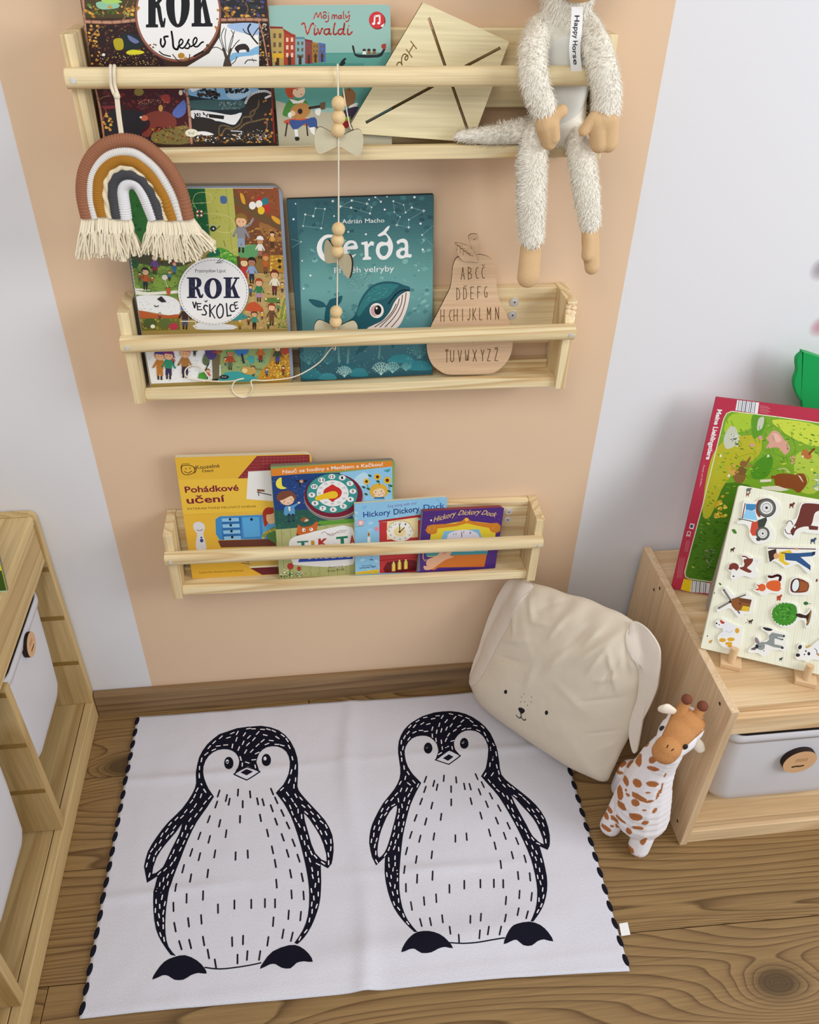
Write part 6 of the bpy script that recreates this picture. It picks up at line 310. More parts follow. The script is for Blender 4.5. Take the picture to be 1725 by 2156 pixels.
'pearp':[('L','5a4424',11,0,[520,1531,539,1718,571,1529]),('M','5a4424',11,[528,1597,559,1595]),('L','5a4424',11,0,[631,1531,624,1719,666,1690,665,1643,628,1629]),('L','5a4424',11,0,[628,1629,677,1605,677,1548,631,1531]),('L','5a4424',11,0,[781,1708,756,1700,741,1625,763,1545,789,1538]),('L','5a4424',11,0,[875,1709,850,1701,836,1626,857,1546,883,1539]),('L','5a4424',9,0,[833,1747,854,1729,873,1749]),('L','5a4424',11,0,[460,1219,455,1405,492,1376,507,1292,499,1236,460,1219]),('L','5a4424',11,0,[568,1221,562,1408,599,1379,615,1295,606,1239,568,1221]),('L','5a4424',9,0,[566,1435,587,1417,607,1437]),('L','5a4424',11,0,[720,1409,673,1411,680,1224,727,1222]),('M','5a4424',11,[677,1318,713,1316]),('L','5a4424',11,0,[829,1412,782,1414,790,1227]),('M','5a4424',11,[786,1324,822,1323]),('L','5a4424',11,0,[929,1406,904,1401,889,1324,911,1239,937,1247,934,1313,916,1313]),('M','5a4424',11,[216,880,212,1071,269,878,265,1069,214,966,267,974]),('L','5a4424',11,0,[390,1059,364,1051,348,975,368,894,395,887]),('M','5a4424',11,[426,880,421,1072,479,878,473,1070,424,967,476,974,562,879,555,1071]),('L','5a4424',11,0,[672,1071,678,918,658,880,641,910]),('M','5a4424',12,[729,882,721,1074]),('L','5a4424',11,0,[768,1072,731,968,779,880]),('L','5a4424',11,0,[826,1074,835,882,877,880]),('L','5a4424',12,0,[960,882,951,1074,983,958,1003,1072,1013,879]),('L','5a4424',12,0,[1093,881,1082,1073,1141,879,1130,1071]),('L','5a4424',12,0,[226,532,222,723,274,530,270,721]),('L','5a4424',12,0,[338,532,333,724,386,530,381,722]),('L','5a4424',10,0,[338,753,360,734,380,754]),('L','5a4424',12,0,[461,724,436,668,438,572,466,532,491,579,488,675,461,724]),('L','5a4424',12,0,[575,532,568,724,617,703,617,636,572,625]),('L','5a4424',12,0,[705,723,680,667,684,571,712,531,737,578,733,674,705,723]),('M','5a4424',12,[715,589,740,511]),('L','5a4424',12,0,[792,533,785,725,833,704,834,637,789,626,841,531]),('L','5a4424',12,0,[891,534,882,726,931,705,932,638,887,627,939,532]),('L','5a4424',10,0,[886,755,908,736,929,757]),('L','5a4424',12,0,[1033,706,1000,717,992,669,1032,610,1033,543,995,550]),('L','5a4424',12,0,[1136,707,1103,718,1095,670,1136,611,1137,543,1099,551]),('L','5a4424',10,0,[1091,757,1113,738,1133,758]),('M','5a4424',12,[328,197,323,391,297,392,350,390]),('L','5a4424',10,0,[301,422,323,402,344,424]),('L','5a4424',12,0,[382,393,389,227,414,197,438,225,436,390]),('L','5a4424',12,0,[508,391,540,195,561,389]),('L','5a4424',12,0,[624,390,636,214,657,223,657,311,663,213,681,222,678,387]),('M','5a4424',12,[758,193,804,386,750,388,812,190]),('L','5a4424',12,0,[880,387,911,288,934,384]),('M','5a4424',12,[911,288,916,190]),('L','5a4424',12,0,[984,386,1033,384,994,190,1043,188]),('L','5a4424',12,0,[1105,385,1154,383,1116,189,1165,186]),('L','5a4424',10,0,[1109,414,1132,395,1152,416]),('L','3a2a1a',8,3,[419,2080,539,1979,643,1902,752,1808]),('M','6a5030',6,[436,2056,435,1981,436,2056,517,2040,484,2018,485,1943,484,2018,560,2003,532,1981,535,1906,532,1981,604,1966,581,1943,585,1868,581,1943,647,1928,629,1906,636,1830,629,1906,691,1891,678,1868,686,1792,678,1868,735,1853])],
'kitep':[('L','8a6f44',15,2,[795,1137,870,1057]),('L','8a6f44',15,2,[741,1042,816,958]),('L','8a6f44',15,2,[831,1096,777,1012]),('L','8a6f44',15,2,[760,979,763,943,742,921,723,933,733,960,752,974,727,991,700,981,684,945,682,901,691,866]),('L','8a6f44',15,2,[691,866,670,892,642,893,622,864,618,819])],
'penguin_a':[('H','1a1a26',[-2040,-802,-1812,-788,-1536,-794,-1329,-852,-1155,-951,-1014,-1092,-904,-1267,-821,-1478,-768,-1694,-753,-1882,-757,-2057,-770,-2226,-775,-2371,-753,-2462,-704,-2551,-615,-2685,-504,-2840,-375,-3015,-254,-3193,-175,-3360,-125,-3524,-110,-3700,-118,-3862,-140,-4000,-164,-4096,-236,-4182,-364,-4090,-367,-4422,-375,-4560,-391,-4727,-415,-4849,-451,-4965,-502,-5094,-562,-5217,-628,-5323,-694,-5409,-760,-5472,-810,-5511,-860,-5480,-795,-5395,-718,-5278,-663,-5161,-622,-5027,-598,-4858,-589,-4678,-592,-4511,-608,-4339,-633,-4154,-669,-3954,-716,-3725,-774,-3487,-840,-3248,-912,-3028,-993,-2843,-1056,-2716,-1204,-2482,-1057,-2308,-1007,-2208,-953,-2073,-926,-1932,-921,-1788,-946,-1646,-997,-1522,-1081,-1430,-1183,-1371,-1293,-1352,-1399,-1368,-1485,-1421,-1550,-1502,-1587,-1619,-1606,-1718,-1539,-1970,-1784,-1815,-2032,-1968,-1979,-1824,-1962,-1747,-1956,-1645,-1987,-1544,-2041,-1452,-2112,-1385,-2199,-1343,-2305,-1326,-2413,-1339,-2508,-1389,-2587,-1470,-2644,-1584,-2674,-1717,-2668,-1860,-2638,-2005,-2582,-2150,-2531,-2259,-2417,-2441,-2531,-2663,-2610,-2794,-2706,-2969,-2779,-3146,-2842,-3332,-2895,-3522,-2943,-3714,-2994,-3899,-3040,-4081,-3072,-4262,-3093,-4438,-3101,-4602,-3097,-4761,-3084,-4925,-3062,-5078,-3031,-5205,-2986,-5313,-2911,-5410,-2846,-5477,-2934,-5455,-3012,-5356,-3108,-5225,-3178,-5109,-3236,-4982,-3283,-4825,-3318,-4658,-3342,-4493,-3353,-4328,-3342,-4148,-3326,-4008,-3497,-4117,-3592,-3792,-3585,-3664,-3562,-3499,-3508,-3353,-3434,-3208,-3346,-3059,-3245,-2913,-3130,-2780,-3018,-2645,-2921,-2485,-2846,-2328,-2807,-2207,-2792,-2094,-2801,-1977,-2813,-1845,-2808,-1671,-2782,-1487,-2723,-1319,-2639,-1166,-2515,-1023,-2409,-921],[[-2986,-2978,-3021,-3037,-3081,-3151,-3163,-3261,-3249,-3381,-3324,-3504,-3383,-3637,-3422,-3818,-3425,-3954,-3357,-3937,-3275,-3869,-3244,-3833,-3219,-3773,-3177,-3642,-3129,-3485,-3072,-3332,-3021,-3189,-2991,-3054],[-658,-2996,-558,-3133,-432,-3366,-355,-3529,-301,-3691,-256,-3901,-253,-4045,-346,-3998,-459,-3856,-525,-3668,-575,-3445,-638,-3173]]),('P','1a1a26',2,[-2893,-5497,-2697,-5481,-2491,-5589,-2358,-5725,-2314,-5825,-2449,-5798,-2569,-5821,-2684,-5879,-2831,-5864,-2934,-5793,-3033,-5771,-3196,-5824,-3140,-5688,-3033,-5555]),('P','1a1a26',2,[-949,-5508,-772,-5552,-624,-5693,-552,-5848,-701,-5819,-826,-5830,-926,-5904,-1074,-5876,-1173,-5805,-1272,-5794,-1432,-5849,-1373,-5734,-1225,-5578]),('L','1a1a26',22,3,[-2346,-5721,-2159,-5765,-1963,-5779,-1619,-5768,-1422,-5749]),('E','1a1a26',20,-2166,-1689,93.9,-9.6,8.3,-157),('E','e6e2ea',20,-2198,-1649,30.3,-3.1,2.8,-51.3),('E','1a1a26',20,-1403,-1694,94.4,-9.7,2.8,-157.7),('E','e6e2ea',20,-1431,-1655,30.5,-3.1,1,-51.5),('L','1a1a26',24,0,[-2046,-1985,-1798,-1832,-1524,-1978,-1787,-2128,-2046,-1985]),('P','1a1a26',0,[-1913,-1967,-1796,-1897,-1665,-1967,-1791,-2029]),('M','22222e',33,[-2314,-2312,-2346,-2451,-2162,-2427,-2182,-2572,-2105,-2516,-2120,-2663,-1949,-2322,-1952,-2472,-1849,-2598,-1843,-2750,-1717,-2387,-1699,-2539,-1572,-2562,-1543,-2713,-1467,-2594,-1431,-2744,-1303,-2374,-1252,-2519,-1220,-2580,-1167,-2724,-1302,-2745,-1256,-2893,-2345,-2554,-2377,-2694,-1098,-2874,-1042,-3018,-1215,-3047,-1169,-3195,-1508,-2933,-1479,-3085,-992,-3158,-936,-3303,-1886,-2924,-1882,-3077,-2259,-2973,-2279,-3120,-2466,-2865,-2500,-3004]),('M','22222e',31,[-2130,-3206,-2140,-3357,-2432,-3291,-2456,-3437,-2617,-3200,-2651,-3340,-1367,-3272,-1334,-3425,-1086,-3397,-1040,-3547,-884,-3533,-834,-3682,-2743,-3527,-2773,-3670,-2589,-3625,-2611,-3773,-2315,-3599,-2327,-3750,-1935,-3683,-1932,-3838,-1716,-3668,-1704,-3823,-1269,-3629,-1238,-3783,-991,-3735,-951,-3887,-792,-3852,-749,-4004,-2865,-3837,-2886,-3985,-2719,-4032,-2729,-4184,-2419,-3975,-2425,-4128,-1211,-3909,-1185,-4064,-931,-4142,-905,-4297,-721,-4231,-694,-4386]),('M','22222e',29,[-2966,-4195,-2969,-4348,-2766,-4409,-2756,-4565,-2476,-4391,-2470,-4546,-2201,-4654,-2189,-4811,-1915,-4609,-1908,-4765,-1618,-4627,-1613,-4783,-1376,-4639,-1373,-4795,-1197,-4664,-1195,-4820,-908,-4530,-899,-4686,-693,-4575,-685,-4731,-1180,-4300,-1166,-4456,-2986,-4540,-2966,-4698,-2704,-4844,-2672,-5002,-2483,-4815,-2460,-4973,-2935,-4904,-2891,-5061,-1219,-4990,-1229,-5145,-952,-4900,-963,-5054,-739,-4944,-756,-5098,-1924,-5264,-1912,-5417,-1736,-5254,-1733,-5406,-2422,-5199,-2386,-5352,-2651,-5226,-2603,-5378,-2820,-5229,-2762,-5379,-1302,-5324,-1320,-5472,-1043,-5226,-1068,-5375,-885,-5296,-920,-5441,-2326,-5428,-2289,-5578,-1817,-5569,-1811,-5716,-1652,-5527,-1657,-5674,-1436,-5551,-1454,-5696,-2194,-5605,-2161,-5752]),('M','e6e2ea',25,[-1521,-1221,-1461,-1163]),('M','e6e2ea',22,[-3050,-3920,-3074,-3984]),('M','e6e2ea',25,[-1270,-1213,-1350,-1191]),('M','e6e2ea',23,[-394,-3064,-353,-3137,-434,-3961,-479,-3898,-798,-3171,-831,-3093]),('M','e6e2ea',25,[-1626,-1012,-1572,-943]),('M','e6e2ea',22,[-3531,-3642,-3516,-3571,-2561,-2528,-2603,-2592,-2780,-2641,-2748,-2570,-470,-4450,-482,-4521]),('M','e6e2ea',25,[-1735,-853,-1653,-862]),('M','e6e2ea',22,[-3368,-3344,-3340,-3278]),('M','e6e2ea',25,[-2613,-1386,-2669,-1442]),('M','e6e2ea',23,[-865,-3015,-893,-2933,-843,-2320,-845,-2409]),('M','e6e2ea',21,[-3187,-4397,-3198,-4464]),('M','e6e2ea',23,[-258,-3433,-229,-3509]),('M','e6e2ea',25,[-1042,-1370,-1120,-1338,-950,-2567,-993,-2490,-1853,-1477,-1818,-1395]),('M','e6e2ea',22,[-510,-4350,-527,-4276,-3305,-4315,-3296,-4247,-905,-2872,-932,-2790,-598,-3554,-614,-3474]),('M','e6e2ea',25,[-1898,-1024,-1858,-943,-861,-1755,-878,-1660]),('M','e6e2ea',23,[-3124,-2890,-3083,-2830]),('M','e6e2ea',25,[-1217,-1106,-1150,-1170]),('M','e6e2ea',22,[-3355,-3214,-3326,-3148]),('M','e6e2ea',24,[-1111,-2436,-1054,-2381,-2715,-2065,-2676,-2151,-2614,-1281,-2569,-1210,-2526,-1160,-2474,-1096,-1734,-1463,-1682,-1398]),('M','e6e2ea',21,[-3200,-4785,-3222,-4715]),('M','e6e2ea',25,[-2216,-1226,-2297,-1222,-1480,-1034,-1400,-1064]),('M','e6e2ea',21,[-548,-4995,-542,-4926]),('M','e6e2ea',24,[-1891,-1804,-1892,-1710]),('M','e6e2ea',21,[-3213,-4122,-3207,-4050]),('M','e6e2ea',24,[-733,-2629,-682,-2698,-952,-1362,-917,-1453]),('M','e6e2ea',22,[-552,-4026,-573,-3951,-2961,-2743,-2920,-2681]),('M','e6e2ea',24,[-2631,-2253,-2583,-2332,-427,-3290,-392,-3365,-1623,-1326,-1565,-1265,-2717,-2790,-2753,-2856,-2369,-1231,-2448,-1236,-2909,-3109,-2902,-3030]),('M','e6e2ea',21,[-3212,-4619,-3224,-4547]),('M','e6e2ea',23,[-793,-2842,-833,-2765]),('M','e6e2ea',25,[-1993,-1387,-1967,-1299]),('M','e6e2ea',23,[-2682,-2442,-2664,-2361,-3037,-3378,-3017,-3306,-3026,-2853,-2977,-2801]),('M','e6e2ea',25,[-1820,-1284,-1767,-1218]),('M','e6e2ea',22,[-2951,-3480,-2978,-3546,-3390,-3510,-3415,-3577]),('M','e6e2ea',24,[-1699,-1658,-1621,-1658,-2811,-2429,-2784,-2353,-2049,-1146,-2028,-1053]),('M','e6e2ea',22,[-518,-4211,-532,-4136,-3093,-3586,-3077,-3513,-1014,-2689,-1059,-2614,-162,-3755,-172,-3833,-3121,-4920,-3110,-4989,-3112,-3831,-3083,-3768]),('M','e6e2ea',24,[-953,-2277,-925,-2196,-1297,-934,-1223,-987,-2171,-939,-2097,-907,-907,-2071,-884,-1985]),('M','e6e2ea',22,[-3132,-3989,-3152,-4055,-507,-4759,-510,-4687]),('M','e6e2ea',24,[-825,-2546,-789,-2627]),('M','e6e2ea',22,[-419,-4225,-423,-4300,-265,-3615,-238,-3691]),('M','e6e2ea',24,[-2731,-1600,-2722,-1508,-691,-2809,-634,-2870,-2732,-1999,-2740,-1907]),('M','e6e2ea',21,[-428,-4621,-429,-4692]),('M','e6e2ea',23,[-733,-3294,-765,-3217]),('M','e6e2ea',25,[-2397,-1040,-2343,-976]),('M','e6e2ea',22,[-221,-3875,-212,-3953,-860,-2719,-900,-2640,-3198,-4926,-3225,-4859,-523,-2978,-473,-3045,-2969,-3248,-2954,-3172,-565,-3769,-592,-3693,-3101,-3010,-3137,-3073,-2825,-2875,-2860,-2941,-3140,-4663,-3146,-4730]),('M','e6e2ea',20,[-3086,-5142,-3068,-5209,-3177,-4220,-3183,-4290,-602,-5141,-588,-5075]),('M','e6e2ea',25,[-2248,-1046,-2173,-1023]),('M','e6e2ea',23,[-3277,-3124,-3242,-3061,-698,-3111,-703,-3026,-2852,-2746,-2806,-2689]),('M','e6e2ea',21,[-451,-4844,-477,-4907,-3287,-4522,-3297,-4450]),('M','e6e2ea',23,[-702,-3554,-719,-3474,-644,-3379,-660,-3298]),('M','e6e2ea',20,[-3132,-5121,-3160,-5055]),('M','e6e2ea',22,[-217,-4031,-220,-4108,-3509,-3510,-3476,-3449,-543,-4615,-552,-4542]),('M','e6e2ea',25,[-1001,-1181,-958,-1270]),('M','e6e2ea',20,[-780,-5442,-751,-5386]),('M','e6e2ea',22,[-3215,-3199,-3248,-3263]),('M','e6e2ea',25,[-2120,-1313,-2110,-1218,-2047,-974,-2013,-888]),('M','e6e2ea',21,[-641,-5276,-684,-5323,-384,-4104,-447,-4063,-3223,-3917,-3178,-3871,-3321,-3980,-3279,-3930]),('M','e6e2ea',23,[-2869,-2537,-2828,-2474,-3549,-3805,-3542,-3732,-808,-2170,-815,-2260,-487,-3127,-444,-3199,-3029,-3673,-3053,-3740,-3467,-3937,-3477,-4008]),('M','e6e2ea',25,[-1152,-1323,-1232,-1309]),('M','e6e2ea',23,[-2630,-2670,-2670,-2733]),('M','e6e2ea',25,[-1807,-1098,-1753,-1031]),('M','e6e2ea',23,[-250,-3290,-219,-3367]),('M','e6e2ea',25,[-1699,-1167,-1650,-1095]),('M','e6e2ea',23,[-2778,-3041,-2814,-3105,-628,-3904,-639,-3826,-804,-1885,-817,-1976,-1753,-1732,-1828,-1694]),('M','e6e2ea',25,[-1911,-1247,-1880,-1162]),('M','e6e2ea',21,[-3121,-4136,-3126,-4207,-2902,-3344,-2927,-3413,-648,-3670,-659,-3591,-553,-4865,-544,-4796]),('M','e6e2ea',24,[-1633,-1792,-1616,-1886,-2747,-1803,-2754,-1709]),('M','e6e2ea',22,[-3430,-3629,-3434,-3704,-767,-2981,-768,-2895,-2856,-3207,-2879,-3278,-3450,-3419,-3426,-3351]),('M','e6e2ea',24,[-2776,-2291,-2746,-2216]),('M','e6e2ea',22,[-3330,-3429,-3362,-3491]),('M','e6e2ea',25,[-1539,-888,-1457,-903]),('M','e6e2ea',23,[-2476,-2423,-2520,-2485,-3231,-2993,-3190,-2934]),('M','e6e2ea',21,[-3136,-4795,-3122,-4864,-3264,-4211,-3265,-4138]),('M','e6e2ea',23,[-352,-3409,-324,-3486]),('M','e6e2ea',25,[-1838,-845,-1758,-835,-1632,-1515,-1561,-1481]),('M','e6e2ea',23,[-637,-2964,-582,-3027]),('M','e6e2ea',25,[-1415,-888,-1336,-924]),('M','e6e2ea',23,[-160,-3605,-158,-3685,-518,-3886,-545,-3812,-412,-4361,-412,-4435,-292,-4091,-349,-4041]),('M','e6e2ea',25,[-1917,-1645,-1943,-1551]),('M','e6e2ea',21,[-3131,-4510,-3140,-4578]),('M','e6e2ea',23,[-3134,-3131,-3176,-3187]),('M','e6e2ea',21,[-3283,-4682,-3289,-4612,-3143,-3688,-3121,-3620]),('M','e6e2ea',25,[-1436,-1298,-1362,-1269,-2458,-1306,-2528,-1339]),('M','e6e2ea',23,[-571,-2829,-524,-2900]),('M','e6e2ea',25,[-1102,-1067,-1036,-1133]),('M','e6e2ea',23,[-344,-3198,-290,-3259])],
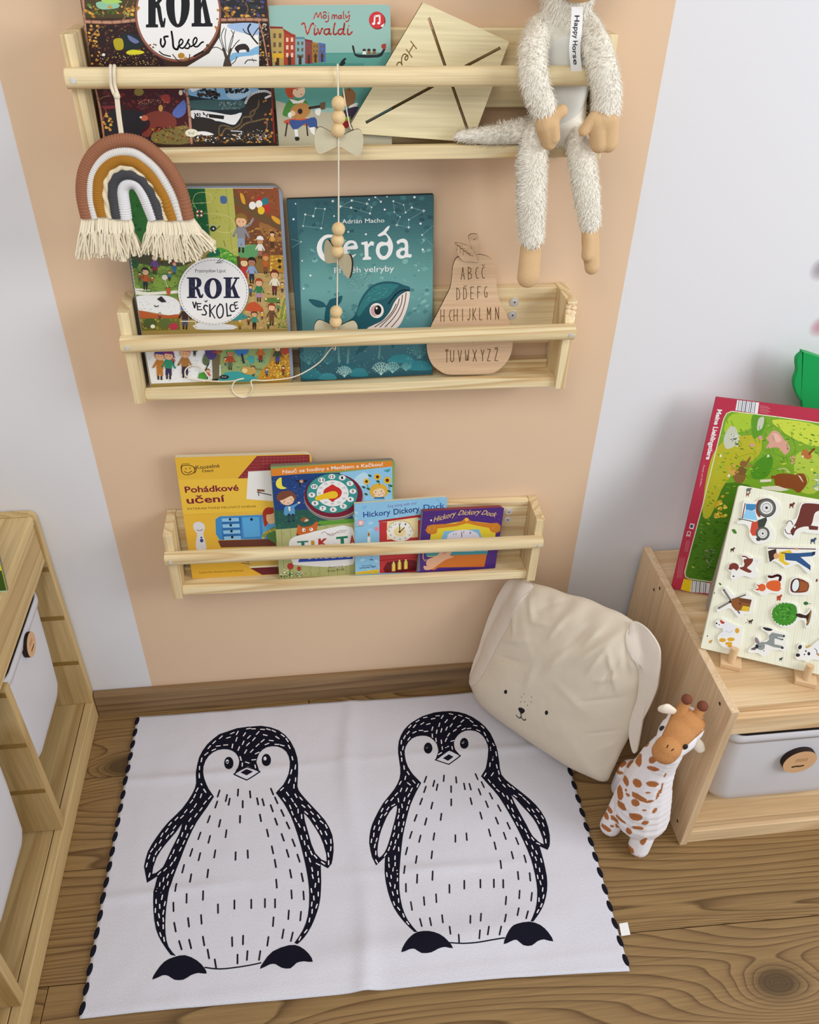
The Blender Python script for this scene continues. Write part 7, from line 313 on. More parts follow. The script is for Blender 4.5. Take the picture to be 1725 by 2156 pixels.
'penguin_b':[('H','1a1a26',[2215,-812,2378,-805,2582,-811,2748,-850,2901,-919,3041,-1022,3164,-1153,3267,-1308,3343,-1483,3382,-1681,3397,-1881,3396,-2059,3386,-2224,3367,-2380,3368,-2524,3428,-2649,3516,-2768,3614,-2889,3716,-3013,3816,-3143,3905,-3283,3975,-3436,4021,-3600,4031,-3783,4019,-3954,3988,-4088,3957,-4177,3898,-4250,3768,-4163,3771,-4493,3767,-4612,3756,-4762,3732,-4892,3696,-5019,3643,-5145,3579,-5262,3507,-5362,3433,-5447,3358,-5523,3302,-5575,3254,-5570,3315,-5484,3389,-5368,3443,-5250,3486,-5125,3516,-5003,3535,-4871,3545,-4716,3547,-4551,3539,-4387,3520,-4216,3488,-4030,3446,-3836,3399,-3639,3343,-3439,3278,-3223,3208,-3023,3128,-2862,3065,-2754,2943,-2529,3070,-2360,3113,-2249,3163,-2099,3202,-1946,3223,-1793,3208,-1655,3167,-1538,3107,-1453,3029,-1397,2929,-1366,2824,-1365,2728,-1402,2643,-1466,2572,-1552,2524,-1651,2514,-1767,2519,-1861,2598,-2000,2395,-1848,2077,-2032,2160,-1859,2166,-1766,2156,-1648,2106,-1544,2035,-1458,1956,-1413,1865,-1398,1757,-1410,1651,-1455,1563,-1544,1496,-1651,1463,-1748,1453,-1855,1461,-1993,1485,-2130,1531,-2252,1574,-2339,1711,-2549,1578,-2759,1514,-2873,1436,-3026,1374,-3182,1317,-3347,1262,-3515,1211,-3688,1169,-3868,1132,-4048,1098,-4224,1069,-4396,1046,-4568,1032,-4735,1034,-4894,1048,-5042,1075,-5173,1118,-5297,1192,-5435,1258,-5541,1205,-5536,1133,-5441,1043,-5313,966,-5188,900,-5051,852,-4900,820,-4738,800,-4567,794,-4394,812,-4212,832,-4072,652,-4223,589,-4046,572,-3923,560,-3763,577,-3618,609,-3480,650,-3368,708,-3254,793,-3101,898,-2939,1025,-2791,1146,-2651,1228,-2527,1284,-2407,1314,-2283,1326,-2147,1323,-1981,1320,-1807,1335,-1648,1367,-1497,1424,-1354,1501,-1223,1594,-1115,1703,-1023,1845,-940,1962,-881],[[1164,-3013,1101,-3046,1015,-3135,939,-3255,870,-3390,813,-3514,767,-3642,728,-3787,704,-3919,699,-4019,716,-4073,766,-4052,827,-3988,875,-3908,923,-3801,978,-3655,1033,-3495,1086,-3345,1130,-3208,1162,-3085],[3466,-3025,3532,-3113,3626,-3285,3709,-3429,3780,-3575,3824,-3712,3850,-3849,3867,-4020,3855,-4133,3778,-4075,3690,-3949,3649,-3819,3619,-3677,3582,-3544,3545,-3399,3491,-3179]]),('P','1a1a26',2,[1258,-5541,1450,-5545,1631,-5629,1756,-5760,1825,-5884,1693,-5853,1572,-5868,1447,-5912,1283,-5906,1174,-5830,1080,-5826,939,-5857,1021,-5716,1129,-5610]),('P','1a1a26',2,[3001,-5596,3229,-5572,3410,-5640,3525,-5773,3578,-5928,3424,-5881,3297,-5903,3186,-5961,3044,-5946,2944,-5853,2844,-5866,2704,-5902,2781,-5765,2892,-5645]),('L','1a1a26',21,3,[1786,-5794,1985,-5825,2223,-5834,2515,-5819,2736,-5807]),('E','1a1a26',20,1961,-1740,89.3,-9.1,-20.1,-148.2),('E','e6e2ea',20,1937,-1703,28.9,-2.9,-6.5,-48.4),('E','1a1a26',20,2737,-1700,90,-9.2,-25.5,-149.4),('E','e6e2ea',20,2714,-1663,29.1,-3,-8.3,-48.8),('L','1a1a26',23,0,[2071,-2038,2389,-1854,2604,-2001,2333,-2177,2071,-2038]),('P','1a1a26',0,[2233,-2017,2368,-1949,2457,-2010,2329,-2089]),('M','22222e',31,[1835,-2413,1775,-2542,1985,-2523,1937,-2658,2036,-2618,1993,-2755,2198,-2420,2166,-2560,2301,-2688,2278,-2831,2432,-2487,2420,-2629,2567,-2657,2567,-2799,2675,-2675,2684,-2816,2840,-2459,2864,-2594,2929,-2658,2957,-2792,2839,-2815,2858,-2953,1795,-2643,1736,-2774,3043,-2931,3075,-3065,2931,-3104,2952,-3242,2639,-3002,2643,-3145,3153,-3216,3185,-3350,2257,-2985,2233,-3129,1877,-3016,1829,-3153,1685,-2906,1623,-3036,2017,-3278,1979,-3420,1713,-3353,1661,-3490,1532,-3255,1470,-3387,2774,-3338,2782,-3481,3058,-3475,3079,-3615,3259,-3608,3286,-3745]),('M','22222e',29,[1393,-3608,1335,-3743,1552,-3701,1502,-3840,1821,-3679,1780,-3821,2214,-3762,2190,-3908,2430,-3748,2415,-3894,2875,-3710,2881,-3854,3147,-3807,3162,-3949,3358,-3939,3377,-4080,1270,-3926,1220,-4065,1426,-4115,1387,-4259,1726,-4050,1690,-4195,2929,-3987,2930,-4133,3213,-4214,3213,-4360,3432,-4315,3433,-4461,1181,-4293,1147,-4439,1387,-4488,1363,-4636,1676,-4465,1650,-4613,1947,-4730,1925,-4879,2230,-4682,2205,-4831,2527,-4693,2501,-4841,2774,-4714,2746,-4862,2943,-4740,2914,-4888,3243,-4618,3223,-4767,3455,-4668,3433,-4816,2965,-4373,2952,-4521,1161,-4629,1146,-4778]),('M','22222e',27,[1453,-4909,1445,-5059,1679,-4882,1665,-5032,1211,-4972,1215,-5122,2932,-5059,2888,-5206,3198,-4975,3155,-5122,3410,-5041,3359,-5187,2226,-5342,2196,-5486,2420,-5326,2382,-5469,1730,-5272,1723,-5418,1507,-5303,1512,-5448,1333,-5298,1347,-5441,2853,-5398,2796,-5537,3107,-5302,3046,-5441,3257,-5376,3187,-5512,1826,-5507,1819,-5649,2338,-5639,2300,-5776,2505,-5592,2457,-5729,2718,-5616,2659,-5750,1957,-5676,1943,-5815]),('M','e6e2ea',21,[819,-3251,859,-3187,1134,-3642,1113,-3713]),('M','e6e2ea',23,[3254,-2173,3283,-2088,1450,-2771,1406,-2837,1343,-2856,1316,-2931,3092,-1268,3021,-1238,1061,-2891,1114,-2835,3313,-2285,3312,-2370,3388,-3104,3374,-3029]),('M','e6e2ea',20,[1023,-4496,1011,-4563]),('M','e6e2ea',22,[3447,-2770,3485,-2834,2252,-1819,2259,-1730,3530,-3589,3512,-3519]),('M','e6e2ea',24,[2509,-1230,2566,-1157,2011,-1122,2088,-1101,1376,-2013,1380,-1925]),('M','e6e2ea',20,[3648,-4662,3656,-4593]),('M','e6e2ea',22,[1434,-2520,1485,-2577,3622,-3012,3673,-3061,3319,-3033,3296,-2961]),('M','e6e2ea',24,[2668,-1251,2743,-1211,2889,-1019,2956,-1061]),('M','e6e2ea',22,[3829,-3514,3859,-3578,3635,-4440,3628,-4372,1151,-3459,1169,-3384,3524,-3764,3504,-3695,1009,-4203,998,-4272,1155,-2790,1209,-2734]),('M','e6e2ea',20,[881,-4647,871,-4581,908,-4522,905,-4454,3677,-4735,3667,-4803]),('M','e6e2ea',24,[2401,-1314,2446,-1233,1762,-1279,1688,-1312,2089,-1473,2098,-1380]),('M','e6e2ea',21,[3780,-4123,3725,-4088,3452,-5368,3408,-5420,1267,-3075,1267,-2996,965,-4312,947,-4379]),('M','e6e2ea',23,[2345,-1604,2391,-1525]),('M','e6e2ea',20,[3613,-5105,3582,-5167,913,-4819,900,-4754,3915,-3872,3922,-3944,3608,-4908,3608,-4841]),('M','e6e2ea',22,[1006,-3037,961,-3098,3603,-3975,3587,-3906,1375,-3058,1348,-3131,3255,-1948,3266,-1858,1391,-2443,1415,-2363,3256,-1692,3238,-1607]),('M','e6e2ea',24,[1562,-1327,1618,-1260]),('M','e6e2ea',21,[3854,-3628,3875,-3695]),('M','e6e2ea',23,[3294,-2600,3318,-2675,3348,-2762,3384,-2828,1886,-1108,1958,-1063,2351,-992,2405,-915]),('M','e6e2ea',20,[997,-5102,965,-5047]),('M','e6e2ea',23,[1458,-2256,1489,-2331,2266,-1198,2300,-1109]),('M','e6e2ea',21,[670,-3487,698,-3417]),('M','e6e2ea',24,[2011,-1297,1934,-1297,2615,-1039,2677,-971,2260,-1650,2266,-1559,2561,-1356,2632,-1310]),('M','e6e2ea',21,[1005,-3941,1038,-3878]),('M','e6e2ea',23,[2397,-1735,2324,-1768,1276,-3224,1251,-3297]),('M','e6e2ea',21,[1152,-3301,1180,-3229,3240,-2916,3198,-2856,1021,-4073,1010,-4144,893,-4167,898,-4096,1545,-2476,1586,-2543]),('M','e6e2ea',24,[2290,-1350,2323,-1261]),('M','e6e2ea',22,[3517,-2838,3558,-2899,3353,-3310,3342,-3235]),('M','e6e2ea',24,[2134,-983,2213,-972,1406,-2197,1406,-2111,3184,-1275,3229,-1343,1477,-1441,1521,-1363]),('M','e6e2ea',22,[3689,-3098,3730,-3156,671,-3794,651,-3863]),('M','e6e2ea',24,[1968,-933,2046,-923]),('M','e6e2ea',21,[3942,-3688,3952,-3760,3105,-2688,3075,-2617,653,-3636,667,-3562,3633,-4198,3623,-4129,682,-4177,654,-4112,1514,-2653,1474,-2723]),('M','e6e2ea',23,[1447,-1635,1422,-1722]),('M','e6e2ea',20,[3628,-4972,3605,-5037,3597,-4579,3600,-4510,889,-4290,888,-4220,790,-3446,763,-3516]),('M','e6e2ea',24,[2754,-1335,2829,-1299]),('M','e6e2ea',21,[905,-3952,936,-3887]),('M','e6e2ea',24,[2741,-941,2811,-976]),('M','e6e2ea',22,[3429,-3388,3412,-3316]),('M','e6e2ea',20,[917,-5001,903,-4937,1044,-5173,1060,-5234]),('M','e6e2ea',24,[2544,-881,2617,-910]),('M','e6e2ea',22,[1267,-2544,1311,-2476,3155,-2537,3211,-2472,3749,-3184,3786,-3245,3686,-4030,3656,-3969,1269,-2709,1304,-2637,3585,-4345,3586,-4274,3672,-4246,3681,-4314]),('M','e6e2ea',24,[2103,-1286,2136,-1197]),('M','e6e2ea',22,[3806,-3375,3832,-3442]),('M','e6e2ea',24,[3230,-1535,3212,-1449]),('M','e6e2ea',22,[1128,-2985,1063,-3018,3324,-2432,3323,-2516,3007,-2533,3060,-2466,1418,-2642,1378,-2712]),('M','e6e2ea',24,[2189,-1374,2216,-1284]),('M','e6e2ea',22,[3515,-3029,3564,-3080,1209,-2941,1207,-2861,1106,-3908,1100,-3980,3916,-4034,3905,-4107]),('M','e6e2ea',24,[1718,-1165,1777,-1099]),('M','e6e2ea',22,[3721,-3341,3750,-3407]),('M','e6e2ea',20,[988,-4736,989,-4803]),('M','e6e2ea',23,[3166,-2314,3190,-2229,2948,-1312,2870,-1316,848,-3119,887,-3053,2244,-910,2322,-915,1614,-1418,1561,-1488,1908,-1264,1831,-1260,947,-2943,996,-2885]),('M','e6e2ea',20,[834,-4466,830,-4398]),('M','e6e2ea',22,[1654,-2566,1614,-2637,3957,-3533,3980,-3600]),('M','e6e2ea',20,[962,-4628,949,-4694,1023,-3672,1057,-3606]),('M','e6e2ea',22,[3176,-2804,3145,-2734]),('M','e6e2ea',24,[2764,-1135,2833,-1079]),('M','e6e2ea',22,[1430,-2927,1396,-2999,2465,-1613,2542,-1597]),('M','e6e2ea',20,[3495,-5217,3512,-5152]),('M','e6e2ea',22,[3429,-3520,3403,-3453]),('M','e6e2ea',19,[1095,-5324,1125,-5378]),('M','e6e2ea',21,[1045,-3826,1068,-3756,671,-3939,663,-4010,3725,-4416,3727,-4485,1217,-3520,1198,-3593]),('M','e6e2ea',24,[1618,-1167,1677,-1101]),('M','e6e2ea',21,[3545,-4100,3530,-4032,1063,-3528,1083,-3455]),('M','e6e2ea',24,[2415,-1476,2470,-1404]),('M','e6e2ea',20,[997,-4892,994,-4958,717,-3679,690,-3747]),('M','e6e2ea',23,[2155,-1592,2157,-1500,2465,-1751,2461,-1840]),('M','e6e2ea',20,[1024,-4375,1024,-4444]),('M','e6e2ea',23,[3336,-1750,3354,-1834,3447,-3208,3437,-3132]),('M','e6e2ea',21,[793,-3310,771,-3383,3454,-3692,3438,-3621]),('M','e6e2ea',23,[1409,-1571,1427,-1481,3128,-1410,3066,-1364,3895,-3380,3930,-3442]),('M','e6e2ea',21,[3587,-3851,3567,-3783,1190,-3174,1203,-3096,598,-3754,616,-3683,3539,-5264,3499,-5320]),('M','e6e2ea',24,[2968,-1102,3019,-1166,2417,-1108,2478,-1041]),('M','e6e2ea',20,[3582,-4792,3587,-4724,1265,-3386,1242,-3458,822,-4056,866,-4001,959,-3845,981,-3776]),('M','e6e2ea',24,[1793,-1029,1865,-988]),('M','e6e2ea',22,[953,-3150,905,-3208,3357,-1988,3358,-2075,2222,-1897,2150,-1932,1382,-1857,1379,-1769])],
'pface':[('E','1c1a22',20,-503,1288,36.5,10.2,-1.1,-51.4),('E','1c1a22',20,463,1443,33.4,16.3,8.2,-49.9),('P','1c1a22',3,[-138,1118,-66,1183,13,1173,1,1099,-49,1025,-111,1060]),('L','2a2630',22,3,[-61,1025,-40,942,-75,879,-132,877,-155,900]),('L','2a2630',22,3,[-40,942,12,902,67,941,68,969]),('E','6a6258',6,-98,1524,10.6,7.2,3.7,-10.7),('E','6a6258',6,-134,1412,10.6,7.3,3.7,-10.8),('E','6a6258',6,65,1559,10.4,7.1,3.7,-10.7),('E','6a6258',6,-124,1297,10.7,7.4,3.7,-10.8),('E','6a6258',6,-42,1353,10.6,7.3,3.7,-10.8),('E','6a6258',6,87,1442,10.4,7.2,3.7,-10.7),('E','6a6258',6,36,1323,10.5,7.3,3.7,-10.8)]}
PIECES = [('tractor',[160,2371,109,2338,114,2296,248,2306,318,2235,344,2133,429,2044,517,2018,620,2066,706,2120,725,2213,702,2296,627,2361,606,2453,691,2541,730,2654,692,2751,598,2811,464,2832,362,2782,311,2719,137,2694,136,2552],[('P','7a1f24',0,[153,2662,168,2665,179,2393,162,2398]),('P','3a86b8',0,[175,2657,336,2681,339,2593,290,2557,191,2563]),('P','8cc8ea',0,[192,2560,291,2552,335,2575,412,2414,177,2401]),('L','2a2a28',13,0,[116,2380,189,2386,354,2381]),('P','c84a34',0,[333,2366,430,2408,477,2161,391,2143,341,2204]),('P','3a3f38',0,[412,2414,539,2501,560,2444,544,2335,458,2281]),('P','8a3a2c',2,[340,2628,352,2754,471,2804,395,2710,447,2474,370,2529]),('E','4c4a46',20,504,2652,145.6,29.1,35.6,-157.9),('E','6a6862',20,505,2653,125.2,25,30.6,-135.8),('E','e6e6e4',20,505,2653,96.1,19.2,23.5,-104.2),('E','9a9a98',20,505,2653,72.8,14.6,17.8,-78.9),('E','dcdcda',20,505,2653,61.2,12.2,14.9,-66.3),('E','2a2a28',20,505,2653,20.4,4.1,5,-22.1),('E','4c4a46',20,542,2213,105.9,22.1,25.9,-115.4),('E','6a6862',20,542,2213,91,19,22.3,-99.2),('E','e6e6e4',20,542,2213,69.9,14.6,17.1,-76.2),('E','9a9a98',20,542,2214,52.9,11,13,-57.7),('E','dcdcda',20,542,2214,44.5,9.3,10.9,-48.5),('E','2a2a28',20,542,2214,14.8,3.1,3.6,-16.2),('P','3a3f38',0,[455,2112,504,2149,535,2084,481,2069])]),('bull',[867,2278,853,2363,883,2422,859,2496,918,2534,990,2567,1002,2691,1011,2823,1109,2878,1263,2896,1416,2909,1525,2450,1412,2391,1229,2362,1134,2360,1075,2268,1008,2210,924,2228],[('P','6a2f26',2,[1030,2810,1115,2853,1300,2872,1408,2877,1434,2769,1295,2759,1248,2689,1252,2568,1232,2485,1143,2458,1059,2406,1025,2346,1011,2269,956,2332,968,2387,1006,2500,1021,2643]),('P','6a2f26',0,[1198,2496,1355,2502,1361,2442,1231,2424]),('E','e8e0d8',20,1309,2631,51.2,10.4,15.5,-66.3),('L','3a2a24',12,3,[968,2457,924,2509,880,2492,875,2456]),('L','3a2a24',12,3,[972,2300,926,2290,887,2317,865,2357]),('E','f0e8e0',20,1005,2421,15.3,3.2,3.9,-16.8),('E','2a1a18',20,1004,2298,13.8,2.9,3.5,-15.1)]),('farmer',[662,2013,820,2046,1405,2153,1453,2084,1457,1997,1376,1935,1440,1798,1415,1700,1349,1707,1196,1812,1085,1735,1011,1704,919,1752,815,1783,753,1733,713,1836,679,1936],[('M','5a2a20',17,[679,1986,1399,2122]),('P','3a2418',0,[691,1935,741,1967,806,2002,848,1865,760,1753,724,1838]),('E','d8a078',20,838,1881,43.4,9.4,11.6,-51.1),('P','e0be2c',0,[864,1958,1018,2026,1066,1992,965,1908,976,1822,1081,1791,1016,1755,890,1812]),('P','2c5486',0,[953,1959,1153,1999,1363,2061,1378,1994,1206,1943,1392,1832,1366,1773,1153,1860,988,1842]),('P','1c2c44',0,[1362,2065,1409,2082,1414,2032,1378,1994]),('P','1c2c44',0,[1365,1778,1388,1831,1407,1747]),('M','1c2c44',14,[907,1949,962,1957]),('E','d8a078',20,1114,2065,19.9,4.2,5.1,-21.9)]),('dog',[131,1498,202,1448,202,1369,253,1326,337,1384,421,1434,544,1419,619,1456,624,1529,568,1588,577,1642,634,1706,629,1770,567,1792,489,1770,410,1807,316,1800,290,1755,333,1699,340,1610,282,1630,210,1633,148,1587],[('E','7a3426',20,222,1551,77.8,17.1,15.4,-69.9),('E','efe6dc',20,229,1491,34.3,7.6,5.5,-25),('P','7a3426',2,[347,1715,486,1758,485,1680,451,1621,431,1577,516,1544,477,1503,326,1541,320,1566,369,1590,375,1643]),('L','7a3426',21,2,[313,1762,371,1766,426,1733]),('L','c8c4bc',6,2,[520,1740,568,1737,553,1695]),('E','2a2a30',20,251,1391,17.2,3.8,2.8,-12.5),('E','4a2018',20,158,1511,16.1,3.5,3.8,-17.5)]),('cat',[619,1213,689,1196,756,1159,823,1181,893,1234,1032,1249,1075,1304,1044,1388,1043,1518,1011,1586,940,1599,811,1547,767,1495,796,1447,786,1395,710,1368,630,1350,628,1307,659,1275,612,1245],[('L','5a1f1c',44,3,[980,1484,979,1543,926,1559,854,1515,802,1510]),('P','d8602a',3,[789,1383,846,1445,957,1473,1007,1432,1019,1357,1009,1296,907,1279,811,1310]),('E','d8602a',20,737,1299,58.7,13.3,14.6,-64.8),('P','c8502a',0,[628,1334,706,1331,685,1294]),('P','c8502a',0,[626,1235,683,1274,704,1233]),('E','d8602a',20,1016,1343,20.1,4.6,3.4,-14.9)]),('bucket',[1161,1337,1212,1281,1336,1299,1457,1326,1492,1386,1471,1524,1422,1577,1254,1601,1161,1551,1144,1450],[('P','7a3c1c',2,[1160,1454,1176,1537,1259,1582,1425,1539,1451,1442,1423,1373,1260,1324,1188,1343]),('P','9a5428',0,[1279,1545,1422,1525,1440,1400,1320,1366]),('E','3a1c14',20,1240,1452,68.5,-.7,4.7,-123.2),('E','dfe8f6',20,1242,1451,52.5,-.5,4,-105.6)]),('windmill',[110,751,147,703,228,776,321,824,415,755,488,695,552,734,573,777,683,819,673,1065,611,1117,536,1158,425,1090,322,1066,179,1180,116,1125,135,1064,260,966,183,875,107,804],[('M','a8a298',45,[146,1126,298,965]),('M','2f2a28',11,[146,1126,298,965]),('M','a8a298',45,[290,939,135,786]),('M','2f2a28',11,[290,939,135,786]),('M','a8a298',31,[310,957,482,778]),('M','2f2a28',11,[310,957,482,778]),('M','a8a298',31,[316,985,506,1115]),('M','2f2a28',11,[316,985,506,1115]),('P','8a5426',0,[301,942,332,996,411,1045,625,1054,623,838,507,828,414,811,341,871]),('P','6a4020',0,[414,1034,625,1054,624,977,450,977]),('P','d8b82c',0,[511,918,621,923,619,837,494,834]),('E','4a2a1c',20,457,945,16,3.7,3.9,-17.7),('E','3a2418',20,295,941,20.7,4.8,5,-22.8)]),('hen with chicks',[136,515,186,439,270,446,300,392,232,308,243,230,346,122,473,103,582,161,613,266,591,516,551,547,445,562,342,591,237,622,162,575],[('E','e3e5f0',20,384,453,101.7,24.5,23.5,-107.5),('P','e3e5f0',3,[176,511,249,569,350,553,393,469,306,421,245,474]),('E','eceef6',20,201,497,41.8,10,8.9,-41),('P','e3e5f0',2,[244,311,309,408,438,372,343,308]),('L','b8bcd0',8,3,[332,413,407,405,433,451]),('P','b8382c',2,[196,590,229,577,279,569,281,536,233,531]),('E','2a2a2a',20,161,514,15.1,3.6,3.6,-16.7),('E','2a2a2a',20,209,499,9.3,2.2,2.2,-10.3),('E','c8782c',20,228,584,11.6,2.8,2.8,-12.8),('E','d8a432',20,320,242,55.8,13.6,7.8,-36.1),('E','d8a432',20,451,287,60.1,14.7,7.3,-33.4),('E','d8a432',20,432,205,57.9,14.2,6.8,-30.9),('E','d8a432',20,515,464,34.5,8.3,10.1,-46),('E','d8a432',20,459,167,37,9.1,5.1,-23.2)]),('tree',[975,914,1037,783,1156,703,1273,704,1366,762,1427,856,1509,879,1549,780,1594,764,1630,832,1653,1008,1600,1112,1549,1107,1507,1012,1403,1008,1354,1120,1231,1144,1089,1101,999,1005],[('P','3f8a24',3,[987,916,1006,1000,1092,1086,1235,1129,1337,1090,1372,941,1353,818,1241,745,1116,775,1031,834]),('S',['5fa83a','2f7420','4f9a30'],[1011,922,1098,1061,1240,1107,1344,961,1306,820,1161,786],60,12,26,.8,101),('E','3f8a24',20,1360,965,24.4,5.7,6.3,-27.4),('E','3f8a24',20,1365,915,24.4,5.8,6.3,-27.4),('E','3f8a24',20,1354,865,24.4,5.8,6.3,-27.5),('E','3f8a24',20,1331,821,24.5,5.8,6.3,-27.5),('E','3f8a24',20,1296,784,24.5,5.9,6.3,-27.5),('E','3f8a24',20,1252,759,24.6,5.9,6.3,-27.6),('E','3f8a24',20,1202,747,24.6,5.9,6.3,-27.6),('E','3f8a24',20,1152,750,24.7,5.9,6.3,-27.6),('E','3f8a24',20,1104,767,24.7,5.9,6.3,-27.6),('E','3f8a24',20,1063,796,24.7,5.9,6.3,-27.6),('E','3f8a24',20,1032,836,24.7,5.8,6.3,-27.6),('E','3f8a24',20,1014,883,24.7,5.8,6.2,-27.6),('E','3f8a24',20,1010,934,24.7,5.8,6.2,-27.6),('E','3f8a24',20,1021,983,24.7,5.8,6.2,-27.5),('E','3f8a24',20,1045,1028,24.7,5.7,6.2,-27.5),('E','3f8a24',20,1080,1064,24.6,5.7,6.2,-27.4),('E','3f8a24',20,1124,1089,24.6,5.7,6.3,-27.4),('E','3f8a24',20,1174,1100,24.5,5.7,6.3,-27.4),('E','3f8a24',20,1224,1097,24.5,5.7,6.3,-27.3),('E','3f8a24',20,1271,1081,24.4,5.7,6.3,-27.3),('E','3f8a24',20,1312,1051,24.4,5.7,6.3,-27.3),('E','3f8a24',20,1342,1011,24.4,5.7,6.3,-27.4),('P','3a2018',2,[1360,965,1418,991,1514,981,1556,1050,1572,1080,1583,886,1568,824,1533,927,1447,920,1373,935]),('P','8a6a2a',2,[1560,1084,1587,1057,1594,863,1566,806,1553,840,1565,961])]),('donkey',[760,167,808,122,922,153,1022,108,1099,168,1121,240,1251,286,1324,277,1359,356,1319,466,1321,573,1267,602,1142,606,1068,644,977,656,882,626,899,566,998,537,1031,442,967,382,926,376,858,440,807,401,840,295],[('P','8a9290',0,[1029,502,1069,565,1152,565,1270,567,1274,521,1165,508,1128,459,1148,370,1285,371,1284,324,1148,317,1037,336,930,330,925,356,1015,378,1046,426]),('E','8a9290',20,947,281,65.9,16.2,14.9,-66.2),('P','8a7a80',2,[819,397,851,418,908,352,911,312,848,324]),('P','6a5a60',2,[794,189,874,263,876,196]),('P','eceae6',2,[1007,309,1151,304,1101,211,1041,210]),('P','2a2628',2,[896,616,982,630,1063,616,1029,582,958,578]),('E','2a2628',20,885,265,27.3,6.7,8.6,-38.3),('E','f6f4f2',20,1019,202,38.6,9.6,8.6,-38.3),('E','2a2628',20,1011,213,9.1,2.3,2.3,-10.2),('E','2a2628',20,1263,545,15.7,3.8,4,-17.6),('E','2a2628',20,1284,337,22.4,5.5,4.6,-20.2),('E','2a2628',20,1248,482,17.9,4.4,3.5,-15.1),('M','8a9290',30,[1145,490,1236,479]),('E','2a2628',20,936,278,8,2,2,-8.9)]),('calf',[1514,247,1557,188,1649,198,1729,181,1778,249,1976,296,1891,658,1792,588,1732,494,1665,431,1583,484,1518,461,1515,394,1558,338,1516,288],[('E','f4f2ec',20,1670,333,79.7,19.9,16.4,-70.5),('P','f4f2ec',0,[1712,430,1903,609,1967,334,1769,284]),('E','2a2628',20,1551,416,26.6,-9.4,-9.7,-39.2),('E','2a2628',20,1550,270,33.4,8.3,7,-30.3),('E','2a2628',20,1711,336,22.1,5.5,7,-30.2),('E','2a2628',20,1656,369,13.3,3.3,3.5,-15.1),('E','2a2628',20,1648,305,11.1,2.8,2.9,-12.6),('P','c8a050',0,[1629,436,1707,501,1703,467,1657,416]),('L','2a2628',10,3,[1778,446,1820,417,1835,354]),('P','c8923a',0,[1832,366,1944,434,1964,346,1852,332])])]
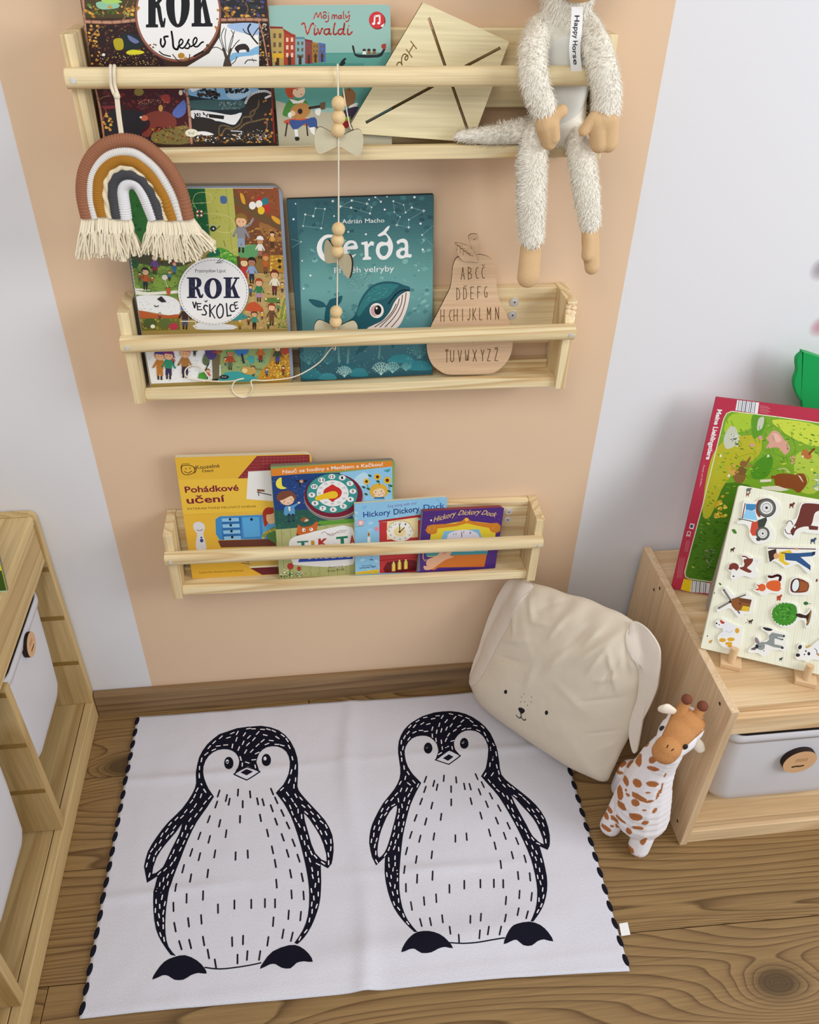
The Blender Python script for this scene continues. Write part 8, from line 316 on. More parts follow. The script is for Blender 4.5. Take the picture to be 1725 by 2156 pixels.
GEO = {'pear':[341,-11,283,8,242,34,204,62,164,93,127,126,95,163,69,204,48,250,30,297,16,347,5,398,-1,447,-5,487,-5,525,1,575,15,647,35,730,60,808,87,873,119,934,153,1000,191,1079,233,1163,270,1240,302,1302,330,1356,352,1409,364,1460,369,1510,374,1561,378,1618,380,1676,386,1728,396,1773,409,1813,425,1843,443,1863,464,1874,492,1882,531,1889,578,1892,626,1894,676,1898,728,1902,778,1901,827,1895,874,1884,915,1869,950,1848,980,1822,1004,1791,1025,1756,1041,1717,1054,1672,1062,1618,1067,1559,1071,1502,1076,1455,1080,1412,1088,1365,1101,1310,1118,1250,1141,1189,1171,1124,1206,1057,1241,991,1273,929,1305,868,1332,808,1352,745,1368,681,1379,624,1387,577,1391,537,1393,494,1395,446,1394,396,1388,345,1378,295,1363,244,1343,197,1319,157,1291,121,1258,87,1222,50,1181,15,1136,-12,1090,-27,1040,-34,972,-37,873,-38,756,-36,642,-32,534,-28,429,-23],'pear_stem':[686,1892,675,1926,671,1972,664,2016,650,2052,634,2085,622,2115,615,2140,613,2162,616,2179,625,2192,639,2201,657,2207,681,2209,709,2209,732,2205,747,2199,757,2191,763,2175,765,2148,763,2114,761,2078,757,2040,753,2000,750,1964,755,1934,761,1908,758,1890,738,1881,709,1880],'pear_hole':[719,2141,714,2126,698,2120,683,2127,676,2142,682,2157,697,2162,712,2156],'pear_leaf':[405,2089,428,2097,465,2089,502,2078,537,2070,571,2059,604,2042,636,2018,666,1988,691,1958,712,1930,729,1901,742,1874,754,1845,763,1817,757,1799,729,1797,687,1805,646,1811,610,1811,575,1810,545,1815,521,1829,501,1851,484,1874,467,1899,452,1926,439,1958,422,2003,406,2054],'kite':[931,1570,2083,1173,1686,-41,80,34,28,158],'kite_slots':[[996,1399,1031,1411,1283,855,1247,843],[1960,1114,1981,1085,1528,855,1508,885],[1123,658,1143,628,233,156,214,187],[1327,683,1363,695,1629,118,1592,106]],'rug':[[-.427,-.6319],[.474,-.653],[.4846,-.0284],[-.4194,-.0255]],'rug_tag':[[.4812,-.5747],[.497,-.5739],[.495,-.5954],[.4785,-.5961]],'pillow':{'O':[.433,-.1603,0],'U':[.6395,-.7688,0],'V':[.2183,.1816,.9588],'N':[-.7371,-.6132,.2839]},'pillow_outline':[-1658,619,-1536,437,-1284,245,-844,168,-245,179,370,196,881,230,1164,254,1556,349,1863,458,1902,721,1920,1302,1949,1837,1860,2414,1752,3031,1663,3511,1447,3837,1189,3860,901,3869,595,3820,211,3780,-187,3652,-585,3579,-980,3460,-1250,3379,-1407,2825,-1532,2010,-1594,1199],'ear_l':[-1415,3305,-1088,3452,-883,3445,-900,3119,-955,2620,-1088,1870,-1228,1085,-1429,692,-1606,654,-1644,969,-1626,1491,-1614,2261,-1546,2890],'ear_r':[1215,3876,1507,3922,1819,3741,1956,3501,2084,3050,2111,2659,2092,2050,2207,1595,2140,1500,1947,1799,1868,2137,1833,2570,1735,2952,1587,3261,1371,3459],'folds':[[-888,3407,-493,3004,55,90],[-736,3389,-120,3657,50,70],[-524,3197,-47,3647,-40,60],[-584,2950,-78,3147,35,80],[1214,3793,666,2805,55,80],[1136,3580,922,2655,50,70],[1114,3296,1573,2495,45,60],[1326,3497,1692,2647,-45,55],[452,3019,154,2187,45,110],[-1139,2139,-400,2632,40,90],[-1057,1776,-295,2115,-35,90],[947,2028,1711,2555,-30,45],[1261,1449,1894,1898,-32,30],[1082,2585,1464,2874,28,70],[639,3612,350,2920,-40,80],[127,3545,-44,2851,45,90],[836,3697,655,3111,45,60],[-1025,3047,-737,2424,30,90],[1330,3231,1277,2504,-40,60],[-1316,344,-1132,794,25,60],[1590,1200,1901,1619,25,70],[1773,887,1847,1321,-30,60],[-76,2329,-105,1568,30,120],[419,2143,1184,1939,22,120]]}
FRD = {'forest':{'O':[-.25699,-.0462,1.1781],'U':[.99996,-.00068,-.00851],'V':[.00854,.07974,.99678],'N':[0,-.99682,.07975],'w':.22363,'h':.15929,'t':.016},'canal':{'O':[-.02915,-.04399,1.1731],'U':[.99992,.00127,.01271],'V':[-.01277,.0995,.99496],'N':[0,-.99504,.0995],'w':.1532,'h':.1582,'t':.012},'kite':{'O':[.06503,-.05154,1.1826],'U':[.99963,-.00272,-.02721],'V':[.02735,.09947,.99467],'N':[-0,-.99504,.0995],'w':.16201,'h':.15636,'t':.004},'school':{'O':[-.25603,-.05037,.82234],'U':[.99998,-.00059,-.00693],'V':[.00695,.08469,.99638],'N':[-0,-.99641,.08469],'w':.22394,'h':.29188,'t':.02},'whale':{'O':[-.02015,-.04291,.81493],'U':[.99986,.00165,.01645],'V':[-.01653,.09949,.9949],'N':[0,-.99504,.0995],'w':.21343,'h':.27653,'t':.01},'pear':{'O':[.18241,-.05102,.81879],'U':[.99995,.001,.01003],'V':[-.01008,.0995,.99499],'N':[-0,-.99504,.0995],'w':.13555,'h':.21898,'t':.005},'tales':{'O':[-.24892,-.03355,.39545],'U':[.99976,-.00066,-.0221],'V':[.02211,.02998,.99931],'N':[0,-.99955,.02999],'w':.23162,'h':.26829,'t':.0112},'clock':{'O':[-.08588,-.04753,.39391],'U':[.99954,.02672,-.01409],'V':[.01327,.03034,.99945],'N':[.02713,-.99918,.02998],'w':.2168,'h':.25186,'t':.0108},'mouse':{'O':[.05863,-.05278,.39409],'U':[.99848,.05352,-.01306],'V':[.01143,.0306,.99947],'N':[.05389,-.9981,.02994],'w':.17098,'h':.16762,'t':.007},'purple':{'O':[.17834,-.05547,.398],'U':[.99754,.05393,-.04486],'V':[.04316,.03235,.99854],'N':[.0553,-.99802,.02994],'w':.15499,'h':.14055,'t':.0085},'red':{'O':[.66031,-.1337,.3815],'U':[.9434,-.33165,0],'V':[.06683,.19012,.97948],'N':[-.32484,-.92405,.20152],'w':.29,'h':.38585,'t':.005},'farm':{'O':[.64814,-.30059,.3946],'U':[.91432,-.405,0],'V':[.1813,.4093,.89421],'N':[-.36215,-.81759,.44765],'w':.222,'h':.2936,'t':.008},'grey':{'O':[.70032,-.20036,.3828],'U':[.93019,-.36709,0],'V':[.04807,.12182,.99139],'N':[-.36393,-.92218,.13096],'w':.2,'h':.2077,'t':.012},'leftbook':{'O':[-.7141,-.24224,.556],'U':[.99682,.07975,0],'V':[-.02031,.25391,.96702],'N':[.07711,-.96394,.25472],'w':.22,'h':.13058,'t':.02},'tag':{'O':[.33923,-.092,1.335],'U':[1,0,0],'V':[0,0,1],'N':[0,-1,0],'w':.0145,'h':.09,'t':.001}}
def frame_mat(fr, drop=0):
    O, U, V, N = (Vector(fr[k]) for k in 'OUVN'); O = O-V*drop
    return Matrix(((U.x, -N.x, V.x, O.x), (U.y, -N.y, V.y, O.y), (U.z, -N.z, V.z, O.z), (0, 0, 0, 1)))
def art(key, parent, w, h, y=0.0, drop=0.0, name='cover_art', mat=None, box=None, label=None):
    ink = Ink(*(box or (4, -drop*1e4+4, w*1e4-4, h*1e4-4))); ink.draw(ART[key]); mb = MB()
    ink.mesh(mb, lambda a, b, l: (a, y-l, b+drop)); return mb.build(name, mat or PRINT, parent, col=True, label=label)
def rrect(x0, z0, x1, z1, r, corners='1111', n=5):
    pts = []
    for (cx, cz, a0, on) in ((x1-r, z0+r, -90, corners[1]), (x1-r, z1-r, 0, corners[2]), (x0+r, z1-r, 90, corners[3]), (x0+r, z0+r, 180, corners[0])):
        if on == '1': pts += [(cx+r*math.cos(math.radians(a0+90*k/n)), cz+r*math.sin(math.radians(a0+90*k/n))) for k in range(n+1)]
        else: pts.append((cx+r*(1 if a0 in (-90, 0) else -1), cz+r*(1 if a0 in (0, 90) else -1)))
    return pts
# ================================================================== setting
t = NT('painted_wall', .85, .15); geo = t.n('ShaderNodeNewGeometry'); sp = t.n('ShaderNodeSeparateXYZ'); t.l(geo, 'Position', sp, 0)
a1 = t.n('ShaderNodeMath', operation='GREATER_THAN'); a1.inputs[1].default_value = -.3815; a2 = t.n('ShaderNodeMath', operation='LESS_THAN'); a2.inputs[1].default_value = .5085
t.l(sp, 0, a1, 0); t.l(sp, 0, a2, 0); a3 = t.n('ShaderNodeMath', operation='MULTIPLY'); t.l(a1, 0, a3, 0); t.l(a2, 0, a3, 1)
mx = t.n('ShaderNodeMix', data_type='RGBA'); mx.inputs[6].default_value = lin('dadade'); mx.inputs[7].default_value = lin('d9bda0'); t.l(a3, 0, mx, 0); t.l(mx, 2, t.b, 'Base Color')
nz = t.n('ShaderNodeTexNoise', i_Scale=220.0, i_Detail=3.0); t.l(geo, 'Position', nz, 'Vector'); t.bump(nz, 'Fac', .12, .001); WALL = t.m
struct(tag(MB().box(-1.4, 0, -.05, 2.6, .1, 2.6).build('wall_back', WALL), 'white back wall with a wide peach painted stripe', 'wall'))
struct(tag(MB().box(-1.06, -2.6, -.05, -.96, 0, 2.6).build('wall_left_unseen', plain('white_wall', 'dadade', .85)), 'unseen plain white side wall behind the left pine storage unit, added to shade the left', 'wall'))  # unseen wall, added to block background light from the left
fl_ = struct(tag(MB().box(-1.0, -2.4, -.04, 2.4, 0, -.010).build('floor', plain('floor_gap', '2e2013', .8)), 'brown knotty wood plank floor', 'floor'))
random.seed(11)
ANG = -.0182
rows = [(.02, -.172, [-.05]), (-.172, -.3705, [.93]), (-.3705, -.572, [-.32, 1.3]), (-.572, -.772, [-.4775, .98]), (-.772, -.972, [.1, 1.25]), (-.972, -1.172, [-.3, .9])]
for ya, yb, cuts in rows:
    xs = [-.95]+cuts+[1.9]
    for x0, x1 in zip(xs, xs[1:]):
        mb = MB().box(x0+.0006, yb+.0008, -.011, x1-.0006, ya-.0008, -.0004); o = mb.build('plank', PLANK, fl_, bevel=.0009, seg=1)
        c = Vector((-.48, 0, 0)); o.data.transform(Matrix.Translation(c) @ Matrix.Rotation(ANG, 4, 'Z') @ Matrix.Translation(-c))
struct(tag(MB().prism([(-.001, 0), (-.014, 0), (-.014, .060), (-.010, .068), (-.001, .068)], -.5015, 2.3, 0).build('baseboard_back', BASEB), 'brown wooden skirting board along the back wall', 'baseboard'))
# ================================================================== wall shelves
def disc(mb, x, y, z, r, h, n=14):
    return mb.prism([(x+r*math.cos(2*math.pi*k/n), z+r*math.sin(2*math.pi*k/n)) for k in range(n)], y-h, y, 1)
def shelf(ztop, tilt, label, screws, chip=False):
    r = thing('wall_shelf', label, 'shelf', (.0657, 0, ztop), (0, tilt, 0), 'pine picture-book shelves on the wall')
    HW = .3435
    for sx in (-1, 1):
        x0, x1 = (sx*HW, sx*(HW-.016)); x0, x1 = min(x0, x1), max(x0, x1)
        prof = [(-.078, -.151), (-.001, -.151), (-.001, 0), (-.078, 0)] if not (chip and sx > 0) else [(-.078, -.151), (-.001, -.151), (-.001, 0), (-.078, 0), (-.078, -.004), (-.066, -.005), (-.07, -.02), (-.078, -.033)]
        o = MB().prism(prof, x0, x1, 0).build('side_panel', PINEZ, r, bevel=.0012)
        if chip and sx > 0:
            mb = MB(); rr = random.Random(4)
            for k in range(9): mb.ball((x0+.002+rr.random()*.012, -.071+rr.random()*.003, -.008-k*.0028), .0042+rr.random()*.002, 8, 5, 1, .8, .6)
            mb.build('splintered_wood', plain('raw_wood', 'ecd3b0', .8, .1, .4, 300), o, smooth=True, label='rough broken-out front corner of bare wood')
    MB().box(-HW+.016, -.017, -.097, HW-.016, -.001, -.001).build('back_board', PINE, r, bevel=.0015)
    MB().box(-HW+.016, -.070, -.150, HW-.016, -.0565, -.133).build('front_slat', PINE, r, bevel=.0012)
    MB().box(-HW+.016, -.0565, -.150, HW-.016, -.017, -.141).build('base_board', PINE, r)
    MB().box(-HW+.016, -.017, -.150, HW-.016, -.001, -.128).build('back_slat', PINE, r, bevel=.002)
    pr = [(-.0783, -.0115)]+[(-.087-.0085*math.sin(a), -.0115*math.cos(a)) for a in [math.pi*k/10 for k in range(0, 11)]]+[(-.0783, .0115)]
    rail = MB().prism([(y, z-.046) for y, z in pr][::-1], -HW-.001, HW-.0015, 0).build('rail', PINE, r, bevel=.001)
    for sx in (-1, 1):
        mb = MB(); disc(mb, sx*(HW-.0095), -.0952, -.0465, .0032, .0012); disc(mb, sx*(HW-.0095), -.0962, -.0465, .0012, .0006); mb.build('screw', STEEL, rail)
    for x, z, k in screws:
        mb = MB(); disc(mb, x, -.017, z, .0072, .0016, 18); disc(mb, x, -.0184, z, .004, .001, 12); s_ = mb.build('screw', STEEL if k else plain('brass_screw', '8a7440', .4), r)
        mb = MB(); disc(mb, x, -.0193, z, .0016, .0005, 4); mb.build('screw_recess', DARK, s_)
    return r
shelf(1.306, -.0044, 'topmost pine wall shelf, with the rope rainbow and plush monkey on it', [])
shelf(.950, .0047, 'middle pine wall shelf with a splintered right corner, holding the whale book', [(.327-.0657-.002, -.024, 1), (.324-.0657, -.046, 1), (.299-.0657, -.034, 0)], True)
shelf(.531, .0183, 'lowest pine wall shelf, holding four small board books', [(.356-.0657, -.024, 1), (.356-.0657, -.043, 1)])
def floor_z(which, x): return {'top': 1.165+.0044*(x-.0657), 'mid': .809-.0047*(x-.0657), 'bot': .390-.0183*(x-.0657)}[which]
# ================================================================== books
PAGE = plain('page_block', 'd8d2c0', .8, .1, .2, 900)
def book(key, which, name, label, kind, spine='333333', cover='777777', round_='0000', tall=None, rad=.008, edge='c9c4b4', cat='book', sheets=6):
    fr = FRD[key]; w, h, tk = fr['w'], tall or fr['h'], fr['t']
    lowx = fr['O'][0] if which != 'bot' else fr['O'][0]+w
    drop = max(0, (min(fr['O'][2], fr['O'][2]+fr['U'][2]*w)-floor_z(which, lowx)-.0006-fr['t']*abs(fr['N'][2]))/fr['V'][2])
    r = thing(name, label, cat, mat=frame_mat(fr, drop), group={'top': 'books on the topmost shelf', 'mid': 'books on the middle shelf', 'bot': 'board books on the lowest shelf'}[which]); H = h+drop
    if kind == 'hard':
        cm = plain('cover_'+key, cover, .4); mb = MB(); b = .0022
        mb.box(0, 0, 0, w, b, H).box(0, tk-b, 0, w, tk, H).box(0, b, 0, b, tk-b, H); mb.build('cover', [cm], r, bevel=.0006, seg=1)
        MB().box(b, b, .003, w-.004, tk-b, H-.003).build('pages', PAGE, r)
        if spine: MB().box(.0001, -.0001, .0002, .006, .0, H-.0002)
    else:
        em = plain('board_edge_'+edge, edge, .6); out = rrect(0, 0, w, H, rad, round_); n = sheets; rr = random.Random(len(key)); s = tk/n
        MB().prism(out, 0, s*.93, 1).build('cover', plain('cover_'+key, cover, .4), r)
        mb = MB()
        for i in range(1, n):
            dx, dz = rr.uniform(-.0006, .0006), rr.uniform(-.0008, .0002); mb.prism([(x+dx, z+(dz if z > H/2 else 0)) for x, z in out], s*i, s*(i+.94), 1)
        mb.build('pages', em, r)
    return r, w, h, drop
r, w, h, d = book('forest', 'top', 'picture_book', 'large dark forest picture book in the upper left, white title disc on its cover', 'hard', '7a241c', '6a2a20', tall=.345)
art('forest', r, w, h, 0, d, box=(3, -d*1e4+3, w*1e4-3, h*1e4-3)) if h < .34 else art('forest', r, w, .345, 0, d)
r, w, h, d = book('canal', 'top', 'board_book', 'pale teal musical board book with canal houses and a lute player', 'board', cover='93b9b0', round_='0111', edge='d9d4cc', rad=.010)
art('canal', r, w, h, 0, d)
r, w, h, d = book('school', 'mid', 'board_book', 'thick busy green and brown school picture book under the rope rainbow', 'board', cover='8a94a8', round_='0111', edge='8f8f86', rad=.014, sheets=9)
art('school', r, w, h, 0, d, box=(10, -d*1e4+8, w*1e4-45, h*1e4-22))
MB().box(-.0009, .001, .003, 0, .018, h+d-.003).build('spine', plain('dark_spine', '24323c', .5), r, label='dark blue spine')
r, w, h, d = book('whale', 'mid', 'picture_book', 'dark teal hardback picture book with a big blue whale on its cover', 'hard', '1f3038', '1c2c34')
art('whale', r, w, h, 0, d)
r, w, h, d = book('tales', 'bot', 'board_book', 'yellow board book with a red brick corner, leftmost on the lowest shelf', 'board', cover='e2b43e', round_='0010', edge='cfc9b0', rad=.012, sheets=5)
art('tales', r, w, h, 0, d)
r, w, h, d = book('clock', 'bot', 'board_book', 'blue clock-learning board book with a teal dial and orange top band', 'board', cover='86a058', round_='0010', edge='7d7a6c', rad=.010, sheets=7)
art('clock', r, w, h, 0, d)
dl = MB(); ell = [(.1504,.18833),(.148,.17523),(.1414,.16373),(.1311,.15483),(.1181,.14953),(.1038,.14843),(.0897,.15163),(.0771,.15873),(.0674,.16903),(.0614,.18133),(.0597,.19453),(.0625,.20733),(.0693,.21843),(.0794,.22693),(.092,.23193),(.1058,.23303),(.1196,.23023),(.132,.22353),(.1419,.21373),(.1482,.20153)]
dl.prism(catmull(ell, True, 3), -.0018, -.0008, 1).build('clock_dial', plain('dial_teal', '3d918e', .4), r, label='round teal clock dial with red and yellow hands')
o = art('dial', r, w, h, -.0019, d, name='dial_face')
r, w, h, d = book('mouse', 'bot', 'board_book', 'light blue nursery rhyme board book with a red grandfather clock', 'board', cover='8cc2e4', round_='0010', edge='cbc6ae', rad=.009, sheets=5)
art('mouse', r, w, h, 0, d)
r, w, h, d = book('purple', 'bot', 'board_book', 'purple nursery rhyme board book with a gold clock, rightmost on the lowest shelf', 'board', cover='4c2c78', round_='0010', edge='8a3f44', rad=.009, sheets=7)
art('purple', r, w, h, 0, d)
MB().box(-.0012, .0, .001, .0012, .0086, h+d-.001).build('spine', plain('grey_spine', '74747e', .5), r, label='grey spine')
def geo_pts(l, drop): return [(l[i]*1e-4, l[i+1]*1e-4+drop) for i in range(0, len(l), 2)]
# wooden kite greeting board
fr = FRD['kite']; low = min(GEO['kite'][1::2])*1e-4; d = (fr['O'][2]-1.1655)/fr['V'][2]; d = d if low+d < .002 else -low
r = thing('wooden_board', 'pale kite-shaped plywood board with burnt slots and a greeting, on the top shelf', 'board', mat=frame_mat(fr, d))
MB().plate(geo_pts(GEO['kite'], d), [geo_pts(s, d) for s in GEO['kite_slots']], 0, .006, 1).build('panel', [PLY, PLYEDGE], r)
art('kitep', r, fr['w'], fr['h'], 0, d, 'engraved_writing', PRINTM, (-9999, -9999, 9999, 9999))
# wooden pear with the alphabet
fr = FRD['pear']; low = min(GEO['pear'][1::2])*1e-4; d = (fr['O'][2]-.8098)/fr['V'][2]; d = min(d, .03)
r = thing('alphabet_pear', 'pear-shaped wooden alphabet board with engraved letters, right on the middle shelf', 'board', mat=frame_mat(fr, -low))
sh = Matrix.Translation((0, 0, 0)); dd = -low
MB().plate(geo_pts(GEO['pear'], dd), [], 0, .004, 1).build('pear_body', [PEARW, PLYEDGE], r)
MB().plate(geo_pts(GEO['pear_stem'], dd), [geo_pts(GEO['pear_hole'], dd)], .0008, .004, 1).build('stem', [PEARW, PLYEDGE], r)
MB().plate(geo_pts(GEO['pear_leaf'], dd), [], -.003, -.0002, 1).build('leaf', [PEARW, PLYEDGE], r)
ink = Ink(-9999, -9999, 9999, 9999); ink.draw(ART['pearp']); mb = MB(); ink.mesh(mb, lambda a, b, l: (a, -l-(.003 if b > .187 else 0), b+dd)); mb.build('engraved_letters', PRINTM, r, col=True)
# frame heights: the pear hangs its lowest edge on the shelf
# ================================================================== helpers for things modelled in room coordinates
def settle(r):
    M = r.matrix_basis.inverted()
    for c in r.children:
        if c.data: c.data.transform(M)
        for g in c.children:
            if g.data: g.data.transform(M)
    return r
def cap(mb, p0, p1, r0, r1, sx=1, sy=1, sz=1, n=None):
    p0, p1 = Vector(p0), Vector(p1); d = (p1-p0).length; k = n or max(2, int(d/(.35*min(r0, r1)))+1)
    for i in range(k):
        t_ = i/(k-1); mb.ball(p0.lerp(p1, t_), r0+(r1-r0)*t_, 14, 8, sx, sy, sz)
def chain(mb, pts, rs, **k):
    for (a, b), (x, y) in zip(zip(pts, pts[1:]), zip(rs, rs[1:])): cap(mb, a, b, x, y, **k)
def blob(mb, name, mat, parent, voxel=.003, it=6, label=None):
    """fuse overlapping balls into one smooth continuous skin"""
    o = mb.build(name, mat); m = o.modifiers.new('r', 'REMESH'); m.mode = 'VOXEL'; m.voxel_size = voxel
    m = o.modifiers.new('s', 'SMOOTH'); m.factor = .5; m.iterations = it
    dg = bpy.context.evaluated_depsgraph_get(); me = bpy.data.meshes.new_from_object(o.evaluated_get(dg)); bpy.data.objects.remove(o)
    me.polygons.foreach_set('use_smooth', [True]*len(me.polygons)); me.name = name; me.materials.clear(); me.materials.append(mat)
    o = bpy.data.objects.new(name, me); COL.objects.link(o); o.parent = parent
    if label: o['label'] = label
    return o
# ================================================================== rope rainbow
r = thing('rope_rainbow', 'macrame rope rainbow with cream tassels hanging from the top rail', 'wall hanging', (-.2298,-.113,1.0472))
arcs = [('99684f', .0083, 0, [(165,1640),(125,1450),(120,1300),(150,1150),(230,1010),(350,915),(520,872),(690,892),(840,980),(980,1110),(1080,1260),(1150,1420),(1205,1650)]),
 ('dcdad6', .0066, 0, [(245,1640),(210,1480),(200,1330),(215,1200),(280,1085),(390,1000),(530,972),(660,988),(780,1060),(880,1150),(970,1280),(1060,1450),(1130,1660)]),
 ('a9762f', .0080, 0, [(325,1620),(285,1480),(280,1330),(300,1220),(370,1120),(470,1065),(560,1056),(680,1090),(790,1180),(880,1290),(960,1430),(1045,1660)]),
 ('e2d6b8', .0058, 1, [(400,1640),(365,1480),(355,1340),(380,1230),(450,1150),(540,1122),(640,1145),(750,1215),(840,1310),(920,1450),(985,1660)]),
 ('4c4c50', .0080, 0, [(475,1640),(445,1480),(435,1340),(465,1250),(530,1205),(620,1205),(720,1250),(800,1350),(860,1470),(910,1650)]),
 ('dedde0', .0080, 0, [(560,1650),(540,1500),(525,1380),(545,1310),(610,1280),(680,1305),(740,1390),(800,1530),(850,1655)])]
Zx = lambda x, y: (-0.25849+1.1063e-04*x-2.6581e-05*y+7.917e-09*x*y, -.113, 1.30053+6.1602e-07*x-1.2164e-04*y-1.716e-09*x*y)
for hx, rad, tw, q in arcs:
    p = [Zx(x, y) for x, y in catmull(q, False, 26)]
    prof = (lambda i, a: 1+.16*math.cos(3*a+i*.22)) if tw else (lambda i, a: 1+(.05 if i % 4 < 2 else -.03))
    MB().tube([(x, y, z) for x, y, z in p], rad, 20 if tw else 12, True, prof).build('rope_arc', plain('rope_'+hx, hx, .95, .05, .6, 900), r, smooth=True)
TAS = plain('tassel_cotton', 'e6dcc4', .95, .05); random.seed(8)
tips = [(130,2060),(250,2040),(350,2030),(430,2060),(520,2080),(650,2030),(800,2010),(920,2060),(1040,2090),(1150,2110),(1280,2080),(1420,1985)]
tops = [a[3][0] for a in arcs]+[a[3][-1] for a in arcs[::-1]]
for (tx, ty), (bx, by) in zip(tops, tips):
    mb = MB()
    for k in range(84):
        a, b = random.uniform(-46, 46), random.uniform(-78, 78); dy = random.uniform(-.011, .009); ln = random.uniform(-70, 25)
        m = ((tx+bx)/2+(a+b)/2+random.uniform(-24, 24), (ty+by)/2)
        q = catmull([(tx+a, ty-8), ((tx*2+bx)/3+a*1.2, ty+120), m, (bx+b, by+ln)], False, 4); n = len(q)
        mb.tube([Vector(Zx(x, y))+Vector((0, dy*min(1, i/5), 0)) for i, (x, y) in enumerate(q)], .0012, 4)
    mb.build('tassel', TAS, r)
mb = MB(); 
for off in (-.0022, .0022):
    q = [(-.2241,-.072,1.2689), (-.2208,-.088,1.2726), (-.2206,-.0985,1.2677), (-.2223,-.0985,1.2532), (-.2197,-.102,1.2434)]
    mb.tube(catmull([(x+off, y, z) for x, y, z in q], False, 6), .0021, 8)
mb.ball((-.2191,-.103,1.2425), .0042, 10, 6)
for off in (-.0012, .0012):
    q = [(-.2192,-.103,1.242), (-.2201,-.106,1.2229), (-.2203,-.11,1.1998)]; mb.tube(catmull([(x+off, y, z) for x, y, z in q], False, 6), .0019, 8)
mb.build('hanging_cord', plain('cord', 'ded2bc', .95, .05), r, smooth=True); settle(r)
# ================================================================== bow and bead garland
r = thing('bead_garland', 'string garland of wooden beads and bow ties hanging from the top rail', 'garland', (.04,-.066,.9049))
q = [(.0519,-.074,1.2706), (.0507,-.088,1.2745), (.05,-.0985,1.2689), (.0501,-.0985,1.2529), (.0487,-.1015,1.1925), (.0478,-.099,1.1598), (.0459,-.086,1.0778), (.0428,-.08,1.0147), (.0406,-.0715,.9534), (.038,-.068,.9137), (.0355,-.066,.8772), (.0298,-.062,.8771), (.0081,-.058,.8497), (-.0304,-.0565,.8271), (-.0754,-.058,.8231), (-.0966,-.07,.8305), (-.0963,-.0715,.8171), (-.1041,-.0715,.8047), (-.1154,-.0715,.8026), (-.1257,-.0715,.8099), (-.1274,-.0715,.8218), (-.1205,-.0715,.8324), (-.1087,-.07,.8344), (-.1265,-.063,.8272), (-.1489,-.06,.8257), (-.1818,-.056,.8275), (-.1966,-.0545,.8323), (-.1982,-.0525,.8429), (-.1885,-.052,.8504), (-.1758,-.052,.8483), (-.1675,-.0535,.838), (-.1635,-.0555,.8281), (-.1725,-.0575,.8254)]
MB().tube(catmull(q, False, 8), .0011, 6).build('string', plain('string_cream', 'e4dcc8', .9, .05), r, smooth=True)
q = [(.057,-.078,1.2491), (.059,-.088,1.2318), (.0632,-.1,1.208), (.066,-.1015,1.2027)]
MB().tube(catmull(q, False, 5), .0008, 6).build('string', plain('string_cream', 'e4dcc8'), r, smooth=True)
for p in [(.0499,-.1015,1.2329), (.0494,-.1018,1.2169), (.0482,-.104,1.2023), (.0456,-.086,1.0699), (.0439,-.084,1.0533), (.0434,-.083,1.0373), (.0388,-.071,.9412), (.0376,-.069,.9243)]:
    MB().ball(p, .0090 if p[2] > 1.1 else .0094, 18, 12).build('bead', BEECH, r, smooth=True)
def bow(c, ux, uz, sc=1.0, lean=0):
    half = [(0, .006), (-.008, .010), (-.022, .0165), (-.028, .0165), (-.0325, .010), (-.0335, 0), (-.032, -.010), (-.0285, -.0165), (-.022, -.0165), (-.008, -.0095)]
    out = catmull([(x, z) for x, z in half]+[(0, -.0065)]+[(-x, z) for x, z in half[:0:-1]], True, 3)
    U_, V_ = Vector(ux).normalized(), Vector(uz).normalized(); N_ = U_.cross(V_); c = Vector(c)
    mb = MB().plate(out, [[(.0012*math.cos(k*1.047), z0+.0012*math.sin(k*1.047)) for k in range(6)] for z0 in (.0025, -.0035)], 0, .003, 1)
    mb.v = [tuple(c+U_*(p[0]*sc)-N_*p[1]+V_*(p[2]*sc)) for p in mb.v]
    return mb.build('bow_tie', [plain('bow_ply', 'c6bea2', .7, .15, .05, 60, .04), PLYEDGE], r)
bow((.0492,-.1008,1.1878), (1, 0, -.06), (.05, 0, 1), .94); bow((.0432,-.078,1.0244), (.52, -.80, -.12), (.1, -.05, 1), 1.0); bow((.038,-.064,.9064), (1, .1, -.1), (.05, .05, 1), 1.0)
settle(r)
# ================================================================== plush monkey
FURM = plain('cream_plush', 'eae5da', .95, .05, .5, 500, .04); TANM = plain('tan_plush', 'd0ae84', .95, .05, .3, 700, .05); BELM = plain('white_plush', 'd9dad6', .95, .05, .2, 900)
r = thing('plush_monkey', 'cream long-limbed plush monkey sitting at the right end of the top shelf', 'soft toy', (.3576,-.05,1.1781))
mb = MB()
for i in range(12):
    t_ = i/11; mb.ball(Vector((.352, -.049, 1.196)).lerp(Vector((.343, -.048, 1.302)), t_), .041-.006*t_, 16, 10, 1, .62, 1)
AL = [(.3119,-.05,1.3089), (.2941,-.098,1.2928), (.2913,-.1195,1.2726), (.2981,-.1215,1.2515), (.3104,-.1215,1.2306)]
AR = [(.372,-.05,1.3146), (.3782,-.094,1.2951), (.3821,-.1195,1.2726), (.3894,-.1215,1.2513), (.3923,-.1215,1.2303)]
chain(mb, AL, [.0180, .0185, .0185, .0183, .0168]); chain(mb, AR, [.0180, .0186, .0188, .0192, .0190])
LL = [(.3268,-.058,1.1936), (.3105,-.094,1.1906), (.3078,-.1005,1.1665), (.313,-.0995,1.1101), (.3205,-.093,1.0568)]
LR = [(.3783,-.058,1.1829), (.372,-.094,1.1788), (.3769,-.1005,1.1598), (.391,-.0985,1.115), (.403,-.093,1.0749)]
chain(mb, LL, [.0190, .0185, .0197, .0197, .0182]); chain(mb, LR, [.019, .0180, .0187, .0184, .0155])
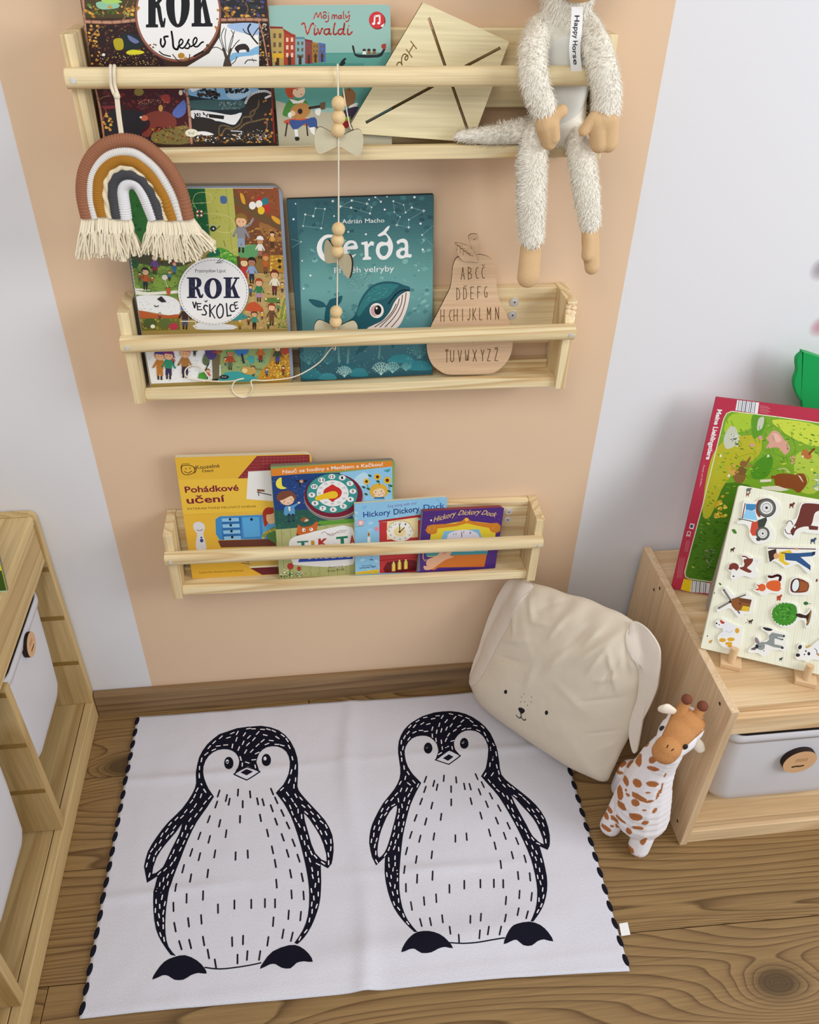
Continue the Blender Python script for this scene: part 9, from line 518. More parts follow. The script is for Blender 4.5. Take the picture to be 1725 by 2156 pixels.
chain(mb, [(.3158,-.05,1.1906), (.2892,-.066,1.1878), (.2533,-.0665,1.1858), (.213,-.0665,1.1849)], [.014, .0145, .0125, .008])
cap(mb, (.343, -.052, 1.325), (.345, -.056, 1.392), .027, .047)
body = blob(mb, 'body', FURM, r, .0042, 5)
CB = Vector((.3485, -.0500, 1.248)); RB = Vector((.0400, .0292, .080))
mb = MB().ball((0, 0, 0), 1, 28, 18); mb.v = [(CB.x+p[0]*RB.x, CB.y+p[1]*RB.y, CB.z+p[2]*RB.z) for p in mb.v]; mb.build('belly', BELM, r, smooth=True)
mb = MB(); A_ = Vector(AL[-1]); cap(mb, A_, (.314,-.126,1.2124), .0125, .0145); cap(mb, (.314,-.126,1.2124), (.3217,-.124,1.1901), .0145, .010); cap(mb, (.3136,-.13,1.2173), (.3319,-.128,1.2285), .0085, .0085); cap(mb, (.321,-.132,1.2137), (.3262,-.13,1.1973), .009, .008)
blob(mb, 'hand', TANM, r, .0022, 4)
mb = MB(); cap(mb, AR[-1], (.3897,-.126,1.2188), .015, .016); cap(mb, (.3806,-.128,1.2165), (.3879,-.127,1.1891), .013, .0125); cap(mb, (.3962,-.128,1.2181), (.4,-.127,1.1902), .0135, .013); cap(mb, (.3742,-.13,1.2215), (.3632,-.131,1.2053), .0075, .0072)
blob(mb, 'hand', TANM, r, .0022, 3)
mb = MB(); chain(mb, [LL[-1], (.3211,-.094,1.0309), (.32,-.101,1.0003)], [.0155, .0165, .0175], sy=.62); blob(mb, 'foot', TANM, r, .0022, 4)
mb = MB(); chain(mb, [LR[-1], (.4091,-.094,1.0429), (.4147,-.099,1.0114)], [.0125, .0135, .0115], sy=.8); cap(mb, (.4026,-.1,1.0555), (.4031,-.104,1.0306), .009, .009); blob(mb, 'foot', TANM, r, .0022, 3)
mb = MB(); mb.ball((.347, -.090, 1.374), .034, 22, 14, 1.05, .8, .92); mz = mb.build('muzzle', TANM, r, smooth=True)
MB().ball((.347, -.1165, 1.387), .006, 12, 8, 1.3, .6, .8).build('nose', plain('plush_black', '2a2422', .5), mz, smooth=True)
for sg in (-1, 1):
    MB().ball((.344+sg*.02, -.094, 1.412), .0055, 12, 8).build('eye', plain('plush_black', '2a2422', .2), r, smooth=True)
    MB().ball((.345+sg*.052, -.058, 1.388), .018, 14, 10, .5, .7, 1).build('ear', TANM, r, smooth=True)
random.seed(5); me = body.data; ar = [p.area for p in me.polygons]; pick = random.choices(range(len(me.polygons)), ar, k=42000); mb = MB()
ends = [(Vector(AL[-1]), .022), (Vector(AR[-1]), .0)]
for i in pick:
    p = me.polygons[i]; c = p.center+Vector((random.uniform(-.002, .002), random.uniform(-.002, .002), random.uniform(-.002, .002))); q = c-CB
    if (q.x/(RB.x*1.06))**2+(q.y/(RB.y*1.15))**2+(q.z/(RB.z*1.02))**2 < 1: continue
    if c.y < -.060 and abs(q.x) < .030 and abs(q.z) < .07 and p.normal.y < -.3 and c.y > -.085: continue
    nn = p.normal; dr = Vector((0, 0, -1)) if c.x > .30 or c.z > 1.2 else Vector((-1, -.1, -.2)); dr = dr-nn*dr.dot(nn)
    L = random.uniform(.0035, .0065); tip = c+(nn*.50+dr*.85+Vector((random.gauss(0, .25), random.gauss(0, .25), random.gauss(0, .25)))).normalized()*L
    sd = nn.cross(dr if dr.length > .01 else Vector((1, 0, 0))); sd = (sd if sd.length > .001 else Vector((1, 0, 0))).normalized()*.0010
    mb.add([c+sd-nn*.001, c-sd-nn*.001, tip], [(0, 1, 2)])
stuff(mb.build('fur', FURM, r))
fr = FRD['tag']; tg = MB(); w_ = fr['w']
pts = [(0, .0, .004), (.0025, 0, -.022), (.0035, -.001, -.045), (.0125, -.002, -.079)]; pl = catmull(pts, False, 8); O_ = Vector(fr['O'])
tg.add([O_+Vector((x+k*w_, y, z)) for x, y, z in pl for k in (0, 1)], [(2*i, 2*i+1, 2*i+3, 2*i+2) for i in range(len(pl)-1)])
tl = tg.build('woven_label', plain('label_satin', 'eeeeea', .5), r, smooth=True)
v, f = text_mesh('Happy Horse', 1); mb = MB(); mb.cur = lin('2a2a2a')
def tagp(u, vv):
    x, y, z = pl[min(len(pl)-1, max(0, int(u*(len(pl)-1))))]; i = min(len(pl)-2, int(u*(len(pl)-1))); t_ = u*(len(pl)-1)-i; a, b = Vector(pl[i]), Vector(pl[i+1]); c = a.lerp(b, t_); return O_+c+Vector((vv, -.0004, 0))
mb.add([tagp(.14+.66*x, w_*.30+y*w_*.42) for x, y in v], f); mb.build('label_print', PRINTM, tl, col=True)
settle(r)
# ================================================================== rug
BL_, BR_, TR_, TL_ = [Vector(p) for p in GEO['rug']]
def rug_uv(x, y):
    t_ = (y-(BL_.y+BR_.y)/2)/((TL_.y+TR_.y)/2-(BL_.y+BR_.y)/2); xl = BL_.x+(TL_.x-BL_.x)*t_; xr = BR_.x+(TR_.x-BR_.x)*t_; return (x-xl)/(xr-xl), t_
def rug_h(x, y):
    s, t_ = rug_uv(x, y); g = lambda d, w_: math.exp(-(d/w_)**2)
    c = .505+.012*math.sin(t_*7)
    h = .0045+.0075*g(s-c, .020)*(.6+.4*math.sin(t_*9+1))+.0040*g(t_-.335-.01*math.sin(s*6), .016)*(.5+.5*math.sin(s*11+.5))+.0045*g(t_-.735+.006*math.sin(s*8), .016)*(.65+.35*math.sin(s*9))
    h += .008*g(t_-.085-.10*(s-.35), .05)*smoothstep(.25, .5, s)*(1-smoothstep(.75, .95, s))
    h += .0016*noise.noise(Vector((x*9, y*9, 2)))+.0007*noise.noise(Vector((x*28, y*28, 5)))
    h += .0015*g(t_-.035, .012)
    return max(.0038, h)
r = thing('penguin_rug', 'white cotton rug with two black printed penguins and stitched sides, on the floor', 'rug', (BL_.x*.5+BR_.x*.5, -.33, 0))
NX, NY = 150, 104; vs = []; 
for j in range(NY+1):
    t_ = j/NY; a = BL_.lerp(TL_, t_); b = BR_.lerp(TR_, t_)
    for i in range(NX+1):
        s = i/NX; p = a.lerp(b, s); y = p.y+(.004*math.sin(s*9+1)+.010*math.sin(math.pi*s))*(1-2*t_)*.5*(abs(1-2*t_)); vs.append((p.x, y, rug_h(p.x, y)))
mb = MB().add(vs, [(j*(NX+1)+i, j*(NX+1)+i+1, (j+1)*(NX+1)+i+1, (j+1)*(NX+1)+i) for j in range(NY) for i in range(NX)])
t = NT('rug_cotton', .95, .05); tc = t.n('ShaderNodeTexCoord'); mp = t.n('ShaderNodeMapping'); mp.inputs['Scale'].default_value = (900, 420, 1); t.l(tc, 'Object', mp, 0)
nz = t.n('ShaderNodeTexNoise', i_Scale=1.0, i_Detail=2.0); t.l(mp, 0, nz, 0); rp = t.ramp([(.3, lin('c6c6d0')), (.7, lin('dbdae3'))]); t.l(nz, 'Fac', rp, 0); t.l(rp, 0, t.b, 'Base Color'); t.bump(nz, 'Fac', .5, .001)
cl = mb.build('cloth', t.m, r, smooth=True); sm = cl.modifiers.new('thick', 'SOLIDIFY'); sm.thickness = .0028; sm.offset = -1
def drape(key, name, lab):
    ink = Ink(-9999, -9999, 9999, 9999); ink.draw(ART[key]); mb = MB(); ink.mesh(mb, lambda a, b, l: (a, b, l), 1.2e-6, 0); bm = bmesh.new(); lay = None
    o = mb.build(name, printed('rug_ink', .95, .03, 700), r, col=True, label=lab); bm.from_mesh(o.data); bmesh.ops.triangulate(bm, faces=bm.faces)
    for _ in range(5):
        e = [x for x in bm.edges if x.calc_length() > .009]
        if not e: break
        bmesh.ops.subdivide_edges(bm, edges=e, cuts=1, use_grid_fill=False); bmesh.ops.triangulate(bm, faces=[f for f in bm.faces if len(f.verts) > 3])
    for v_ in bm.verts: v_.co.z = rug_h(v_.co.x, v_.co.y)+.00045+v_.co.z
    bm.normal_update()
    for f_ in bm.faces:
        if f_.normal.z < 0: f_.normal_flip()
    bm.to_mesh(o.data); bm.free(); return o
drape('penguin_a', 'penguin_print', 'left printed penguin'); drape('penguin_b', 'penguin_print', 'right printed penguin')
YARN = plain('black_yarn', '1e1e28', .95, .05, .4, 600); st = None
for A_, B_ in ((BL_, TL_), (BR_, TR_)):
    for k in range(20):
        p = A_.lerp(B_, (k+.55)/20); sg = -1 if A_ is BL_ else 1
        if st is None: st = MB().ball((0, 0, 0), 1, 12, 8).build('edge_stitch', YARN, r, smooth=True); o = st
        else: o = st.copy(); COL.objects.link(o); o.parent = r
        o.scale = (.0046, .0112, .0026); o.rotation_euler = (0, 0, sg*.12); o.location = (p.x-sg*.0015-r.location.x, p.y-r.location.y, rug_h(p.x, p.y)-.0004)
q = GEO['rug_tag']; mb = MB(); mb.add([(x, y, .004) for x, y in q]+[(x, y, .0032) for x, y in q], [(0, 1, 2, 3), (7, 6, 5, 4), (0, 4, 5, 1), (1, 5, 6, 2), (2, 6, 7, 3), (3, 7, 4, 0)]); mb.build('care_tag', plain('care_tag', 'f2f2f4', .6), r)
o_ = st.location.copy()
for c in r.children:
    if not c.name.startswith('edge_stitch') and c.data: c.data.transform(r.matrix_basis.inverted())
# ================================================================== dog cushion
G = GEO['pillow']; PO, PU, PV, PN = (Vector(G[k]) for k in 'OUVN')
OUT = catmull(geo_pts(GEO['pillow_outline'], 0), True, 5); PC = Vector((.018, .195)); OUT = [Vector(p) for p in OUT]
OA = sorted((math.atan2(p.y-PC.y, p.x-PC.x), (p-PC).length) for p in OUT)
FOLDS = [[v_*1e-4 for v_ in f_] for f_ in GEO['folds']]
def out_r(a):
    for i in range(len(OA)):
        if OA[i][0] >= a:
            a0, r0 = OA[i-1] if i else (OA[-1][0]-2*math.pi, OA[-1][1]); a1, r1 = OA[i]; return r0+(r1-r0)*((a-a0)/(a1-a0) if a1 > a0 else 0)
    return OA[-1][1]
def pil(u, v):
    d = Vector((u, v))-PC; s = d.length/out_r(math.atan2(d.y, d.x))
    if s >= 1: return 0.0, s
    b = .058*(1-s**2.6)**.62
    k = smoothstep(.12, .34, v); m_ = (1-s**6); w_ = 0
    for x0, y0, x1, y1, am, wd in FOLDS:
        dx, dy = x1-x0, y1-y0; L2 = dx*dx+dy*dy; t_ = max(0, min(1, ((u-x0)*dx+(v-y0)*dy)/L2)); px, py = u-x0-t_*dx, v-y0-t_*dy
        d2 = (px*px+py*py)/(wd*wd*.6)
        if d2 < 9: w_ += 1.35*am*math.exp(-d2)*m_*(.2+.8*math.sin(math.pi*t_))
    w_ += .0024*m_*noise.noise(Vector((u*12+v*8, v*22-u*14, 4)))+.0011*m_*k*noise.noise(Vector((u*40-v*14, v*16+u*9, 7)))+.0005*m_*noise.noise(Vector((u*70+v*30, v*50-u*40, 3)))
    w_ -= .004*smoothstep(.75, .9, s)*(1-smoothstep(.96, 1, s))*(.5+.5*math.sin(math.atan2(d.y, d.x)*23))*smoothstep(.2, .33, v)
    return b+w_, s
r = thing('dog_cushion', 'beige linen dog-face cushion with floppy ears leaning in the corner', 'cushion', tuple(PO))
LIN = plain('beige_linen', 'dacfbd', .95, .05, .35, 800, .03); EARM = plain('pale_linen', 'dcd2c6', .95, .05, .35, 800, .03)
P3 = lambda u, v, n: PO+PU*u+PV*v+PN*n
NA, NS = 240, 70; vs = []; mb = MB(); OFF = .05
angs = [2*math.pi*k/NA-math.pi for k in range(NA)]
for side in (1, -1):
    base = len(vs); vs.append(P3(PC.x, PC.y, OFF+(pil(PC.x, PC.y)[0] if side > 0 else -.045)))
    for j in range(1, NS+1):
        s = (j/NS)**.85
        for a in angs:
            R_ = out_r(a+1e-6)*s; u, v = PC.x+math.cos(a)*R_, PC.y+math.sin(a)*R_; n = pil(u, v)[0] if side > 0 else -.045*(1-s**2.6)**.62; vs.append(P3(u, v, OFF+(n if s < .9999 else 0)))
    for k in range(NA):
        f_ = [(base, base+1+k, base+1+(k+1) % NA)]+[(base+1+(j-1)*NA+k, base+1+j*NA+k, base+1+j*NA+(k+1) % NA, base+1+(j-1)*NA+(k+1) % NA) for j in range(1, NS)]
        mb.f += [g if side > 0 else g[::-1] for g in f_]
mb.v = [tuple(p) for p in vs]; mb.c = [(1, 1, 1, 1)]*len(mb.f); mb.mi = [0]*len(mb.f); pc = mb.build('cushion_body', LIN, r, smooth=True)
bm = bmesh.new(); bm.from_mesh(pc.data); bmesh.ops.remove_doubles(bm, verts=bm.verts, dist=2e-5); bm.to_mesh(pc.data); bm.free()
for key in ('ear_l', 'ear_r'):
    O2 = [Vector(p) for p in catmull(geo_pts(GEO[key], 0), True, 6)]; c = sum(O2, Vector((0, 0)))/len(O2)
    if key == 'ear_r': c = Vector((c.x+.012, c.y+.02))
    n = len(O2); vs = [c]; fs = []
    for j in range(1, 9): vs += [c+(p-c)*(j/8) for p in O2]
    for k in range(n): fs += [(0, 1+k, 1+(k+1) % n)]+[(1+(j-1)*n+k, 1+j*n+k, 1+j*n+(k+1) % n, 1+(j-1)*n+(k+1) % n) for j in range(1, 8)]
    top = []
    for i, p in enumerate(vs):
        j = 0 if i == 0 else (i-1)//n+1; hgt, s = pil(p.x, p.y); base = max(hgt, .010)
        top.append((p, OFF+base+.0025+.0025*(1-(j/8)**3)+.0018*noise.noise(Vector((p.x*30, p.y*30, 9)))))
    mb = MB(); m_ = len(vs); mb.add([P3(p.x, p.y, h_) for p, h_ in top]+[P3(p.x, p.y, h_-.005) for i, (p, h_) in enumerate(top)], fs+[tuple(m_+i for i in f_[::-1]) for f_ in fs]+[(1+7*n+k, m_+1+7*n+k, m_+1+7*n+(k+1) % n, 1+7*n+(k+1) % n) for k in range(n)])
    er = mb.build('ear', EARM, r, smooth=True); er.data.set_sharp_from_angle(angle=.9)
for nm, part in (('eye', ART['pface'][0:1]), ('eye', ART['pface'][1:2]), ('snout', ART['pface'][2:5]), ('freckles', ART['pface'][5:])):
    ink = Ink(-9999, -9999, 9999, 9999); ink.draw(part); mb = MB(); ink.mesh(mb, lambda a, b, l: P3(a, b, OFF+pil(a, b)[0]+.0006+l)); o = mb.build(nm, PRINTM, r, col=True)
    if nm == 'freckles': stuff(o)
settle(r)
# ================================================================== plush giraffe
r = thing('plush_giraffe', 'small white plush giraffe with brown spots standing beside the right cabinet', 'soft toy', (.56, -.40, 0))
GW = NT('giraffe_plush', .9, .05); at_ = GW.n('ShaderNodeAttribute', attribute_name='Col'); GW.l(at_, 'Color', GW.b, 'Base Color'); tc = GW.n('ShaderNodeTexCoord'); nz = GW.n('ShaderNodeTexNoise', i_Scale=700.0); GW.l(tc, 'Object', nz, 'Vector'); GW.bump(nz, 'Fac', .3)
mb = MB()
chain(mb, [(.5185, -.398, .0212), (.5250, -.396, .05), (.548, -.388, .10)], [.0205, .0205, .03]); chain(mb, [(.5590, -.445, .0212), (.5640, -.440, .05), (.573, -.415, .10)], [.0205, .021, .03])
chain(mb, [(.606, -.352, .0212), (.600, -.358, .09)], [.0205, .028]); chain(mb, [(.566, -.318, .0212), (.568, -.335, .09)], [.0205, .028])
chain(mb, [(.585, -.360, .105), (.5638,-.41,.0813), (.559,-.41,.1341), (.5591,-.412,.1904), (.563,-.412,.2342), (.5667,-.42,.2775)], [.043, .0530, .0500, .0395, .0335, .029])
HD = [(.5906,-.412,.3329), (.5742,-.425,.3243), (.5555,-.44,.3137)]; chain(mb, HD, [.0325, .0325, .0245])
body = blob(mb, 'body', GW.m, r, .0017, 12)
bvh = BVHTree.FromObject(body, bpy.context.evaluated_depsgraph_get()); EYE = Vector((0, -DIST, HEIGHT)); spots = []
for x, y, z, ra, rb, ang in [(.5268,-.41,.2449,.0049,.0134,-0),(.5141,-.41,.2317,.009,.0045,.7),(.5163,-.41,.2314,.0018,.0067,.17),(.4978,-.41,.2373,.0081,.0036,.7),(.5544,-.41,.2377,.004,.0081,-.26),(.5609,-.41,.2114,.0085,.0049,-0),(.5347,-.41,.2831,.0027,.0067,-.17),(.5147,-.41,.1843,.0022,.009,-0),(.4991,-.41,.2084,.0058,.0027,.7),(.5396,-.41,.1711,.0058,.0081,-0),(.5687,-.41,.165,.0099,.0061,-0),(.5093,-.41,.149,.0049,.0134,-0),(.5272,-.41,.1383,.0027,.0031,-0),(.521,-.41,.1536,.0013,.0031,-0),(.5505,-.41,.1263,.0175,.0054,-.44),(.5652,-.41,.1386,.0045,.002,-0),(.5469,-.41,.1103,.0058,.0076,-0),(.5217,-.41,.105,.0058,.0081,.35),(.5866,-.41,.1299,.0027,.0112,-.17),(.5892,-.41,.1494,.002,.0123,-0),(.5697,-.41,.0823,.0036,.002,-0),(.5907,-.41,.0778,.0036,.0067,-.44),(.5572,-.41,.0625,.0108,.0085,-0),(.5268,-.41,.0606,.009,.0031,-.52),(.5801,-.41,.0394,.0067,.0045,.44),(.568,-.41,.0244,.0099,.004,-0),(.5523,-.41,.0151,.004,.0081,.26),(.5891,-.41,-.0236,.0054,.0103,-.17),(.5637,-.41,-.0461,.0081,.0063,-.7),(.5014,-.41,.0932,.0031,.0058,-0),(.4978,-.41,.0749,.0031,.0067,-0),(.5177,-.41,.0601,.0076,.0054,-.26),(.5148,-.41,.0392,.004,.0027,-0),(.5048,-.41,.033,.0094,.0049,-.52),(.5874,-.41,.1886,.0018,.0058,-0),(.5159,-.41,.2613,.0049,.0027,.52),(.5739,-.41,.1097,.0081,.0027,.44)]:
    h_ = bvh.ray_cast(EYE, (Vector((x, y, z))-EYE).normalized())
    if h_[0]: spots.append((h_[0], ra, rb, ang))
rr = random.Random(2); me = body.data
for p in rr.choices(me.polygons, k=40):
    if p.normal.dot(EYE-p.center) < 0 and p.center.z < .30: spots.append((p.center.copy(), rr.uniform(.004, .009), rr.uniform(.003, .006), rr.uniform(0, 3)))
wh, br, tan = lin('e9e6ea'), lin('ad6e42'), lin('c98a52'); at = me.attributes.new('Col', 'FLOAT_COLOR', 'POINT'); buf = []
for v_ in me.vertices:
    c = wh; co = v_.co
    for p, ra, rb, ang in spots:
        d = co-p
        if d.length < .014:
            a = d.dot(cr)*math.cos(ang)+d.dot(cu)*math.sin(ang); b = -d.dot(cr)*math.sin(ang)+d.dot(cu)*math.cos(ang)
            if (a/ra)**2+(b/rb)**2 < 1: c = br
    if co.z < .016 and co.y < -.37 and co.x < .555: c = br if co.x < .512 or (co.y < -.455) else c
    buf += c
at.data.foreach_set('color', buf)
TANG = plain('brown_plush', 'bf8856', .9, .05, .4, 500, .10); HORN = plain('horn_plush', '7a4a3a', .9, .05, .3, 600)
hd = Vector(HD[0])-Vector(HD[2]); hd.normalize(); cen = Vector(HD[1])
mb = MB(); cap(mb, (.5434,-.452,.3188), (.5482,-.45,.3264), .0212, .0218, 1.06, 1, .92); mz = blob(mb, 'muzzle', TANG, r, .0025, 5)
up = (EYE-cen).normalized(); sidev = hd.cross(up).normalized()
# brown forehead panel: strip of the head skin from muzzle to horns
vs = []; NU, NV = 22, 12
for i in range(NU+1):
    t_ = i/NU; c = Vector(HD[2]).lerp(Vector(HD[0])+hd*.026, t_)
    for j in range(NV+1):
        s = (j/NV-.5)*2; w_ = .0165+.0140*t_
        src = c+sidev*(s*w_)+up*.09; h_ = bvh.ray_cast(src, -up, .12); h_ = h_ if h_[0] and (h_[0]-c).dot(up) > .002 else bvh.find_nearest(c+sidev*(s*w_)+up*.012); vs.append(h_[0]+h_[1]*.0012)
mb = MB().add(vs, [(i*(NV+1)+j, i*(NV+1)+j+1, (i+1)*(NV+1)+j+1, (i+1)*(NV+1)+j) for i in range(NU) for j in range(NV)]); o = mb.build('forehead', TANG, r, smooth=True); sm = o.modifiers.new('s', 'SOLIDIFY'); sm.thickness = .003; sm.offset = -1
for sg, px in ((-1, (.5878,-.4,.3588)), (1, (.6093,-.41,.3532))):
    tip = (.5868,-.4,.3852) if sg < 0 else (.6123,-.41,.3769); base = Vector(px)-hd*.004
    mb = MB(); cap(mb, base-hd*.012, base.lerp(Vector(tip), .62), .0105, .0085); hn = blob(mb, 'horn', TANG, r, .0018, 3); mb = MB(); mb.ball(Vector(base).lerp(Vector(tip), .95), .0092, 14, 10); mb.build('horn_tip', HORN, hn, smooth=True)
for pts, rs in (([(.5664,-.405,.3614), (.5531,-.402,.3669), (.5481,-.4,.3651)], [.007, .011, .0085]), ([(.6116,-.42,.3051), (.6217,-.422,.2856), (.6274,-.424,.2762)], [.006, .0105, .0085])):
    mb = MB(); chain(mb, pts, rs, sy=.5); er = blob(mb, 'ear', plain('ear_plush', 'eadfcf', .9, .05), r, .0018, 3)
for px in ((.5396,-.43,.3521), (.5848,-.44,.3106)):
    h_ = bvh.ray_cast(EYE, (Vector(px)-EYE).normalized()); p = h_[0] if h_[0] else Vector(px)
    MB().ball(p, .0056, 12, 8, .9, .6, 1.1).build('eye', plain('plush_black', '2a2422', .3), r, smooth=True)
mb = MB()
for px in ((430,860), (472,890)):
    pass
bm_ = BVHTree.FromObject(mz, bpy.context.evaluated_depsgraph_get())
for a, b in (((.539,-.46,.3403), (.5397,-.46,.3481)), ((.5485,-.46,.3316), (.5519,-.46,.3361))):
    q = []
    for p in (a, Vector(a).lerp(Vector(b), .5), b):
        h_ = bm_.ray_cast(EYE, (Vector(p)-EYE).normalized()); q.append(h_[0] if h_[0] else Vector(p))
    mb.tube(q, .0009, 6)
mb.build('nostril_stitch', plain('stitch_dark', '3a2018', .8), r); settle(r)
# ================================================================== pine storage units and bins
GREYBIN = plain('grey_bin', 'd2d2d8', .45, .35, .05, 300)
def loft(mb, rings_):
    n = len(rings_[0]); mb.add([p for q in rings_ for p in q], [(i*n+k, i*n+(k+1) % n, (i+1)*n+(k+1) % n, (i+1)*n+k) for i in range(len(rings_)-1) for k in range(n)]+[tuple(range(n))[::-1]]); return mb
def storage_bin(label, loc, rotz, w, d, h, disc_r, disc_x, disc_z, group=None):
    """open plastic tub, front face at local y=0 looking to -y"""
    r = thing('storage_bin', label, 'storage bin', loc, (0, 0, rotz), group)
    def ring(ins, z, rc): return [(x, y, z) for x, y in [(a, b) for a, b in rrect(ins-w/2, ins*.5, w/2-ins, d-ins, rc, '1111', 5)]]
    lv = [(.045, 0, .03), (.028, .004, .035), (.018, .014, .035), (.012, .032, .034), (.006, h*.5, .032), (.002, h-.022, .03), (.002, h-.021, .03), (-.0035, h-.0205, .03), (-.005, h-.012, .03), (-.004, h-.002, .03), (-.001, h, .03), (.003, h-.002, .028), (.006, h-.02, .028), (.012, h*.5, .03), (.020, .02, .03)]
    mb = loft(MB(), [ring(*q) for q in lv]); n = len(ring(*lv[-1])); base = len(mb.v)-n; mb.f.append([base+i for i in range(n)]); mb.c.append(mb.cur); mb.mi.append(0)
    mb.build('tub', GREYBIN, r, smooth=True)
    md = MB(); n = 32; md.add([(disc_x+disc_r*math.cos(6.28319*k/n), yy, disc_z+disc_r*math.sin(6.28319*k/n)) for yy in (-.0085, -.0015) for k in range(n)], [tuple(range(n)), tuple(range(n, 2*n))[::-1]]); md.m = 1
    md.add([(disc_x+disc_r*math.cos(6.28319*k/n), yy, disc_z+disc_r*math.sin(6.28319*k/n)) for yy in (-.0085, .0035) for k in range(n)], [(k, (k+1) % n, n+(k+1) % n, n+k) for k in range(n)])
    dk = md.build('round_handle', [plain('handle_ply', 'd3a97e', .55, .3, 0, 100, .0), PLYEDGE], r, label='round wooden handle with burnt edge')
    mb = MB(); mb.cur = lin('3a2a1e'); q = []
    for k in range(5): mb.add([(disc_x-disc_r*.3+k*disc_r*.15, -.0087, disc_z+disc_r*.05), (disc_x-disc_r*.24+k*disc_r*.15, -.0087, disc_z+disc_r*.05), (disc_x-disc_r*.2+k*disc_r*.15, -.0087, disc_z+disc_r*.35), (disc_x-disc_r*.26+k*disc_r*.15, -.0087, disc_z+disc_r*.35)], [(0, 1, 2, 3)]) if k in (0, 1, 2, 3, 4) else None
    mb.c = [lin('a87f58')]*len(mb.f); mb.cur = lin('33241a')
    for p in stroke([(disc_x-disc_r*.38, disc_z-disc_r*.42), (disc_x-disc_r*.12, disc_z-disc_r*.36), (disc_x+disc_r*.12, disc_z-disc_r*.40), (disc_x+disc_r*.36, disc_z-disc_r*.34)], disc_r*.13): mb.add([(a, -.0087, b) for a, b in p], [tuple(range(len(p)))])
    mb.build('engraving', PRINTM, dk, col=True); return r
# right unit
r = thing('storage_unit', 'low light pine storage unit on the right with puzzles on top', 'cabinet', (.645, -.016, 0))
X0, X1, YF, YB, ZT = .645, 1.60, -.440, -.0165, .391
sp_ = MB().prism([(YF, 0), (YB, 0), (YB, ZT), (YF, ZT)], X0, X0+.0145, 0).build('side_panel', CABZ, r, bevel=.001)
mb = MB(); mb.m = 0
MB().prism([(YF, 0), (YB, 0), (YB, ZT), (YF, ZT)], X1-.0175, X1, 0).build('side_panel', CABZ, r, bevel=.001)
for k, z in enumerate((.275, .165)): MB().box(X0+.0145, YF+.002, z, X0+.0163, YB-.02, z+.012).build('groove_shade', plain('groove_shadow', '9a7a4c', .7), sp_)  # raised darker strips paint the shade of the runner grooves
for x in (X0,):
    for y, z in ((-.405, .372), (-.41, .035), (-.12, .372), (-.10, .35)): 
        mb = MB(); mb.ball((x, y, z), .0035, 10, 6, .2); mb.build('peg_hole', plain('hole_dark', '3a2a20', .8), sp_)
tp = MB().box(X0+.0145, -.418, .361, X1-.0175, YB, .3785).build('top_board', CABX, r, bevel=.0015)
MB().box(X0+.0145, -.433, .322, X1-.0175, -.4185, .3640).build('front_rail', CABX, r, bevel=.0015)
MB().box(X0+.0145, -.430, .042, X1-.0175, YB, .0585).build('bottom_board', CABX, r, bevel=.0015)
MB().box(X0+.0145, -.436, .0, X1-.0175, -.4185, .036).build('bottom_rail', CABX, r, bevel=.0015)
MB().box(1.115, -.43, .0585, 1.1325, YB, .361).build('divider', CABZ, r)
MB().box(X0+.0145, YB-.002, .0585, X1-.0175, YB, .361).build('back_panel', plain('dark_back', '8a7350', .8), r)
settle(r)
storage_bin('pale grey plastic bin with round wooden handle inside the right pine unit', (.822, -.4165, .0785), 0, .285, .36, .215, .031, .006, .135)
# left unit
r = thing('storage_unit', 'pine storage unit with grooved uprights at the left edge of the photo', 'cabinet', (-.73, -.47, 0))
XF, XB, ZT = -.5035, -.945, .553
for y0, y1 in ((-.0205, -.0022), (-.3200, -.3020), (-.6230, -.6050), (-.948, -.930)):
    o = MB().prism([(XB, 0 if y0 > -.03 or y0 < -.9 else .055), (XF if y0 > -.03 or y0 < -.9 else XF-.001, 0 if y0 > -.03 or y0 < -.9 else .055), (XF if y0 > -.03 or y0 < -.9 else XF-.001, ZT-.012 if y0 > -.03 else .44), (XF-.004, ZT-.003 if y0 > -.03 else .44), (XF-.012, ZT if y0 > -.03 else .44), (XB, ZT if y0 > -.03 else .44)], y0, y1, 1).build('side_panel' if y0 > -.03 or y0 < -.9 else 'divider', LCABZ, r, bevel=.001)
    for z in (.43, .305, .178):
        for yy in (y0,):
            MB().box(XB+.03, yy-.0012, z-.006, XF-.003, yy+.0001, z+.004).build('groove_shade', plain('left_groove_shadow', '8f7038', .7), o)  # proud strip, not cut in; groove shade is put into its darker colour
MB().box(XB, -.929, .535, XF-.001, -.0206, ZT).build('top_board', LCABY, r, bevel=.004)
MB().box(XF-.018, -.929, .448, XF-.004, -.0206, .534).build('front_rail', LCABY, r, bevel=.002)
MB().box(XB, -.929, .033, XF-.018, -.0206, .052).build('bottom_board', LCABY, r, bevel=.0015)
MB().box(XF-.0165, -.929, 0, XF, -.0206, .053).build('bottom_rail', LCABY, r, bevel=.0015)
MB().box(XB, -.929, .053, XB+.003, -.0206, .53).build('back_panel', plain('dark_back', '8a7350', .8), r)
settle(r)
storage_bin('white bin with round wooden handle, in the left unit nearest the wall', (-.527, -.160, .150), math.pi/2, .235, .36, .255, .0225, .002, .225, 'white bins in the left unit')
storage_bin('white bin half cut off by the left edge, behind the middle upright', (-.527, -.464, .128), math.pi/2, .235, .36, .272, .0225, .0, .225, 'white bins in the left unit')
storage_bin('white bin lowest at the left edge of the photo, nearest the viewer', (-.527, -.768, .128), math.pi/2, .235, .36, .272, .0225, .0, .225, 'white bins in the left unit')
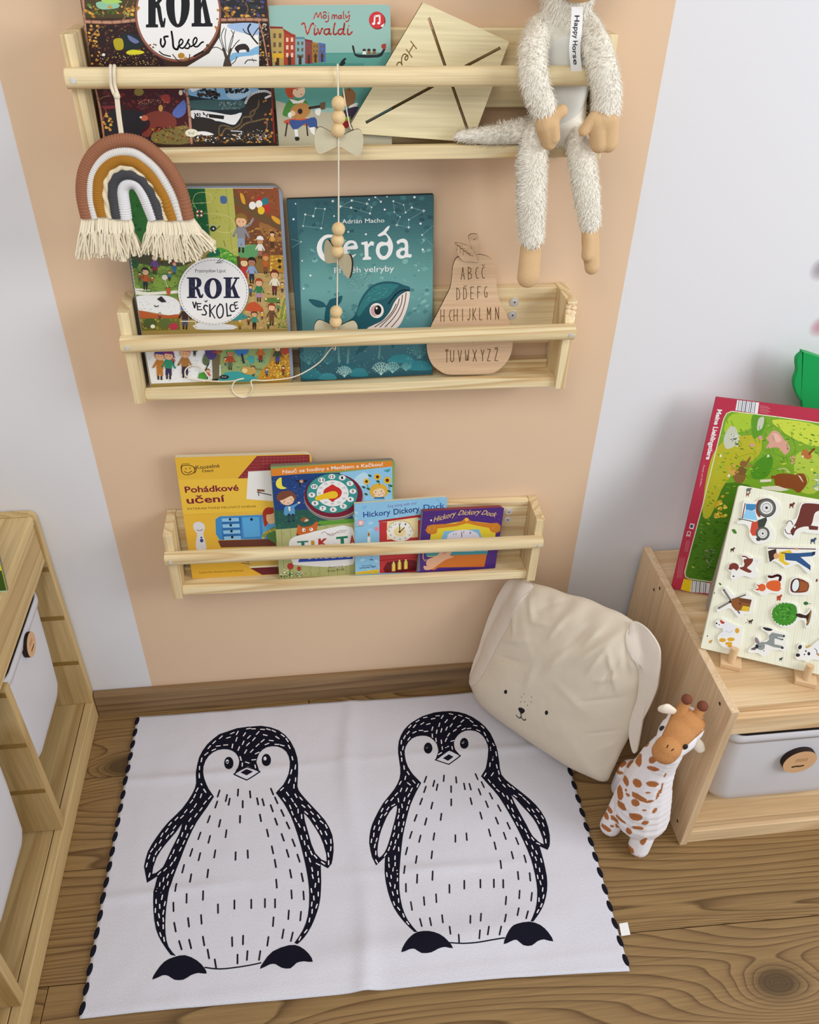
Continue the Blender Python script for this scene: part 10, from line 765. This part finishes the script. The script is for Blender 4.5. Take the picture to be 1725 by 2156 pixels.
# book standing on the left unit
fr = FRD['leftbook']; r = thing('board_book', 'yellow and green book standing on the left pine unit', 'book', mat=frame_mat(fr, -.0035))
MB().prism(rrect(0, 0, fr['w'], fr['h'], .004, '0000'), .0012, .009, 1).build('pages', plain('grey_edge', '77776c', .7), r); MB().box(0, 0, 0, fr['w'], .0012, fr['h']).build('cover', plain('cover_lb', 'c8c020', .4), r)
art('leftbook', r, fr['w'], fr['h'], 0, 0)
# ================================================================== puzzles on the right unit
fr = FRD['red']; r = thing('frame_puzzle', 'red-framed green farm animal picture puzzle leaning sideways against the wall', 'puzzle', mat=frame_mat(fr))
MB().box(0, 0, 0, fr['w'], fr['t'], fr['h']).build('frame_board', plain('red_board', 'a82c40', .45), r, bevel=.0006, seg=1); art('red', r, fr['w'], fr['h'], name='puzzle_picture')
fr = FRD['grey']; r = thing('grey_board', 'flat grey rounded board squeezed between the two puzzles', 'board', mat=frame_mat(fr))
MB().prism(rrect(0, 0, fr['w'], fr['h'], .012), 0, .012, 1).build('slab', plain('grey_plastic', 'a09a94', .5), r, bevel=.002)
fr = FRD['farm']; r = thing('farm_puzzle', 'cream wooden inset puzzle with farm animals, tractor, windmill and tree', 'puzzle', mat=frame_mat(fr))
MB().prism(rrect(0, 0, fr['w'], fr['h'], .005), 0, fr['t'], 1).build('board', plain('cream_board', 'eeeed6', .5), r, bevel=.0008, seg=1); art('farm', r, fr['w'], fr['h'], name='board_print', box=(8, 8, fr['w']*1e4-8, fr['h']*1e4-8))
for lab, out, shapes in PIECES:
    pts = catmull(geo_pts(out, 0), True, 3); pts = [(min(fr['w']-.004, x), z) for x, z in pts]; mb = MB(); mb.cur = lin('f1efe4'); mb.plate(pts, [], -.0030, -.0003)
    ink = Ink(20, 20, fr['w']*1e4-40, fr['h']*1e4-20); ink.draw(shapes); ink.mesh(mb, lambda a, b, l: (a, -.0030-l, b)); mb.build('puzzle_piece', PRINT, r, col=True, label=lab+' piece with white rim')
U_ = Vector(fr['U']); N_ = Vector((fr['N'][0], fr['N'][1], 0)).normalized(); back = -N_
for k, (c, lab) in enumerate(((Vector((.6932,-.3309,.379)), 'left wooden peg foot holding the cream farm puzzle'), (Vector((.8052,-.381,.379)), 'right wooden peg foot holding the cream farm puzzle'))):
    Of = Vector(fr['O']); sU = (c-Of).dot(U_); c = Of+U_*sU+N_*.0195
    r = thing('puzzle_stand', lab, 'stand', (c.x, c.y, .3788), (0, 0, math.atan2(U_.y, U_.x)), 'peg feet under the farm puzzle')
    MB().box(-.0175, 0, 0, .0175, .115, .0095).build('foot', plain('stand_wood', 'd4b48c', .6), r, bevel=.0012)
    MB().tube([(0, .0110, .009), (0, .0165, .036)], .0065, 14)  .build('peg', plain('stand_wood', 'd4b48c'), r, smooth=False)
# green toy behind the red puzzle
r = thing('green_toy', 'bright green flat rounded toy board behind the red puzzle', 'toy', (.92, -.06, .3790))
q = [(.8255,.8396),(.8175,.8376),(.8114,.8297),(.8132,.8188),(.8188,.8039),(.8192,.789),(.8219,.7777),(.8304,.7621),(.8436,.7461),(.8518,.732),(.9,.6),(.885,.45),(.89,.3795),(1.05,.3795),(1.06,.5),(1.08,.66),(1.11,.74),(1.08,.8),(1.02,.815),(.96,.8),(.925,.805)]
MB().prism(catmull(q, True, 4), -.062, -.052, 1).build('board', plain('green_plastic', '12984e', .4), r, bevel=.0015); settle(r)
for c, rad, col, lab in (((.8763,-.001,.8558), .022, 'd898a4', 'soft pink wall sticker spot just above the green toy'), ((.8443,-.001,.9599), .024, 'a89aa4', 'soft mauve wall sticker spot above the pink one')):
    n = 28; o = MB().add([(rad*math.cos(6.2832*k/n)*.9, 0, rad*1.1*math.sin(6.2832*k/n)) for k in range(n)], [tuple(range(n))]).build('wall_sticker', plain('x', 'ffffff')); o.location = c
    t = NT('sticker_'+col, .8, .1); tc = t.n('ShaderNodeTexCoord'); ln = t.n('ShaderNodeVectorMath', operation='LENGTH'); t.l(tc, 'Object', ln, 0); rp = t.ramp([(.1*rad/.025, (.75, .75, .75, 1)), (.95, (0, 0, 0, 1))])
    dv = t.n('ShaderNodeMath', operation='DIVIDE'); dv.inputs[1].default_value = rad; t.l(ln, 'Value', dv, 0); t.l(dv, 0, rp, 0); t.l(rp, 0, t.b, 'Alpha'); t.b.inputs['Base Color'].default_value = lin(col); o.data.materials.clear(); o.data.materials.append(t.m); tag(o, lab, 'wall sticker')
